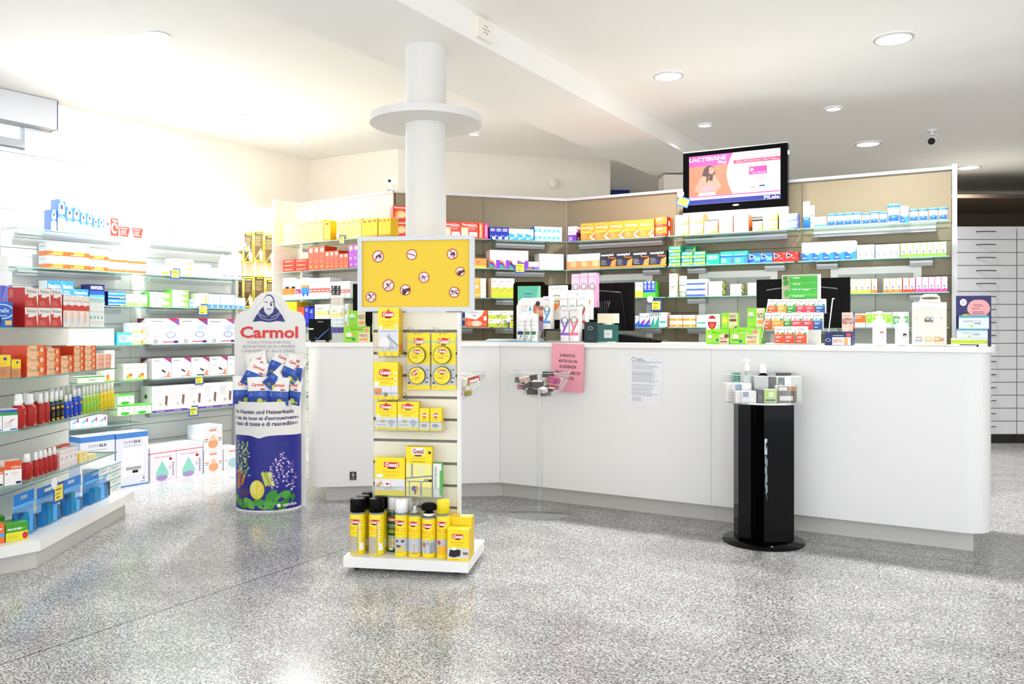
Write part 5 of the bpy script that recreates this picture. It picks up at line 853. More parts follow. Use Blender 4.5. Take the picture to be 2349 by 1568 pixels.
# cream wall
row(G3, ZR[0], 'top shelf, cream wall', [(652, 742, 7, 1, 508, 'yellpale', 'pale yellow upright carton'), (743, 758, 1, 1, 507, 'yellstrong', 'strong yellow carton beside the pale row'), (772, 829, 5, 1, 504, 'yellpale', 'lemon yellow carton'), (830, 866, 3, 1, 502, 'yellstrong', 'golden yellow carton'), (868, 896, 3, 1, 500, 'yellstrong', 'deep yellow carton at right end')], .13)
row(G3, ZR[1], 'second shelf, cream wall', [(649, 676, 1, 3, 595, 'redflat', 'flat red carton, left stack'), (677, 706, 1, 3, 594, 'redflat', 'flat red carton, right stack'), (707, 745, 3, 1, 565, 'dflame', 'tall orange vitamin carton'), (745.5, 777, 3, 1, 575, 'dflame', 'medium orange vitamin carton'), (777.5, 799, 2, 1, 581, 'dflame', 'short orange vitamin carton'), (800, 822, 2, 1, 561, 'dviolet', 'purple vitamin carton')], .13)
row(G3, ZR[2], 'third shelf, cream wall', [(649, 677, 2, 1, 637, 'orbase', 'white carton with orange base'), (678, 690, 1, 1, 640, 'magbase', 'white carton with magenta base'), (691, 709, 2, 1, 636, 'blbase', 'white carton with blue base'), (710, 757, 5, 1, 637, 'redbase', 'white carton with red band'), (758, 803, 4, 1, 645, 'redbase', 'white carton with pale red band')], .13)
row(G3, ZR[3], 'fourth shelf, cream wall', [(650, 681, 2, 1, 692, 'yelp', 'yellow carton'), (682, 698, 1, 1, 704, 'redp', 'orange red carton'), (699, 709, 1, 1, 702, 'bluep', 'bright blue slim carton'), (710, 720, 1, 1, 706, 'bluep', 'dark blue slim carton'), (722, 800, 2, 2, 697, 'yblue', 'white and yellow carton')], .12)
row(G3, .90, 'low shelf by the candy stand', [(696, 718, 1, 1, 827, 'redbase', 'white carton seen in the gap')], .12)
row(G3, .62, 'low shelf by the candy stand', [(696, 718, 1, 1, 905, 'mist', 'pale carton seen in the gap')], .12)
# hanging packs
RF = RK.off(.02)
hz_ = [(2.02, 'top', [(536, 560), (561, 583), (584, 607), (608, 634)]), (1.62, 'middle', [(536, 560), (561, 583), (584, 610), (611, 634)]), (1.22, 'lower', [(536, 556), (557, 577)]), (.86, 'low', [(531, 546)]), (.48, 'bottom', [(531, 546)])]
for z, nm, L_ in hz_:
    t = thing('rack_bar', f'{nm} chrome hanging bar of the carded pack rack', 'rack bar', (*RK.p, z), RK.rz)
    obj('bar', MB().tube([(-.02, -.012, .02), (.62, -.012, .02)], .006, 'steel'), t)
    mb = MB()
    for a, b in L_:
        m = RF.hit((a+b)/2); x = (m[0]-RK.p[0])*RK.d[0]+(m[1]-RK.p[1])*RK.d[1]; mb.tube([(x, -.01, .02), (x, -.1, .02)], .003, 'steel')
    obj('hook', mb, t)
    for i, (a, b) in enumerate(L_):
        p, q = RF.hit(a), RF.hit(b); w_ = math.hypot(q[0]-p[0], q[1]-p[1]); hh = .27 if z > 1.3 else .24
        dz = .03*((i*7) % 3-1)*.5
        for s_ in range(2):
            put('coffee', w_-.006, hh, .012, (p[0]+q[0])/2-RK.d[1]*(-.0)+RK.n[0]*(.045+.03*s_), (p[1]+q[1])/2+RK.n[1]*(.045+.03*s_), z-hh+.01+dz, RK.rz, f'{"rear" if s_ == 0 else "front"} yellow brown carded pack, {NUM[i]} hook, {nm} bar', 'pack', 'carded_pack', 'yellow carded packs')
# price cards
def price(line, px, z, s_=.07, tilt=0, where='', off=.012):
    p = line.off(off).hit(px); t = thing('price_card', f'yellow price card in blue frame {where}', 'price card', (p[0], p[1], z), line.rz, None)
    t.rotation_euler = (0, tilt, line.rz)
    obj('card', MB().box(-s_/2, 0, -s_, s_/2, .002, 0, '#1f4cb8').art([('r', .1, .12, .9, .88, '#f4e24a'), ('l', .22, .6, .8, .76, 1, '#5a5418'), ('l', .2, .42, .7, .52, 1, '#8a7a2a'), ('l', .25, .2, .7, .36, 1, '#5a5418')], lambda u, v, l: (-s_/2+s_*u, -.0002*l, -s_+s_*v)), t)
    q = MB(); q.plate([(-s_*.55+s_*.27*math.cos(a), s_*.06+s_*.3*math.sin(a)) for a in [i*.3927 for i in range(16)]], -.008, -.004, 'w'); obj('round_clip', q, t)
price(LF, 402, ZL[1]+.055, .085, 0, 'clipped to the second left shelf'); price(LF, 466, ZL[2]+.03, .095, 0, 'clipped to the third left shelf'); price(LF, 457, ZL[4]+.02, .085, 0, 'below the wrist monitor boxes'); price(LF, 444, ZL[5]+.03, .085, 0, 'below the arm monitor boxes')
price(LF, 567, ZL[0]+.03, .06, 0, 'at far end of the top left shelf'); price(G3, 784, ZR[0]+.03, .07, 0, 'on top cream shelf by yellow cartons'); price(G2, 1193, ZR[1]+.05, .085, 0, 'in front of the rainbow cartons'); price(G1, 1505, 1.39, .085, 0, 'hanging at the hatch right of left monitor')
price(G2, 1178, ZR[3]+.06, .08, 0, 'beside the lime tick cartons', .014)
price(FP, 135, .36, .105, 0, 'in front of the blue toiletry bags', .05)
# ================= things on the counter =================
def pile(line, x0, x1, yb, yt, nx, nz, st, desc, loc, d=.1, **kw):
    """cartons whose foot is seen at yb (pixels) instead of standing at a known height"""
    m = line.hit((x0+x1)/2); row(line, zof(yb, m[1]), loc, [(x0, x1, nx, nz, yt, st, desc, kw)], d)
def K1(o): return C1.off(-o)
def K2(o): return C2.off(-o)
def seat(line, px): m = line.hit(px); return (m[0], m[1], ZW)
# receipt printer
p = seat(K1(.16), 733); t = thing('receipt_printer', 'black receipt printer at the left end of the counter', 'printer', p, C1.rz)
obj('housing', MB().box(-.072, 0, .012, .072, .15, .158, 'blackmat').box(-.06, .01, 0, -.04, .14, .012, 'k').box(.04, .01, 0, .06, .14, .012, 'k').art([('t', .42, .84, .66, .89, 'EPSON', 'w'), rr(.0, .5, .22, .56, 'w')], lambda u, v, l: (-.072+.144*u, -.0003*l, .012+.146*v)), t)
obj('cable', MB().tube([(-.03, -.008, .03), (-.01, -.014, .02), (.02, -.012, .05), (.066, -.006, .09)], .004, '#3f78c8'), t)
# clear tower of small cartons
p = seat(K1(.13), 772.5); t = thing('clear_dispenser', 'clear upright dispenser of small cartons beside the receipt printer', 'dispenser', (p[0], p[1], ZW), C1.rz)
mb = MB(); mb.box(-.05, .075, 0, .05, .078, .36, 'acryl')
for z in (.0, .10, .19, .26): mb.box(-.05, -.004, z, .05, .075, z+.002, 'acryl')
obj('tray', mb, t); obj('side', MB().box(-.052, -.004, 0, -.05, .078, .36, 'acryl'), t); obj('side', MB().box(.05, -.004, 0, .052, .078, .36, 'acryl'), t)
ST['blackdot'] = ('k', [('e', .5, .7, .2, .15, 'w'), ('l', .1, .15, .9, .4, 1, 'w')], 'k', 'k')
ST['beigegrid'] = ('#eae0d2', [('l', .1, .2, .9, .8, 2, '#c9b8b4')], '#d9cfc0', 'w')
ST['bluecirc'] = ('#eef2f4', [('o', .5, .5, .3, .3, .6, '#6fa8c4')], '#dde4e8', 'w')
ST['bluered'] = ('#33449c', [('l', .1, .5, .9, .8, 1, '#e0708a')], 'n', 'n')
L = K1(.13)
pile(L, 759, 787, 763, 750, 3, 2, 'bluered', 'tiny blue carton', 'bottom of clear dispenser', .05)
pile(L, 759, 787, 748, 729, 3, 2, 'bluecirc', 'tiny white carton with blue ring', 'clear dispenser', .05)
pile(L, 759, 787, 727, 704, 1, 1, 'yblue', 'pale yellow and white carton', 'middle of clear dispenser', .05)
pile(L, 759, 787, 700, 681, 3, 2, 'beigegrid', 'tiny beige carton', 'clear dispenser', .05)
pile(L, 760, 780, 676, 655, 2, 2, 'blackdot', 'tiny black carton', 'top of clear dispenser', .05)
def tray(line, x0, x1, yt, label, snack=False, d=.12, body='#8fd62c', panel='#e3d6b8', word='PASTO', keto=False):
    a, b = line.hit(x0), line.hit(x1); w_ = math.hypot(b[0]-a[0], b[1]-a[1]); h = zof(yt, (a[1]+b[1])/2)-ZW
    t = thing('counter_display_tray', label, 'display tray', ((a[0]+b[0])/2, (a[1]+b[1])/2, ZW), line.rz)
    mb = MB(); T_ = .003
    mb.plate([(-w_/2, 0), (w_/2, 0), (w_/2, h), (w_*.3, h), (w_*.18, h*.72), (-w_*.2, h*.72), (-w_*.28, h), (-w_/2, h)], 0, T_, body)
    mb.box(-w_/2, T_, 0, -w_/2+T_, d, h, body); mb.box(w_/2-T_, T_, 0, w_/2, d, h, body); mb.box(-w_/2, d, 0, w_/2, d+T_, h*1.05, body); mb.box(-w_/2, T_, 0, w_/2, d, T_, body)
    if keto: A_ = [rr(0, 0, .28, .95, 'n'), rr(.28, .02, .96, .62, '#f0eee8'), ('o', .12, .4, .1, .12, .8, 'L'), ('T', .32, .2, .66, .46, 'KETO', '#b5402c'), rr(.72, .06, .86, .58, '#e8a060'), rr(.8, .66, .96, .95, '#d0484a')]
    elif snack: A_ = [rr(.6, 0, 1, .7, panel), ('T', .62, .3, .88, .48, 'SNACK', '#9a6a4a'), rr(.62, .12, .92, .22, '#a8402a'), ('e', .18, .5, .1, .16, '#f2d8c8'), ('T', .08, .34, .28, .42, 'ZONA', 'T'), ('e', .5, .28, .06, .1, 'T'), ('e', .38, .45, .04, .07, '#e8b03a'), ('e', .9, .56, .1, .14, '#6a3a24')]
    else: A_ = [rr(.56, 0, 1, .62, panel), rr(.78, .6, 1, .95, panel), ('T', .6, .36, .92, .54, word, '#6a5a3a'), ('t', .74, .27, .92, .33, 'FROLLINO', '#6a5a3a'), rr(.6, .1, .92, .24, '#ee9a3a'), ('e', .2, .5, .12, .16, '#f2e0d0'), ('T', .1, .22, .32, .32, 'ZONA', 'T'), ('e', .38, .2, .06, .1, 'T'), ('e', .38, .5, .04, .07, '#e8b03a'), ('e', .88, .78, .09, .14, '#d9a05a')]
    mb.art(A_, lambda u, v, l: (-w_/2+w_*u, -.0002*l, h*v))
    obj('printed_box', mb, t)
    mb = MB(); rr_ = random.Random(int(x0))
    for i in range(4):
        y0 = T_+.008+i*(d-.02)/4
        mb.box(-w_/2+.008, y0, T_+.001, w_/2-.008, y0+(d-.02)/4-.004, h*rr_.uniform(.6, .78), rr_.choice(['#e8e4d0', '#cfe0a0', 'w']))
    obj('bar_wrappers', mb, t); return t
tray(K1(.04), 788.5, 848, 750, 'green and beige snack bar tray left of the yellow sign', d=.1)
row(K1(.155), ZW, 'behind the tray by the yellow sign', [(799, 838, 1, 1, 712, 'zona', 'upright green and beige cake bar box')], .05)
# telephone and monitors
p = seat(K1(.25), 845); t = thing('desk_phone', 'black telephone handset standing behind the cake bar box', 'telephone', p, C1.rz)
obj('handset', MB().box(-.012, 0, .05, .022, .05, .2, 'blackmat'), t); obj('base', MB().box(-.03, -.01, 0, .04, .1, .05, 'blackmat'), t)
def monitor(line, x0, x1, y0, yb, label):
    a, b = line.hit(x0), line.hit(x1); w_ = math.hypot(b[0]-a[0], b[1]-a[1]); Ym = (a[1]+b[1])/2; zt, zb = zof(y0, Ym)-ZW, zof(yb, Ym)-ZW
    t = thing('computer_monitor', label, 'monitor', ((a[0]+b[0])/2, Ym, ZW), line.rz)
    mb = MB(); mb.box(-w_/2, .02, zb, w_/2, .042, zt, 'blackmat')
    mb.plate([(-w_*.42, zb+.03), (w_*.42, zb+.03), (w_*.38, zt-.07), (w_*.2, zt-.055), (-w_*.2, zt-.055), (-w_*.38, zt-.07)], 0, .02, 'blackmat', edge='K')
    obj('back_shell', mb, t)
    obj('screen', MB().box(-w_/2+.012, .042, zb+.015, w_/2-.012, .045, zt-.012, 'k'), t)
    mb = MB(); pts = [(-w_*.38+w_*.76*i/12, -.004, zt-.07+.018*math.sin(math.pi*i/12)) for i in range(13)]; mb.tube(pts, .004, '#4a4a4c'); obj('ridge', mb, t)
    obj('stand', MB().box(-.03, .005, .012, .03, .03, zb+.06, 'blackmat').prism([(.11*math.cos(a_), .03+.085*math.sin(a_)) for a_ in [i*.3927 for i in range(16)]], 0, .012, 'blackmat'), t)
    return t
monitor(K1(.38), 809, 1010, 651, 742, 'black monitor mostly hidden behind the yellow sign')
monitor(K2(.5), 1240, 1452, 650, 758, 'black monitor seen from behind, right of the pink topped cartons')
monitor(K2(.44), 1734, 1949, 638, 752, 'wide black monitor seen from behind the supplement stand')
p = seat(K2(.33), 1468); t = thing('keyboard_tray', 'flat black card terminal on the worktop beside the middle monitor', 'card terminal', p, C2.rz)
obj('casing', MB().plate([(-.14, 0), (.12, 0), (.16, .018), (-.14, .055)], -.08, .08, 'blackmat'), t)
# papers by the tablet
p = seat(K2(.03), 1152); t = thing('magazine_stack', 'pile of pale blue magazines at the bend of the worktop', 'magazines', p, -.1)
for i, c_ in enumerate(('#b8dce8', '#e9eef0', '#8fc8dc', '#eee6dc')): obj('magazine', MB().box(-.13+.008*i, .01-.004*i, .0045*i, .1+.005*i, .19, .0045*i+.0042, c_), t)
p = seat(K2(.02), 1195); obj('blue_folder', MB().box(-.1, 0, 0, .12, .16, .008, '#6ab4dc', top='w'), loc=(p[0], p[1], ZW), rz=C2.rz, label='flat pale blue folder lying in front of the supplement pots', category='folder')
# tablet display
p = seat(K2(.3), 1214); t = thing('advert_tablet', 'black upright advert screen showing a teal picture', 'screen', p, C2.rz+.35)
m = K2(.3).hit(1214); wt = 74/F*m[1]; zt = zof(646, m[1])-ZW
mb = MB(); r_ = .025
out = [(-wt/2, 0), (wt/2, 0)]+[(wt/2-r_+r_*math.cos(a), zt-r_+r_*math.sin(a)) for a in (0, .4, .8, 1.2, 1.57)]+[(-wt/2+r_+r_*math.cos(a), zt-r_+r_*math.sin(a)) for a in (1.57, 1.97, 2.37, 2.77, 3.14)]
mb.plate(out, 0, .03, 'blackgloss'); obj('bezel', mb, t)
SPECIAL['scrteal'] = lambda: emis('screen_teal', '#5fbf9f', .8); SPECIAL['scrteal2'] = lambda: emis('screen_teal_light', '#8fd6bd', .8); SPECIAL['scrblue'] = lambda: emis('screen_blue', '#3f8fae', .6)
mb = MB(); mb.box(-wt*.36, -.002, .03, wt*.36, -.0002, zt-.03, 'scrteal'); mb.art([('p', [(.75, .6), (1, .6), (1, 1), (.9, 1)], 'scrteal2'), ('l', .28, .82, .72, .88, 1, 'scrblue'), ('l', .28, .72, .7, .8, 2, 'scrblue'), rr(0, .5, 1, .58, 'scrteal2')], lambda u, v, l: (-wt*.36+wt*.72*u, -.002-.0002*l, .03+(zt-.06)*v)); obj('display', mb, t)
# family leaflet + pots
ln = K2(.21); a, b = ln.hit(1187), ln.hit(1246); w_ = math.hypot(b[0]-a[0], b[1]-a[1]); h = zof(683, a[1])-ZW
mb = MB(); mb.plate([(-w_/2, 0), (w_/2, 0), (w_/2, h), (-w_*.28, h), (-w_*.42, h*.93), (-w_/2, h*.8)], 0, .003, '#eef0f2')
mb.art([('t', .16, .76, .42, .84, 'SANI', '#e8a08a'), ('t', .16, .68, .4, .75, 'ZEAL', '#8fc8e8'), ('p', [(.44, .7), (.56, .7), (.5, .83)], '#5ab0d8'), ('e', .4, .52, .11, .12, '#3a2420'), ('e', .44, .46, .09, .09, '#e8b49a'), ('e', .7, .74, .1, .12, '#b8705a'), ('e', .85, .66, .13, .14, '#e0a488'), ('e', .78, .86, .08, .06, '#2a1a1a'), ('e', .9, .76, .12, .05, '#a8604a'), ('p', [(.55, .5), (1, .42), (1, .56), (.75, .58)], '#a83a44'), ('p', [(.6, .44), (1, .1), (1, .44), (.75, .5)], '#c9b0d8'), ('p', [(.86, .1), (1, .05), (1, .35)], '#8a6a5a')], lambda u, v, l: (-w_/2+w_*u, -.0002*l, h*v))
obj('family_leaflet', mb, loc=((a[0]+b[0])/2, (a[1]+b[1])/2, ZW), rz=C2.rz+.15, label='leaflet with a laughing family in front of the teal screen', category='leaflet')
row(K2(.05), ZW, 'before the family leaflet', [(1183, 1201, 1, 1, 722, 'dietpot', 'white pot with navy band')])
row(K2(.05), ZW, 'before the family leaflet', [(1202, 1230, 2, 1, 722, 'greenpot', 'white pot with green band')])
row(K2(.125), ZW, 'before the family leaflet', [(1192, 1210, 1, 1, 716, 'dietpot', 'rear white pot with navy band'), (1214, 1232, 1, 1, 718, 'greenpot', 'rear white pot with green band')])
# hygiene carton display on clear steps
t = thing('clear_step_stand', 'clear stepped stand holding the ringed hygiene cartons', 'display stand', seat(K2(.06), 1300), C2.rz)
mb = MB(); x0_, x1_ = -.17, .15
for y0, y1, z in ((.0, .085, .004), (.085, .17, .085), (.17, .25, .15), (.25, .36, .235)): mb.box(x0_, y0, z, x1_, y1, z+.003, 'acryl')
obj('step', mb, t)
for s_ in (x0_, x1_): obj('side', MB().mesh([(s_, 0, 0), (s_, .36, 0), (s_, .36, .25), (s_, .25, .25), (s_, .12, .1), (s_, 0, .03)], [(0, 1, 2, 3, 4, 5)], 'acryl'), t)
LC = 'clear step stand'
row(K2(.065), ZW+.0075, 'front of clear step stand', [(1286, 1305, 1, 1, 704, 'lacv', 'purple striped hygiene carton'), (1306.5, 1327, 1, 1, 703, 'lacp', 'pink striped hygiene carton')], .06)
m = K2(.15).hit(1300)[1]; row(K2(.15), ZW+.0885, 'second step of clear stand', [(1246, 1263, 1, 1, 679, 'lacb', 'blue hygiene carton'), (1284, 1302, 1, 1, 678, 'lacb', 'half hidden blue hygiene carton'), (1303, 1322, 1, 1, 677, 'lacg', 'plain ringed hygiene carton'), (1324, 1343, 1, 1, 676, 'lacr', 'red striped hygiene carton')], .06)
row(K2(.235), ZW+.1535, 'third step of clear stand', [(1258, 1296, 1, 1, 654, 'laco', 'wide orange and white hygiene carton'), (1303, 1323, 1, 1, 665, 'laco', 'narrow white hygiene carton'), (1325, 1355, 1, 1, 664, 'laco', 'wide white hygiene carton')], .05)
row(K2(.315), ZW+.2385, 'top step of clear stand', [(1311, 1329, 1, 1, 628, 'lacpink', 'left pale pink hygiene carton'), (1329.5, 1348, 1, 1, 627, 'lacpink', 'middle pale pink hygiene carton'), (1349, 1368, 1, 1, 626, 'lacpink', 'right pale pink hygiene carton')], .05)
# big perfume bottle, dark box, sticks
p = seat(K2(.05), 1394); m = K2(.05).hit(1394); wq_ = 47/F*m[1]; t = thing('perfume_bottle', 'large square teal glass perfume bottle with cream cap', 'perfume bottle', p, C2.rz+.3)
obj('glass_body', MB().prism([(x*wq_/2, .05+y*.045) for x, y in ((-1, -.85), (-.9, -1), (.9, -1), (1, -.85), (1, .85), (.9, 1), (-.9, 1), (-1, .85))], .008, .118, 'tealglass'), t)
obj('foot', MB().box(-wq_/2, .005, 0, wq_/2, .095, .008, 'acryl'), t)
obj('neck', MB().lathe([(.04, .118), (.04, .13)], 'steel', 20, 0, .05), t)
cp = [(wq_*.52*math.copysign(abs(math.cos(a))**.4, math.cos(a)), .05+.05*math.copysign(abs(math.sin(a))**.4, math.sin(a))) for a in [i*6.2832/28 for i in range(28)]]
obj('cap', MB().prism(cp, .128, .19, '#ece3c4', smooth=False), t)
obj('label_plate', MB().box(-.024, .003, .032, .028, .0048, .084, '#c8cdca').art([('l', .2, .3, .8, .7, 4, '#9aa09c')], lambda u, v, l: (-.024+.052*u, .003-.0002*l, .032+.052*v)), t)
row(K2(.12), ZW, 'left of the perfume bottle', [(1340, 1369, 1, 1, 738, 'darkteal', 'dark teal perfume carton')], .07) if ST.setdefault('darkteal', ('#0c2a30', [('o', .5, .7, .2, .1, .7, '#8fb0b4'), rr(.3, .2, .7, .22, '#5a8a90')], '#123a40', '#1f4a50')) else None
p = seat(K2(.3), 1384); mb = MB()
for i in range(6): mb.tube([(0, 0, .08), (-.045+.018*i, .01*(i % 3), .28)], .0018, 'k', 5)
t = thing('reed_diffuser', 'reed diffuser with thin black sticks beside the middle monitor', 'reed diffuser', p, 0); obj('reed', mb, t); obj('flask', MB().lathe([(0, 0), (.03, 0), (.03, .06), (.012, .075), (.012, .09)], 'tealglass', 16), t)
# toothpowder card, zona trays
row(K2(.17), ZW, 'behind the snack tray', [(1620, 1647, 1, 1, 720, 'mouth', 'white box with laughing red mouth')], .05) if ST.setdefault('mouth', ('#f3f3f3', [('e', .5, .72, .38, .24, '#c01c1c'), rr(.15, .74, .85, .84, 'W'), ('e', .5, .62, .2, .08, '#e0503a'), ('t', .1, .32, .9, .42, 'PaperMints', '#6a7080'), rr(.5, .06, 1, .16, '#5a7ac4')], '#dcdcdc', 'W')) else None
row(K2(.15), ZW, 'behind the snack tray', [(1655, 1692, 1, 1, 717, 'zonas', 'upright green chocolate snack box')], .05)
row(K2(.15), ZW, 'behind the middle pasto tray', [(1714, 1752, 1, 1, 706, 'zona', 'tall green and beige biscuit box')], .05)
tray(K2(.03), 1619, 1672, 756, 'left green snack bar tray in the middle of the counter', True, .11)
tray(K2(.03), 1673.5, 1741, 753, 'larger green biscuit tray left of the supplement stand', False, .11)
tray(K2(.03), 1892, 1954, 762, 'navy and white keto bar tray right of the supplement stand', d=.1, body='#20286a', keto=True)
row(K2(.145), ZW, 'behind the keto bar tray', [(1931, 1957, 1, 1, 716, 'ketoup', 'upright pink and navy keto box')], .09)
# supplement stand
p = seat(K2(.05), 1823); t = thing('clear_step_stand', 'clear stepped stand full of small orange and red supplement cartons', 'display stand', p, C2.rz)
mb = MB()
for y0, y1, z in ((.0, .085, .004), (.085, .17, .083), (.17, .25, .18)): mb.box(-.185, y0, z, .18, y1, z+.003, 'acryl')
obj('step', mb, t)
for s_ in (-.185, .18):
    obj('side', MB().mesh([(s_, 0, 0), (s_, .26, 0), (s_, .26, .27), (s_, .19, .27), (s_, 0, .04)], [(0, 1, 2, 3, 4)], 'acryl'), t)
    obj('side_rim', MB().tube([(s_, 0, .04), (s_, .19, .27), (s_, .26, .27)], .003, '#dfe3e3'), t)
L = K2(.06)
row(L, ZW+.0075, 'front row of supplement stand', [(1777, 1799, 1, 1, 748, 'suppd', 'left orange red supplement carton'), (1800, 1823, 1, 1, 748, 'suppd', 'middle orange red supplement carton'), (1826, 1851, 1, 1, 748, 'suppd', 'right orange red supplement carton')], .05)
L = K2(.142); Z_ = ZW+.0865; o = 'middle row of supplement stand'
row(L, Z_, o, [(1754, 1769, 1, 1, 717, 'supp', 'orange supplement carton at left'), (1770, 1797, 1, 1, 716, 'suppo', 'amber supplement carton'), (1799, 1815, 1, 1, 717, 'suppg', 'green supplement carton'), (1816, 1841, 1, 1, 716, 'suppr', 'left red supplement carton'), (1843, 1865, 1, 1, 716, 'suppr', 'right red supplement carton'), (1866, 1887, 1, 1, 716, 'suppb', 'blue supplement carton')], .05)
L = K2(.225); Z_ = ZW+.1835; o = 'top row of supplement stand'
row(L, Z_, o, [(1761, 1782, 1, 1, 686, 'supp', 'orange supplement carton'), (1783, 1804, 1, 1, 686, 'suppo', 'amber supplement carton'), (1805, 1826, 1, 1, 686, 'suppg', 'green supplement carton'), (1827, 1848, 1, 1, 686, 'suppr', 'left red supplement carton'), (1848.5, 1869, 1, 1, 685, 'suppr', 'right red supplement carton'), (1870, 1893, 1, 1, 685, 'suppb', 'blue supplement carton')], .05)
# green brochure holder above
m = K2(.3).hit(1837); w_ = 80/F*m[1]*1.05; zb, zt = zof(690, m[1])-ZW, zof(631, m[1])-ZW
t = thing('brochure_holder', 'white holder with green topic brochures above the supplement stand', 'brochure holder', (m[0], m[1], ZW), C2.rz)
obj('back_plate', MB().box(-w_/2, .004, 0, w_/2, .03, zt+.004, 'w'), t)
mb = MB(); mb.box(-w_/2+.004, 0, zb, w_/2-.016, .0035, zt-.002, '#3fae38'); mb.art([rr(0, 0, .2, 1, '#a8a080'), ('e', .1, .72, .08, .12, '#2f8a2c'), ('e', .08, .9, .07, .07, '#2f7a2c'), ('e', .12, .3, .08, .14, '#3f9a3c')]+[rr(.2, .235*i-.006, 1, .235*i+.006, '#9fdc90') for i in range(1, 5)]+[('t', .3, .87, .5, .95, 'Afte', 'W'), ('t', .3, .63, .52, .71, 'Ansia', 'W'), ('t', .3, .4, .8, .49, 'Mal di viaggio', 'W'), ('t', .3, .16, .62, .24, 'Punture', 'W')], lambda u, v, l: (-w_/2+.004+(w_-.02)*u, -.0002*l, zb+(zt-zb)*v))
obj('brochures', mb, t)
# white bottles, baby box
for px0, px1, yt, yb, nm in ((2007, 2041, 713, 791, 'heart'), (2059, 2093, 722, 790, 'bear')):
    L = K2(.06); a, b = L.hit(px0), L.hit(px1); w_ = math.hypot(b[0]-a[0], b[1]-a[1])*.94; hh = zof(yt, (a[1]+b[1])/2)-ZW; r = w_/2
    t = thing('lotion_bottle', f'white lotion bottle printed with a {"red heart" if nm == "heart" else "black bear face"}', 'bottle', ((a[0]+b[0])/2, (a[1]+b[1])/2+r, ZW), C2.rz+.45)
    mb = MB().lathe([(0, 0), (r*.96, .001), (r, .006), (r, hh*.6), (r*.94, hh*.68), (r*.7, hh*.745), (r*.45, hh*.76)], 'w', 28)
    A_ = [('p', [(.5, .22), (.66, .4), (.63, .5), (.56, .51), (.5, .45), (.44, .51), (.37, .5), (.34, .4)], 'r')] if nm == 'heart' else [('e', .42, .46, .05, .04, 'K'), ('e', .62, .46, .05, .04, 'K'), ('e', .52, .38, .13, .11, 'K'), ('e', .52, .34, .07, .05, 'w'), ('e', .52, .36, .02, .015, 'k')]
    mb.art(A_+[('l', .36, .12, .7, .17, 1, 'g'), rr(.55, .03, .62, .06, 'd')], cylmap(r, hh*.12, hh*.76 if 0 else hh*.7), sub=6); obj('body', mb, t)
    obj('pump_cap', MB().lathe([(r*.45, hh*.76), (r*.45, hh*.86), (r*.2, hh*.88), (r*.2, hh*.93), (r*.42, hh*.94), (r*.42, hh), (0, hh)], '#efeee8', 20).box(-r*.9, -.006, hh*.955, 0, .006, hh*.985, '#efeee8'), t)
L = K2(.04); a, b = L.hit(2092), L.hit(2171); w_ = math.hypot(b[0]-a[0], b[1]-a[1]); m = ((a[0]+b[0])/2, (a[1]+b[1])/2); h = zof(693, m[1])-ZW; hz_ = zof(673, m[1])-ZW
t = thing('gift_box', 'cream carry box with handle and toy train drawing', 'gift box', (*m, ZW), C2.rz)
mb = MB(); mb.box(-w_/2, 0, 0, w_/2, .11, h*.9, '#efece2').mesh([(-w_/2, 0, h*.9), (w_/2, 0, h*.9), (w_/2, .11, h*.9), (-w_/2, .11, h*.9), (-w_/2, .045, h), (w_/2, .045, h), (w_/2, .065, h), (-w_/2, .065, h)], [(0, 1, 5, 4), (2, 3, 7, 6), (4, 5, 6, 7), (1, 2, 6, 5), (3, 0, 4, 7)], '#efece2')
def car(x, c_, c2): return [('o', x, .16, .1, .045, .8, c_), rr(x-.1, .12, x+.1, .14, c_), ('e', x, .2, .09, .012, c2), ('o', x-.05, .1, .02, .016, .5, c_), ('o', x+.05, .1, .02, .016, .5, c_)]
mb.art([('t', .38, .62, .62, .68, 'mimmi', 'K'), ('T', .37, .53, .63, .62, 'BaBy', 'K'), ('e', .14, .64, .03, .02, 'G'), ('e', .86, .64, .03, .02, 'G')]+car(.2, '#6fa8c4', '#e8804a')+car(.48, '#e8c45a', '#e8d87a')+car(.74, '#e0a030', '#e8b83a')+[rr(.84, .12, .92, .17, '#e8803a'), rr(.89, .17, .905, .21, '#6fa8c4')], lambda u, v, l: (-w_/2+w_*u, -.0002*l, h*v))
obj('body', mb, t)
mb = MB(); hp = [(-w_*.36, h*.9), (-w_*.25, hz_-.012), (-w_*.16, hz_), (w_*.2, hz_), (w_*.3, hz_-.014), (w_*.36, h*.9)]
mb.plate(hp, .05, .056, '#efece2'); mb.art([('e', .5, .5, .5, .5, '#6a6a48')], lambda u, v, l: (-.04+.085*u, .0495-.0001*l, hz_-.03+.014*v)); obj('handle', mb, t)
# navy advert board, boxes and till box at right
L = K2(.17); a, b = L.hit(2192), L.hit(2276); w_ = math.hypot(b[0]-a[0], b[1]-a[1]); m = ((a[0]+b[0])/2, (a[1]+b[1])/2); h = zof(678, m[1])-ZW
mb = MB(); mb.box(-w_/2, 0, 0, w_/2, .005, h, '#1a1a5e'); mb.art([('p', [(.5+.3*math.cos(t_)*(1+.1*math.cos(2*t_))+.14, .74+.2*math.sin(t_)*(1+.1*math.sin(t_*3))) for t_ in [i*.314 for i in range(20)]], '#e8a0a0'), ('e', .2, .87, .1, .07, 'w'), ('e', .28, .56, .18, .08, '#f2cf2a'), ('l', .5, .78, .84, .84, 2, '#9a4a6a'), ('t', .44, .73, .66, .76, 'PARAFIORIX', '#7a2a5a'), ('l', .48, .64, .84, .7, 2, '#9a4a6a'), ('l', .14, .84, .27, .9, 2, 'g')], lambda u, v, l: (-w_/2+w_*u, -.0002*l, h*v))
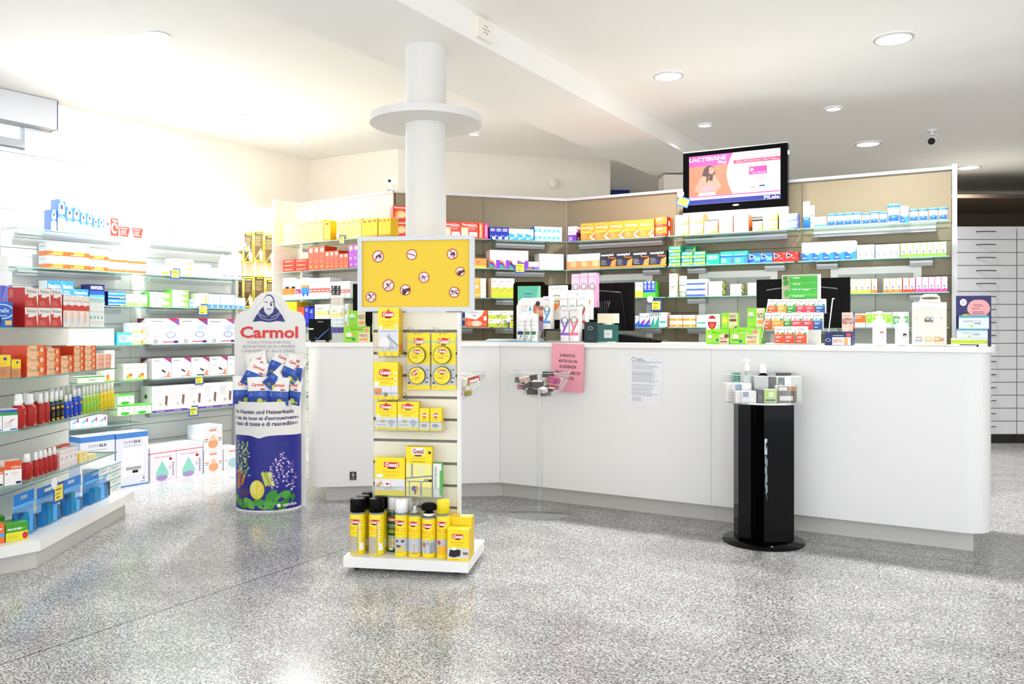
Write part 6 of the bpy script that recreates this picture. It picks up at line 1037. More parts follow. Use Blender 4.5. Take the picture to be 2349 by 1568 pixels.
t = thing('advert_board', 'navy advert board with pink and white blobs at the right counter end', 'advert board', (*m, ZW), C2.rz+.3); obj('board', mb, t)
row(K2(.02), ZW, 'right end of the counter', [(2181, 2266, 1, 1, 776, 'limebase', 'flat white and lime tissue box', dict(name='tissue_box'))], .13) if ST.setdefault('limebase', ('#f0f1ec', [rr(0, .36, 1, .84, '#c2d62a'), ('t', .76, .5, .92, .62, 'Novalac', 'w'), rr(.24, 0, .76, .28, 'k'), rr(.24, 0, .7, .16, 'w')], ('#e6e8e4', [('l', .2, .2, .8, .8, 3, '#9ac4dc')]), '#e9ebe2')) else None
z1_ = zof(776, K2(.04).hit(2225)[1])+.0006
ST['paran'] = ('#e4eef0', [rr(0, .82, 1, 1, '#58acc4'), ('t', .16, .5, .5, .62, 'PARAFIORIX', '#5a6a7a'), ('t', .55, .5, .75, .66, 'Kids', '#9ab8c4'), ('T', .5, .34, .74, .44, 'VITAMINS', '#3a3a7a'), ('e', .42, .2, .06, .07, '#c8d83a')], '#cfdfe2', '#dfeef2')
row(K2(.05), z1_, 'on the flat tissue box', [(2194, 2266, 1, 1, 754, 'paran', 'lower pale blue vitamin box')], .1)
z2_ = zof(754, K2(.05).hit(2230)[1])+.0006
row(K2(.055), z2_, 'on the flat tissue box', [(2199, 2269, 1, 1, 723, 'paran', 'upper pale blue vitamin box')], .09)
# notices on the counter front
L = C2.off(.0012)
def sheet(px0, px1, y0, y1, name, label, body, art, rot=0):
    a, b = L.hit(px0), L.hit(px1); w_ = math.hypot(b[0]-a[0], b[1]-a[1]); m = ((a[0]+b[0])/2, (a[1]+b[1])/2); z1, z0 = zof(y0, m[1]), zof(y1, m[1]); h = z1-z0
    mb = MB().box(-w_/2, -.0008, 0, w_/2, 0, h, body); mb.art(art, lambda u, v, l: (-w_/2+w_*u, -.0008-.00015*l, h*v))
    o = obj(name, mb, loc=(m[0], m[1], z0), rz=L.rz, label=label, category='notice'); o.rotation_euler = (0, rot, L.rz)
L = C2.off(.028)
sheet(1263, 1337, 788, 898, 'pink_notice', 'pink sale notice hanging from the worktop edge', '#f0a2b4', [('T', .26, .72, .74, .785, 'SVENDITA', '#4a2430'), ('T', .22, .605, .8, .67, 'ARTICOLI IN', '#4a2430'), ('T', .26, .49, .78, .555, 'SCADENZA', '#4a2430'), ('T', .13, .365, .9, .43, 'FINO AL 50% DI', '#4a2430'), ('T', .3, .25, .72, .315, 'SCONTO', '#4a2430')], .035)
L = C2.off(.0012)
txt = []
for i, (v0, n_) in enumerate(((.72, 4), (.62, 3), (.47, 7), (.38, 2), (.29, 3), (.2, 3))): txt.append(('l', .1, v0-.0, .92, v0+.026*n_, n_, '#b0b2ba'))
sheet(1440, 1517, 816, 930, 'printed_letter', 'white printed letter taped on the counter front', '#e9e9ee', [('o', .14, .92, .06, .045, .75, '#5a5c60'), ('T', .24, .93, .42, .95, 'IST. BUSCI', '#4a4c56'), ('T', .24, .9, .48, .925, 'GMC Pharma', '#4a4c56'), rr(.22, .875, .96, .886, '#6f9ea0'), ('l', .68, .92, .92, .96, 2, '#b8dce4'), ('l', .1, .84, .72, .86, 1, '#8a8c92')]+txt+[('l', .14, .08, .5, .17, 4, '#a8aab2'), ('l', .1, .03, .3, .045, 1, '#b0b2ba')], .03)
# ================= television =================
L = B1.off(.115); a, b = L.hit(1567), L.hit(1807); w_ = math.hypot(b[0]-a[0], b[1]-a[1]); m = ((a[0]+b[0])/2, (a[1]+b[1])/2)
zt, zb = zof(337.5, m[1]), zof(481, m[1]); zs = zof(500, m[1])
t = thing('television', 'flat television above the shelves showing a pink advert', 'television', (m[0], m[1], zs), B1.rz)
Ht = zt-zs; Hb = zb-zs
obj('bezel', MB().box(-w_/2, 0, Hb, w_/2, .06, Ht-.008, 'blackgloss'), t); obj('top_edge', MB().box(-w_/2, .002, Ht-.0078, w_/2, .058, Ht, 'alu'), t)
obj('speaker_bar', MB().box(-w_/2, .0, .0, w_/2, .055, Hb-.0005, '#c9cccd').box(-w_/2, .01, -.02, w_/2, .05, 0, '#b0b3b4'), t)
obj('wall_mount', MB().box(-.12, .0605, .1, .12, .112, .3, 'K'), t)
sx0, sx1, sz0, sz1 = -w_/2+w_*.062, w_/2-w_*.066, Hb+(Ht-Hb)*.125, Ht-(Ht-Hb)*.085
def em(k, hx, s=.85): SPECIAL[k] = lambda: emis('screen_'+k, hx, s); return k
for k_, h_ in (('sw', '#fdf6fb'), ('spk', '#f04ab8'), ('sor', '#f0906a'), ('sbl', '#1428b0'), ('smag', '#e0307a'), ('sg', '#a89ab0'), ('sbr', '#5a1f1c'), ('ssk', '#f2b49a'), ('slp', '#f6b8c8'), ('ssh', '#dce4f6'), ('snv', '#1f5aa8')): em(k_, h_)
C.update()
mb = MB(); mb.box(sx0, -.0015, sz0, sx1, -.0002, sz1, 'sw')
arcp = [(.5-.1*math.sin(math.pi*min(1, max(0, (1-v)*1.0))), v) for v in [i/10 for i in range(11)]]
def cl(v0, v1): return [(.49-.065*math.sin(math.pi*((v-.16)/.84)), v) for v in [v0+(v1-v0)*i/8 for i in range(9)]]
mb.art([('p', [(0, .17)]+cl(.17, .98)+[(0, .98)], 'sor'), ('p', [(0, .78)]+cl(.78, 1.0)+[(0, 1)], 'spk'), ('T', .0, .88, .42, .965, 'LACTIBIANE', 'sw'), ('T', .33, .8, .42, .865, 'Plus', 'sw'),
 ('p', [(.06, .3), (.14, .56), (.22, .6), (.3, .56), (.37, .34), (.3, .22), (.12, .22)], 'ssk'), ('p', [(.15, .58), (.165, .7), (.19, .765), (.23, .785), (.27, .765), (.29, .68), (.3, .6), (.2, .56)], 'sbr'), ('p', [(.225, .48), (.235, .6), (.275, .58), (.265, .46)], 'sbr'), ('p', [(.225, .62), (.23, .74), (.265, .75), (.285, .7), (.285, .64), (.265, .6)], 'ssk'), ('e', .258, .7, .013, .022, 'sor'), ('p', [(.195, .42), (.2, .62), (.222, .7), (.225, .5)], 'sbr'), ('e', .27, .635, .008, .006, 'smag'), ('p', [(.12, .3), (.2, .36), (.3, .33), (.31, .29), (.2, .25)], 'slp'), ('p', [(.1, .17), (.12, .23), (.3, .23), (.3, .17)], 'sw'),
 rr(.5, .77, 1, .84, 'smag'), ('t', .53, .785, .99, .825, "DELL'INTESTINO IRRITABILE", 'sw'), ('t', .55, .92, .96, .955, 'INDICATO PER LA GESTIONE', 'sg'), ('t', .53, .86, .97, .895, 'DIETETICA DELLA SINDROME', 'sg'),
 rr(.63, .24, .67, .68, 'ssh'), rr(.67, .24, .86, .68, 'sw'), rr(.67, .52, .86, .68, 'spk'), ('e', .7, .62, .02, .03, 'sw'), ('t', .7, .535, .85, .57, 'LACTIBIANE', 'sw'), ('l', .75, .38, .85, .5, 4, 'slp'), rr(.78, .27, .84, .3, 'snv'), ('e', .71, .27, .03, .02, 'slp'),
 rr(0, .145, 1, .165, 'spk'), rr(0, 0, 1, .09, 'sbl'), ('T', .83, .01, .99, .08, 'PiLele', 'sw')], lambda u, v, l: (sx0+(sx1-sx0)*u, -.0015-.0002*l, sz0+(sz1-sz0)*v))
obj('screen', mb, t)
mb = MB(); mb.art([('e', .5, .5, .5, .5, 'w')], lambda u, v, l: (-.01+.05*u, -.001, Hb+.03+.012*v)); obj('maker_badge', mb, t)
p_ = L.off(.01).hit(1571); t = thing('price_card', 'tilted yellow price card at the lower left corner of the television', 'price card', (p_[0], p_[1], zof(452, p_[1])), B1.rz); t.rotation_euler = (0, .38, B1.rz)
s_ = .1; obj('card', MB().box(-s_/2, 0, -s_*.75, s_/2, .002, 0, '#2f6ac8').art([('r', .1, .14, .92, .86, '#f4e24a'), ('t', .3, .6, .6, .74, '10%', '#4a4418'), ('l', .4, .4, .65, .54, 1, '#5a5418'), ('l', .2, .2, .8, .32, 1, '#8a7a2a')], lambda u, v, l: (-s_/2+s_*u, -.0002*l, -s_*.75*(1-v))), t)
q = MB(); q.plate([(-s_*.4+.028*math.cos(a_), .012+.028*math.sin(a_)) for a_ in [i*.3927 for i in range(16)]], -.008, -.004, 'w'); obj('round_clip', q, t)
# ================= yellow sign display stand =================
EX = (.988, -.155); G0 = (-.815, 3.895); GE = Line(G0, (G0[0]+.615*EX[0], G0[1]+.615*EX[1])); GR = GE.rz
def gpt(line, px): m = line.hit(px); dx, dy = m[0]-G0[0], m[1]-G0[1]; return dx*GE.d[0]+dy*GE.d[1]
t = thing('display_stand', 'white wheeled slat display stand with a yellow pest sign on top', 'display stand', (*G0, 0), GR)
obj('base_platform', MB().box(0, 0, .022, .615, .41, .0735, 'worktop'), t)
for x, y in ((.05, .05), (.55, .05), (.05, .35), (.55, .35)):
    c = obj('caster', MB().box(x-.012, y-.012, .016, x+.012, y+.012, .022, 'K'), t)
    q = MB(); q.mesh([(x-.01, y+.01*math.cos(a), .0105+.01*math.sin(a)) for a in [i*.5236 for i in range(12)]]+[(x+.01, y+.01*math.cos(a), .0105+.01*math.sin(a)) for a in [i*.5236 for i in range(12)]], [tuple(range(12)), tuple(range(23, 11, -1))]+[(i, (i+1) % 12, 12+(i+1) % 12, 12+i) for i in range(12)], 'k'); obj('wheel', q, c)
PL = GE.off(-.19); x0, x1 = gpt(PL, 857), gpt(PL, 1049); Yp = PL.hit(950)[1]
grz = [zof(y, Yp) for y in (759, 810, 861, 911, 961, 1010, 1061, 1111, 1161)]; zt_ = zof(716, Yp)
mb = MB(); mb.box(x0, .2, .0738, x1, .215, zt_, '#77746c'); lo = .0738
for z in sorted(grz)+[None]:
    hi = z-.007 if z else zt_
    mb.box(x0, .19, lo, x1, .2, hi, '#e9e4d2'); lo = (z or 0)+.007
mb.box(x0, .215, .0738, x1, .23, zt_, '#e9e4d2'); obj('slat_panel', mb, t)
for a in (x0-.004, x1): obj('edge_profile', MB().box(a, .186, .0738, a+.012 if a > .3 else a+.0035, .234, zt_, 'worktop'), t)
# sign board
BL = GE.off(-.165); bx0, bx1 = gpt(BL, 820), gpt(BL, 1087); Yb = BL.hit(953)[1]; bz1, bz0 = zof(540.5, Yb), zof(714, Yb); fr = .022
mb = MB()
for q in ((bx0, bz1-fr, bx1, bz1), (bx0, bz0, bx1, bz0+fr), (bx0, bz0+fr, bx0+fr, bz1-fr), (bx1-fr, bz0+fr, bx1, bz1-fr)): mb.box(q[0], .165, q[1], q[2], .19, q[3], '#d3d6dc')
obj('sign_frame', mb, t)
fx0, fx1, fz0, fz1 = bx0+fr, bx1-fr, bz0+fr, bz1-fr; A_ = []
asp = (fx1-fx0)/(fz1-fz0)
def pest(px, py, r, kind, ang):
    u, v = (px-833)/242, 1-(py-549)/155; ru = r/242; out = [('e', u, v, ru, ru*asp, '#b82420'), ('e', u, v, ru*.84, ru*.84*asp, '#e8e0e2')]
    def P(x, y): return (u+x*ru, v+y*ru*asp)
    K_ = '#1c1c1a'
    def blob(x, y, a, b, th=0):
        return ('p', [P(x+a*math.cos(k*.52)*math.cos(th)-b*math.sin(k*.52)*math.sin(th), y+a*math.cos(k*.52)*math.sin(th)+b*math.sin(k*.52)*math.cos(th)) for k in range(12)], K_)
    def leg(x1_, y1_, x2_, y2_): a, b = P(x1_, y1_), P(x2_, y2_); return ('d', *a, *b, .004, K_)
    if kind == 'fly': out += [blob(0, .1, .5, .16, .5), blob(.35, .0, .2, .25, .3), leg(0, 0, -.3, -.5), leg(.2, 0, .3, -.6), leg(.4, -.1, .6, -.4)]
    elif kind == 'ant': out += [blob(-.4, .2, .3, .18), blob(0, .0, .14, .12), blob(.45, -.2, .3, .16, -.5), leg(0, 0, -.1, -.6), leg(0, 0, .2, .6), leg(0, 0, -.5, -.3), leg(.1, 0, .5, .4)]
    elif kind == 'head': out += [('p', [P(-.5, .1), P(.85, .4), P(.9, -.1), P(.3, -.35), P(.0, -.8), P(-.45, -.85), P(-.6, -.3)], K_)]
    elif kind == 'worm': out += [blob(-.3, .4, .22, .22), leg(-.2, .3, .2, -.3), leg(.2, -.3, .5, -.6), leg(.5, -.6, .55, -.2), blob(-.1, .1, .12, .3, .4)]
    elif kind == 'flat': out += [blob(-.1, .05, .55, .1, -.2), leg(-.4, .1, -.7, .3)]
    else: out += [blob(-.1, .1, .4, .12, -.5), leg(0, 0, -.3, .5), leg(0, 0, .5, -.6), leg(-.1, 0, -.4, -.6), leg(0, 0, .1, -.7)]
    c_, s_ = math.cos(ang)*.88, math.sin(ang)*.88; a, b = P(-c_, -s_), P(c_, s_); out.append(('d', *a, *b, .011, '#b82420')); return out
for q in ((869, 585, 13.5, 'fly', .75), (945.4, 582, 12, 'flat', -.35), (1036, 582, 12, 'fly', -1.1), (1053.6, 622.5, 10.3, 'head', .4), (973, 635, 12.3, 'mosq', .25), (892.7, 653, 13.4, 'mosq', .75), (931, 664, 12.2, 'head', -.4), (1040.5, 670, 11.8, 'ant', .55), (853, 680, 11.8, 'worm', .8)): A_ += pest(*q)
mb = MB(); mb.box(fx0, .176, fz0, fx1, .186, fz1, '#e9c417'); mb.art([rr(.405, .62, .407, 1, '#d2ae10')]+A_, lambda u, v, l: (fx0+(fx1-fx0)*u, .176-.00005*l, fz0+(fz1-fz0)*v))
obj('yellow_face', mb, t)
# spray cans
def can(key, cap, capart=None, body='y', g=False, bz=.76, bodyart=None):
    lab = bodyart or [('e', .48, .82, .3, .065, 'r'), rr(.14, .78, .84, .87, 'r'), ('T', .17, .785, .82, .86, 'Gesal', 'W'), rr(.34, .75, .64, .775, 'K'), ('t', .12, .66, .88, .7, 'Fliegen- und', 'o'), ('t', .1, .61, .9, .65, 'Mücken-Spray', 'o'), ('l', .25, .53, .75, .59, 2, 'Y')]
    BT[key] = ([(0, 0, 'g'), (.95, .0, 'g'), (1, .012, body), (1, bz-.03, body), (.86, bz, 'g')], cap, lab+(capart or []), 'spray_can')
pic = [rr(0, .12, 1, .46, '#c4c6cc')]
blk = [(0, .765), (.96, .765, 'blackmat'), (.96, .985, 'blackmat'), (.9, 1, 'blackmat'), (0, 1, 'blackmat')]
can('canblack', blk, [rr(0, .04, .62, .46, '#b8b2a2'), ('p', [(.1, .3), (.3, .46), (.62, .44), (.5, .28)], 'k'), ('p', [(.3, .04), (.5, .04), (.2, .4), (.05, .36)], '#e8a82a')]+[('e', .78, .74-.07*i, .06, .018, 'w') for i in range(7)]+[rr(.66, .04, .68, .9, '#8a8a86'), rr(.75, .12, .95, .3, 'w')])
can('cangreen', [(0, .77), (.97, .77, 'w'), (.97, .985, 'W'), (.88, 1, 'W'), (0, 1, 'W')], [rr(0, .1, 1, .42, '#b8b890'), ('e', .55, .24, .3, .1, '#e8d8b0'), ('e', .4, .08, .2, .03, 'w')], body='#14502c')
BT['cangreen'][2][4] = ('t', .1, .66, .9, .7, 'Blattläuse', 'w'); BT['cangreen'][2][5] = ('t', .1, .61, .9, .65, 'Wespen-Spray', 'w'); BT['cangreen'][2].insert(7, rr(.1, .49, .9, .525, '#9ad83a'))
can('canwhite', [(0, .77), (.97, .77, 'w'), (.97, .985, 'W'), (.88, 1, 'W'), (0, 1, 'W')], pic+[rr(.3, .1, .8, .26, '#e8c82a'), ('e', .3, .38, .1, .03, 'd'), ('e', .7, .38, .12, .03, 'd'), ('e', .4, .26, .2, .03, '#3a3a3a')])
can('canclear', [(0, .78), (.5, .78, 'g'), (.4, .82, 'w'), (.22, .83, 'w'), (.22, .9, 'W'), (0, .9, 'W'), (.9, .78, 'acryl'), (.94, .8, 'acryl'), (.94, .97, 'acryl'), (.85, 1, 'acryl'), (0, 1, 'acryl')], pic+[('e', .6, .2, .5, .12, '#c89a3a'), ('p', [(0, .14), (.5, .3), (.9, .3), (.3, .12)], '#e8e4e0')])
can('cantrig', [(0, .78), (.8, .78, 'w'), (.8, .83, 'w'), (.55, .84, 'blackmat'), (.55, .87, 'blackmat'), (1.1, .89, 'blackmat'), (1.15, .96, 'blackmat'), (.9, 1, 'blackmat'), (0, 1, 'blackmat')], pic+[('p', [(.3, .12), (.7, .12), (.62, .36), (.5, .42), (.35, .3)], 'k'), ('e', .28, .34, .14, .06, '#b8704a'), rr(.7, .12, .95, .4, '#9a9ca4')])
can('canyellow', [(0, .77), (.97, .77, '#f0d81a'), (.97, .985, '#f0d81a'), (.88, 1, '#f5e23a'), (0, 1, '#f5e23a')], pic+[rr(.15, .1, .85, .3, '#f0b81a'), ('e', .3, .38, .14, .05, 'r')])
GZ = .0738
def cans(off, *its): row(GE.off(-off), GZ, 'on the yellow sign stand', [(a, b, 1, 1, y, k, d) for a, b, y, k, d in its])
cans(.03, (797, 832, 1146, 'canblack', 'leftmost black capped yellow spray can'), (841, 876, 1146, 'canblack', 'second front black capped spray can'))
cans(.03, (902, 932, 1147, 'canwhite', 'white capped yellow spray can'), (933, 962, 1150, 'canclear', 'yellow spray can with clear cap'), (964, 996, 1158, 'cantrig', 'yellow spray can with black trigger top'), (998, 1028, 1149, 'canyellow', 'yellow spray can with yellow cap'))
cans(.105, (813, 843, 1139, 'canblack', 'rear black capped can behind the leftmost'), (856, 884, 1138, 'canblack', 'rear black capped can behind the second'), (885, 913, 1141, 'cangreen', 'dark green spray can with white cap'), (915, 943, 1141, 'canwhite', 'rear white capped can behind the clear cap'))
cans(.18, (826, 854, 1131, 'canblack', 'rearmost black capped spray can'),)
row(GE.off(-.012), GZ, 'right end of the stand platform', [(1026, 1076, 1, 1, 1213, 'gesalbait', 'front yellow mouse bait box')], .06)
row(GE.off(-.085), GZ, 'right end of the stand platform', [(1027, 1082, 1, 1, 1185, 'gesalback', 'rear darker yellow mouse bait box')], .06)
# boxes in wire holders
def wire(px0, px1, yb, yt, label, n=4):
    ln = GE.off(-.09); a, b = gpt(ln, px0), gpt(ln, px1); z0, z1 = zof(yb, 3.965), zof(yt, 3.965)
    t = thing('wire_holder', label, 'wire holder', (*G0, 0), GR); mb = MB()
    for i in range(n):
        x = a+(b-a)*i/(n-1); mb.tube([(x, .188, z0+.03), (x+.01, .188, z0), (x+.01, .088, z0-.004), (x-.008, .078, z1)], .0016, 'steel', 5)
    mb.tube([(a-.008, .078, z1), (b-.008, .078, z1)], .0016, 'steel', 5); mb.tube([(a, .188, z0+.03), (b, .188, z0+.03)], .0016, 'steel', 5)
    obj('wire_frame', mb, t)
wire(866, 913, 818, 796, 'wire holder under the moth strip boxes'); wire(866, 917, 918, 900, 'wire holder under the kitchen moth trap boxes')
for k, (o_, lb) in enumerate(((.1, 'front'), (.13, 'middle'), (.16, 'rear'))):
    pile(GE.off(-o_), 867+3*k, 915+3*k, 816-2*k, 706+3*k, 1, 1, 'gesalstrip', f'{lb} yellow moth strip box', 'upper wire holder', .028)
for k, (o_, lb) in enumerate(((.1, 'front'), (.13, 'middle'), (.16, 'rear'))):
    pile(GE.off(-o_), 857+4*k, 913+4*k, 916-1*k, 830+4*k, 1, 1, 'gesaltrap', f'{lb} yellow kitchen moth trap box', 'lower wire holder', .028)
# blister cards
for k, (a_, b_) in enumerate(((934, 986), (990, 1045))):
    ln = GE.off(-.165); a, b = gpt(ln, a_), gpt(ln, b_); w_ = b-a; Yc = ln.hit((a_+b_)/2)[1]; z0, z1 = zof(893, Yc), zof(763, Yc); h = z1-z0
    t = thing('blister_card', f'{["left","right"][k]} yellow hanging card with two round ant bait tins', 'blister card', (G0[0]+GE.d[0]*(a+b)/2-GE.d[1]*.165, G0[1]+GE.d[1]*(a+b)/2+GE.d[0]*.165, z0), GR)
    mb = MB(); mb.box(-w_/2, 0, 0, w_/2, .003, h, 'y'); mb.art([rr(0, .82, 1, .86, '#a8d890'), ('e', .5, .86, .2, .05, 'r'), rr(.28, .81, .74, .9, 'r'), ('T', .3, .815, .72, .89, 'Gesal', 'W'), rr(.4, .78, .6, .8, 'K'), rr(0, .08, 1, .46, '#c6c8cc'), ('p', [(0, .5), (.5, .44), (1, .52), (1, .44), (0, .44)], 'y'), ('l', .06, .03, .3, .06, 1, 'o'), rr(.04, .1, .14, .13, 'k'), rr(.8, .12, .92, .14, 'k'), rr(.86, .2, .96, .215, 'd'), rr(.84, .34, .95, .355, 'd')], lambda u, v, l: (-w_/2+w_*u, -.00015*l, h*v)); obj('card', mb, t)
    for vv, rot in ((.61, .1), (.25, -.6 if k == 0 else .05)):
        r = w_*.37; mb = MB(); N_ = 24; cx, cz = -.004, h*vv
        mb.plate([(cx+r*math.cos(i*6.2832/N_), cz+r*math.sin(i*6.2832/N_)) for i in range(N_)], -.016, -.002, '#4a4a3a')
        mb.plate([(cx+r*.93*math.cos(i*6.2832/N_), cz+r*.93*math.sin(i*6.2832/N_)) for i in range(N_)], -.0175, -.016, '#f2dc1a')
        ca, sa = math.cos(-rot), math.sin(-rot)
        mb.art([rr(.12, .66, .88, .76, '#a8d890'), rr(.28, .62, .72, .82, 'r'), ('T', .31, .64, .7, .79, 'Gesal', 'W'), rr(.4, .56, .6, .61, 'K'), ('t', .12, .44, .88, .51, 'Ameisen-Köder', 'o'), ('l', .25, .3, .75, .4, 2, '#8a7a1a'), ('l', .35, .14, .65, .2, 1, 'Y')], lambda u, v, l: (cx+r*((2*u-1)*ca-(2*v-1)*sa), -.0175-.0001*l, cz+r*((2*u-1)*sa+(2*v-1)*ca)))
        obj('bait_tin', mb, t)
    mb = MB(); hz1 = h-.008
    for s_ in (-.012, .012): mb.tube([(s_+.004, .024, hz1+.012), (s_-.0, -.0, hz1), (s_-.024, -.075, hz1+.032)], .0016, 'steel', 5)
    mb.tube([(-.036, -.075, hz1+.032), (-.012, -.075, hz1+.032)], .0016, 'steel', 5)
    hk = thing('peg_hook', f'{["left","right"][k]} steel peg hook above the ant bait card', 'hook', tuple(t.location), GR); obj('hook_wire', mb, hk)
# clear trays
for yb, lb, dd in ((988, 'upper', .09), (1139, 'lower', .1)):
    ln = GE.off(-.19+dd); a, b = gpt(ln, 857), gpt(ln, 1016); z = zof(yb, ln.hit(940)[1]); y0 = .19-dd
    t = thing('clear_tray', f'{lb} clear acrylic tray on the yellow sign stand', 'tray', (*G0, 0), GR)
    obj('tray_floor', MB().box(a, y0, z-.003, b, .1885, z, 'acryl'), t)
    obj('tray_lip', MB().box(a, y0-.002, z-.003, b, y0, z+.045, 'acryl').tube([(a, y0-.001, z+.045), (b, y0-.001, z+.045)], .0012, '#a8aaa6').tube([(a, y0-.001, z-.002), (b, y0-.001, z-.002)], .0012, '#8a8c88'), t)
    for q in (a, b): obj('tray_end', MB().mesh([(q, y0, z), (q, .1885, z), (q, .1885, z+.06), (q, y0, z+.045)], [(0, 1, 2, 3)], 'acryl'), t)
    if lb == 'upper':
        row(GE.off(-.107), z+.0006, 'upper clear tray', [(862, 910.5, 1, 1, 921, 'gesalbox', 'left large yellow insect box'), (911.5, 961, 1, 1, 921, 'gesalbox', 'right large yellow insect box'), (962, 985.5, 1, 1, 936, 'gesalsmall', 'left small yellow insect box'), (986.5, 1013, 1, 1, 936, 'gesalsmall', 'right small yellow insect box')], .045)
    else:
        row(GE.off(-.1), z+.0006, 'lower clear tray', [(860, 929, 1, 1, 1049, 'gesalpaper', 'wide yellow moth paper box'), (931, 991, 1, 1, 1024, 'gesaldeko', 'tall yellow window fly sticker box'), (992.5, 1013, 1, 1, 1063, 'aspiv', 'slim white and green upright box')], .035)
# ================= candy bag display =================
YC = 5.32; X0 = (618-CX)/F*YC
def cx_(px): return (px-618)/F*YC
def cz_(py): return zof(py, YC)
t = thing('candy_display', 'tall printed cardboard floor display full of herb candy bags', 'floor display', (X0, YC, 0))
out = [(541, 1159.9), (701, 1159.9), (700, 737), (696, 724), (686, 715), (672, 713), (663, 709), (657, 697), (650, 684), (639, 674), (618, 667.5), (597, 674), (585, 684), (578, 697), (572, 709), (563, 713), (552, 715), (542, 724), (537, 737)]
mb = MB(); mb.plate([(cx_(a), max(0, cz_(b))) for a, b in out], 0, .012, '#e9e8e6')
NV = '#1f2478'; A_ = []
def pp(*pts, c=NV): A_.append(('p', list(pts), c))
arcq = [(617+38*math.cos(math.pi*i/14), 738-52*math.sin(math.pi*i/14)) for i in range(15)]
for a, b in zip(arcq, arcq[1:]): A_.append(('d', *a, *b, .5, '#9a9ab0'))
pp((580, 738), (587, 724), (597, 710), (604, 703), (617, 715), (631, 703), (638, 710), (648, 724), (654, 738), (636, 736), (617, 739), (598, 736))
A_.append(('e', 617, 693, 13, 18, NV)); A_.append(('e', 616, 695, 12, 17.5, '#e9e8e6'))
pp((604, 700), (607, 715), (616, 724), (626, 716), (630, 700), c='#e9e8e6')
A_ += [('d', 607, 692, 614, 693, 2, NV), ('d', 620, 693, 628, 692, 2, NV), ('p', [(619, 694), (624, 696), (624, 703), (620, 701)], NV), ('d', 613, 708, 622, 709, 2, NV), ('d', 629, 694, 629.5, 704, 1.6, NV)]
for i in range(5): A_.append(('d', 608+4*i, 708, 611+2.6*i, 722, .4, '#7a7a9a'))
for s_ in (-1, 1): A_ += [('d', 617+s_*6, 727, 617+s_*18, 722, .9, '#e9e8e6'), ('d', 617+s_*18, 722, 617+s_*26, 713, .9, '#e9e8e6'), ('d', 617, 734, 617+s_*16, 730, .9, '#e9e8e6'), ('d', 617+s_*16, 730, 617+s_*28, 716, .9, '#e9e8e6')]
A_.append(('T', 551, 775.5, 684, 748, 'Carmol', '#e0322c'))
for (y, s_, a, b) in ((781, 'KRÄUTERBONBONS', 568, 667), (791, 'BONBONS AUX HERBES', 558, 677), (801, 'CARAMELLE ALLE ERBE', 554, 677)): A_.append(('t', a, y+6.5, b, y, s_, '#a2a2a2'))
mb.art(A_, lambda u, v, l: (cx_(u), -.0004-.00006*l, cz_(v))); obj('header_board', mb, t)
ra, rb = .212, .18
def shell(u, v, l=0):   # u: -1..1 across, v: pixel row at the front
    x = max(-.9999, min(.9999, u)); return (x*(ra+.00012*l), -.0005-(rb+.00012*l)*math.sqrt(1-x*x)-.0003*(l > 0), zof(v, 5.14))
def uu(px): return (px-618)/F*5.2/ra
def top(u):
    a, b = uu(550), uu(678)
    if u < a or u > b: return 867
    e = min(u-a, b-u); return 922 if e > .08 else 922-(1-math.sqrt(max(0, 1-(1-e/.08)**2)))*8-(0 if e > .0 else 50)
mb = MB(); N_ = 72; us = [-math.cos(math.pi*i/N_) for i in range(N_+1)]
for a, b in zip(us, us[1:]):
    m_ = (a+b)/2; zt = top(m_); q = [shell(a, 1171, 0), shell(b, 1171, 0), shell(b, zt, 0), shell(a, zt, 0)]
    q[0] = (q[0][0], q[0][1], 0); q[1] = (q[1][0], q[1][1], 0); mb.poly(q, '#ebe9e6', True)
A_ = []
def rowt(y0, y1, a, b, s_): A_.append(('T', uu(a), y1, uu(b), y0, s_, '#23265c'))
rowt(940, 949.5, 546, 684, 'Bei Husten und Heiserkeit'); rowt(954, 963.5, 541, 692, "En cas de toux et d'enrouement"); rowt(967, 977, 541, 690, 'In caso di tosse e di raucedine')
vb = []
for i in range(49):
    u_ = -.9995*math.cos(math.pi*i/48); vb.append((u_, 1001+4.5*math.exp(-((u_+.08)/.16)**2)-2.2*abs(math.sin(math.pi*u_))))
for (a, ya), (b, yb) in zip(vb, vb[1:]): A_.append(('p', [(a, 1170.5), (b, 1170.5), (b, yb), (a, ya)], '#1c2188'))
R_ = random.Random(3)
def bl(px, py, rx, ry, c): A_.append(('e', uu(px), py, rx/F*5.2/ra, ry, c))
for cx0, n_ in ((560, 20), (573, 30), (585, 22)):
    for i in range(n_):
        y = 1015+80*i/n_; x = cx0+R_.uniform(-1, 1)*(2+4*min(1, (y-1010)/40)); A_.append(('d', uu(x), y, uu(x+R_.choice((-4, 4))), y-3, .018 if 0 else 2.2, R_.choice(['#8fb84a', '#b8d06a', '#6a9a3a'])))
        A_.append(('p', [(uu(x-3), y), (uu(x), y+1.5), (uu(x+3), y-1), (uu(x), y-3)], R_.choice(['#7aa83a', '#a8c85a', '#c8d88a'])))
    A_.append(('p', [(uu(cx0-.5), 1015), (uu(cx0+.5), 1015), (uu(cx0+1), 1095), (uu(cx0), 1095)], '#6a8a3a'))
for k_ in range(5):
    cx0 = 643+10*k_
    for i in range(26):
        y = 1040+10*abs(k_-2)+70*i/26; x = cx0+R_.uniform(-4, 4); bl(x, y, R_.uniform(1.2, 2.6), R_.uniform(1.2, 2.4), R_.choice(['#6a5aa8', '#9a8ac8', '#c8bce0', '#4a3a8a', '#e0d8ee']))
bl(609, 1123, 17, 22, '#e8d43a'); bl(606, 1119, 13, 15, '#f0e27a')
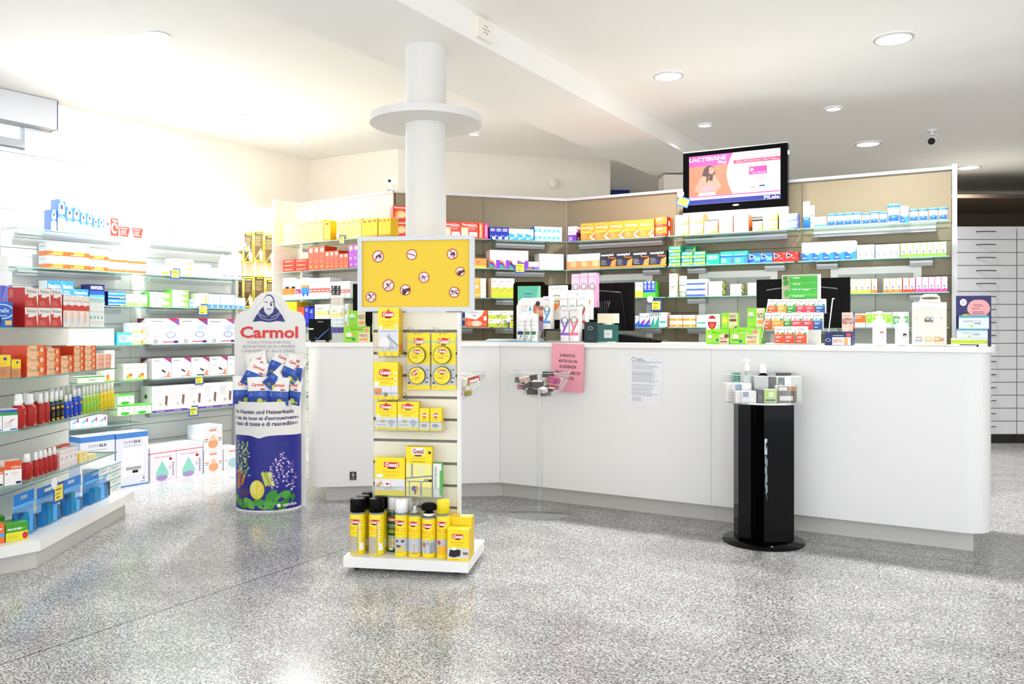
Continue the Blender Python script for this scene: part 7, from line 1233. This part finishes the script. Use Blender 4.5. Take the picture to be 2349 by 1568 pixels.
A_.append(('p', [(uu(556), 1122), (uu(565), 1124), (uu(570), 1082), (uu(560), 1080)], '#a8602c')); A_.append(('p', [(uu(566), 1118), (uu(575), 1112), (uu(581), 1094), (uu(573), 1092)], '#b8703a')); bl(565, 1082, 4.5, 2.4, '#d89a6a'); bl(577, 1093, 4, 2.2, '#d89a6a')
for k_ in range(8):
    a = k_*.785; A_.append(('p', [(uu(578), 1131), (uu(578+9*math.cos(a+.15)), 1131+9*math.sin(a+.15)), (uu(578+12*math.cos(a)), 1131+11*math.sin(a)), (uu(578+9*math.cos(a-.15)), 1131+9*math.sin(a-.15))], '#8a4a24'))
for k_, c in ((622, '#c8cc5a'), (629, '#a8b84a'), (636, '#dce08a')): A_.append(('p', [(uu(k_-4), 1085), (uu(k_+2), 1080), (uu(k_+12), 1112), (uu(k_+6), 1116)], c))
for (x, y, l_, an, c) in ((560, 1150, 26, .6, '#4a9a34'), (572, 1157, 30, .35, '#3a8a2c'), (552, 1140, 22, 1.0, '#5aa83c'), (590, 1155, 30, .7, '#6ab04a'), (612, 1152, 26, -.1, '#3f9a34'), (640, 1138, 30, -.9, '#3a9230'), (662, 1142, 34, -.7, '#4aa23a'), (676, 1150, 26, -1.1, '#2f7a28'), (630, 1158, 34, -.05, '#57ac40'), (655, 1162, 34, -.2, '#3a8a2c')):
    L_ = []
    for k_ in range(14):
        a = k_*6.283/14; q = l_*.5*(1+.06*(-1)**k_); dx, dy = q*1.15*math.cos(a), q*.62*math.sin(a); L_.append((uu(min(691, max(544, x+dx*math.cos(an)-dy*math.sin(an)))), min(1171.5, y+dx*math.sin(an)+dy*math.cos(an))))
    A_.append(('p', L_, c))
bl(656, 1160.5, 4, 4, 'w'); A_.append(('T', uu(663), 1164, uu(688), 1158, 'VERFORA', 'w'))
# subdivide across the curve by clamping; polygons are small
mb.art(A_, lambda u, v, l: shell(u, v, 1+min(l, 400)*.05), sub=1); obj('curved_bin', mb, t)
zf = zof(926, 5.14)
obj('inner_tray', MB().prism([(ra*.97*math.cos(a), -.0005+rb*.97*math.sin(a)) for a in [math.pi+math.pi*i/16 for i in range(17)]], zf-.01, zf, '#d9d7d3'), t)
# candy bags
def bagdata():
    mb = MB(); n = 8; w_, h_, d_ = .138, .18, .04
    def s(u, v, sgn): return ((u-.5)*w_*(1-.04*math.sin(math.pi*v)), sgn*d_/2*(math.sin(math.pi*u)*math.sin(math.pi*min(1, v*1.08)))**.6 if 0 < u < 1 and 0 < v < .926 else 0, v*h_)
    for sgn in (-1, 1):
        for j in range(10):
            for i in range(n):
                c = 'w' if j >= 5 else ('#2a58b8' if j >= 3 else '#1f3f9c')
                q = [s(i/n, j/10, sgn), s((i+1)/n, j/10, sgn), s((i+1)/n, (j+1)/10, sgn), s(i/n, (j+1)/10, sgn)]
                mb.poly(q if sgn < 0 else q[::-1], c, True)
    f = lambda u, v, l: (lambda p: (p[0], p[1]-.0012-.0001*l, p[2]))(s(min(.98, max(.02, u)), v, -1))
    mb.art([('T', .22, .66, .78, .78, 'Carmol', '#e0322c'), ('e', .74, .55, .12, .03, 'r'), ('l', .15, .32, .85, .46, 3, '#9ac0ec'), ('e', .6, .14, .13, .09, '#d8dc3a'), ('e', .3, .1, .1, .05, '#5a8a4a'), ('e', .82, .1, .1, .05, '#8ab06a')], f)
    return mb.data('candy_bag')
BD = bagdata()
for i, (px, py, Yd, rx, ry, rz_, lb) in enumerate(((592, 868, 5.24, -.3, -.25, .0, 'rear left, almost upright'), (627, 862, 5.25, -.35, .45, .1, 'rear centre, tilted right'), (657, 876, 5.2, -.2, .35, -.2, 'rear right, tilted'), (677, 872, 5.22, -.1, .15, -.9, 'far right, seen edge on'),
  (571, 886, 5.2, -.3, .4, .1, 'left, leaning over the rim'), (617, 893, 5.17, -.45, .75, .0, 'centre, lying across'), (557, 926, 5.21, -.05, .0, .5, 'front left corner, half hidden'), (590, 929, 5.172, -.12, -.03, .08, 'front left, facing outward'), (635, 930, 5.172, -.1, .03, -.05, 'front right, facing outward'), (668, 928, 5.2, -.1, .1, -.6, 'front right corner, half hidden'))):
    x, y, z = at(px, py, Yd); o = link('candy_bag', BD, None, (x, y+.02, z), 0, label=f'blue and white herb candy bag, {lb}', category='candy bag', group='candy bags in the floor display'); o.rotation_euler = (rx, ry, rz_); 
# ================= clear bowls on stems =================
ST['dark1'] = ('#35322f', [('l', .1, .2, .9, .8, 4, '#5a5550')], '#2a2624', '#4a4540'); ST['rose'] = ('#c9a08a', [('e', .5, .5, .05, .1, 'w')], '#3a3430', '#3f3a36'); ST['mag1'] = ('#b03a7a', [('l', .2, .2, .8, .8, 2, '#d880a8')], '#9a2a68', 'm')
ST['red1'] = ('#c03030', [rr(.1, .1, .9, .5, 'w')], '#8a2430', 'w'); ST['white1'] = ('#e4e2de', [('l', .2, .2, .8, .7, 3, 'g')], '#cfccc8', 'w'); ST['yel1'] = ('#c8c04a', [], '#b0a83a', 'y')
def bowl(px, Yb, label, where, styles, seed):
    X = (px-CX)/F*Yb; r = 71/F*Yb; zr, zb = .897, .727; t = thing('clear_bowl_stand', label, 'bowl stand', (X, Yb, 0))
    prof = [(r*math.sin(a), zr-(zr-zb)*math.cos(a)) for a in [i*math.pi/2/10 for i in range(11)]]
    obj('bowl', MB().lathe(prof, 'acryl', 40).lathe([(r, zr), (r+.003, zr+.001), (r, zr+.002)], '#dfe3e3', 40), t)
    obj('stem', MB().lathe([(.02, .006), (.02, zb-.001)], 'acryl', 20), t)
    obj('foot_disc', MB().lathe([(0, .001), (.2, .001), (.203, .004), (.2, .007), (.0, .007)], 'acryl', 40), t)
    R_ = random.Random(seed); placed = []
    from mathutils import Euler
    for i in range(19):
        st = styles[i % len(styles)]; w_, h_, d_ = R_.uniform(.045, .08), R_.uniform(.026, .04), R_.uniform(.03, .05); best = None
        for k in range(60):
            a, q = R_.uniform(0, 6.28), r*.68*math.sqrt(R_.random()); e = Euler((R_.uniform(-.4, .4), R_.uniform(-.35, .35), R_.uniform(-1.4, 1.4)))
            P_ = [e.to_matrix() @ Vector((x, y, z)) for x in (-w_/2, w_/2) for y in (0, d_) for z in (0, h_)]
            lo = [min(p[c] for p in P_) for c in range(3)]; hi = [max(p[c] for p in P_) for c in range(3)]; cx, cy = q*math.cos(a)-(lo[0]+hi[0])/2, q*math.sin(a)-(lo[1]+hi[1])/2
            z = 0; ok = True
            for p in P_:
                m_ = math.hypot(cx+p[0], cy+p[1])/r
                if m_ > .93: ok = False; break
                z = max(z, zr-(zr-zb)*math.sqrt(1-m_*m_)+.005-p[2])
            if not ok: continue
            for b in placed:
                if cx+lo[0] < b[1] and cx+hi[0] > b[0] and cy+lo[1] < b[3] and cy+hi[1] > b[2] and z+lo[2] < b[4]: z = max(z, b[4]+.001-lo[2])
            if best is None or z+hi[2] < best[0]: best = (z+hi[2], cx, cy, z, e, lo, hi)
        if best is None or best[0] > zr+.03: continue
        _, cx, cy, z, e, lo, hi = best; placed.append((cx+lo[0], cx+hi[0], cy+lo[1], cy+hi[1], z+hi[2]))
        o = link('cosmetic_box', carton_mesh(st, w_, h_, d_), None, (X+cx, Yb+cy, z), 0, label=f'small {dict(dark1="dark grey", rose="rose brown", mag1="magenta", red1="red", white1="white", yel1="yellow green")[st]} carton heaped in the {where}', category='box', group=f'cartons heaped in the {where}')
        o.rotation_euler = e
bowl(1238, 5.12, 'clear bowl on a thin clear stem before the pink notice', 'right clear bowl', ['dark1', 'dark1', 'rose', 'dark1', 'red1', 'dark1', 'mag1', 'white1'], 5)
bowl(1046, 4.99, 'clear bowl on stem half hidden behind the yellow sign stand', 'left clear bowl', ['white1', 'mag1', 'yel1', 'white1', 'red1'], 9)
# ================= black pillar stand =================
YB_ = 4.455; XB = (1751-CX)/F*YB_; t = thing('black_pillar_stand', 'glossy black pillar stand with round foot and metal top plate', 'display stand', (XB, YB_, 0))
def bx(px): return (px-1751)/F*YB_
obj('foot_disc', MB().lathe([(0, .0005), (.22, .0005), (.22, .009), (0, .009)], 'blackgloss', 56), t)
hp = .765
obj('pillar', MB().prism([(bx(1745), -.06), (bx(1815), -.045), (bx(1813), .06), (bx(1690), .06), (bx(1690), -.03), (bx(1734), .0), (bx(1741), -.03)], .0095, hp, 'blackgloss'), t)
mb = MB(); A_ = [rr(0, .74, 1, 1, '#c4ccd2'), ('p', [(.3, .8), (.8, .95), (.7, .84), (.3, .92)], 'k'), *[('d', .3+.25*math.sin(i*1.9), .15+.055*i, .55+.3*math.cos(i*2.3), .19+.055*i, .12, '#8a9498') for i in range(10)], ('d', .6, .0, .55, .12, .1, '#8a9498')]
mb.art(A_, lambda u, v, l: (bx(1746)+.02*u, -.0605-.0002*l+.003*u, zof(1146, YB_-.06)+(zof(1006, YB_-.06)-zof(1146, YB_-.06))*v)); obj('vertical_logo', mb, t)
obj('top_plate', MB().lathe([(0, hp+.001), (.205, hp+.001), (.21, hp+.005), (.205, hp+.009), (0, hp+.009)], 'steel', 48), t)
obj('clear_rim', MB().lathe([(.208, hp+.01), (.208, hp+.155)], 'acryl', 48).lathe([(.208, hp+.155), (.21, hp+.157), (.208, hp+.159)], '#d8dcdc', 48), t)
ZP = hp+.0095; PLn = Line((XB-1, YB_), (XB+1, YB_))
ST['barw'] = ('#e6e4df', [rr(.35, .5, .62, .95, '#8a9ab8'), ('l', .05, .1, .3, .9, 5, '#cfc8c4')], '#d0cec9', '#f0efec'); ST['grn'] = ('#b8d070', [rr(.1, .12, .9, .26, '#2f5a7a'), rr(.35, .45, .75, .8, '#dce8c0')], '#9ab85a', '#e0ecd0')
ST['brn'] = ('#5a4434', [rr(.05, .72, .5, .95, '#d8d4cc'), rr(.1, .12, .8, .4, '#d8d4cc'), rr(.6, .7, 1, 1, '#b87a4a')], '#dcdcdc', 'w'); ST['slv'] = ('#c0c0c2', [rr(.2, .1, .36, .26, '#b84a50'), ('l', .2, .4, .8, .5, 1, 'd')], '#a8a8aa', '#dfe8dc'); ST['vbox'] = ('#41544a', [('T', .42, .4, .66, .75, 'V', 'w'), rr(0, 0, .2, 1, '#c8c4a0')], '#d8dcd6', '#b8c8a8')
ST['plt'] = ('#d8dcd2', [('l', .3, .5, .8, .7, 2, 'g')], '#c8ccc6', '#e6eae2'); ST['tealb'] = ('#7fb8a4', [rr(0, .7, 1, 1, '#2f7a66')], '#5a9a86', '#2f6a54'); ST['drk'] = ('#4a4a4a', [('l', .2, .3, .8, .6, 2, 'g')], '#3a3a3a', '#5a5a5a')
def onp(o, x0, x1, yt, st, d_, dep, dz=0): row(PLn.off(o), ZP+dz, 'on the black pillar stand', [(x0, x1, 1, 1, yt, st, d_)], dep)
onp(.125, 1688, 1735, 897, 'barw', 'low white barcode carton in front', .06); onp(.125, 1738, 1751, 893, 'drk', 'narrow grey carton in front', .05); onp(.13, 1753, 1782, 893, 'grn', 'lime green carton in front', .05); onp(.12, 1784, 1828, 885, 'brn', 'brown and white carton in front', .06)
onp(.05, 1666, 1724, 879, 'barw', 'large white barcode carton at left', .08); onp(.055, 1800, 1840, 864, 'plt', 'pale tall carton at right', .07); onp(.055, 1731, 1763, 863, 'slv', 'silver carton in the middle', .07); onp(.05, 1764, 1780, 864, 'drk', 'dark grey carton in the middle', .07); onp(.05, 1781, 1799, 865, 'vbox', 'green black carton with a white V', .07)
onp(-.05, 1684, 1698, 855, 'tealb', 'teal carton at the rear left', .05); onp(-.06, 1786, 1815, 855, 'drk', 'rear black carton', .05)
def btl(px, w_, yt, label, bodykey, capkey, clearb=False):
    Yq = YB_-.0; X = (px-CX)/F*Yq; h = zof(yt, Yq)-ZP; r = w_/2; t = thing('pump_bottle', label, 'bottle', (X, YB_+.0, ZP))
    obj('body', MB().lathe([(0, .0), (r, .002), (r, h*.55), (r*.85, h*.65), (r*.4, h*.7), (r*.4, h*.72)], bodykey, 20), t)
    obj('pump', MB().lathe([(r*.48, h*.72), (r*.48, h*.86), (r*.25, h*.87), (r*.25, h*.93), (r*.5, h*.94), (r*.45, h), (0, h)], capkey, 16).box(-r*1.0, -.005, h*.955, 0, .005, h*.985, capkey), t)
SPECIAL['gel'] = lambda: principled('clear_gel', '#dfe6e4', .08, 0, .5, **{'Transmission Weight': .6})
YB2 = YB_; btl(1714, .05, 823, 'clear gel pump bottle with white pump on the black pillar stand', 'gel', 'w')
t = thing('serum_bottle', 'dark round bottle with white cap on the black pillar stand', 'bottle', ((1753-CX)/F*YB_, YB_-.0+.02, ZP))
obj('body', MB().lathe([(0, 0), (.03, .002), (.03, .12), (.026, .14), (.014, .152)], 'blackgloss', 20), t); obj('cap', MB().lathe([(.016, .152), (.017, .185), (.012, .2), (0, .2)], 'w', 16), t)
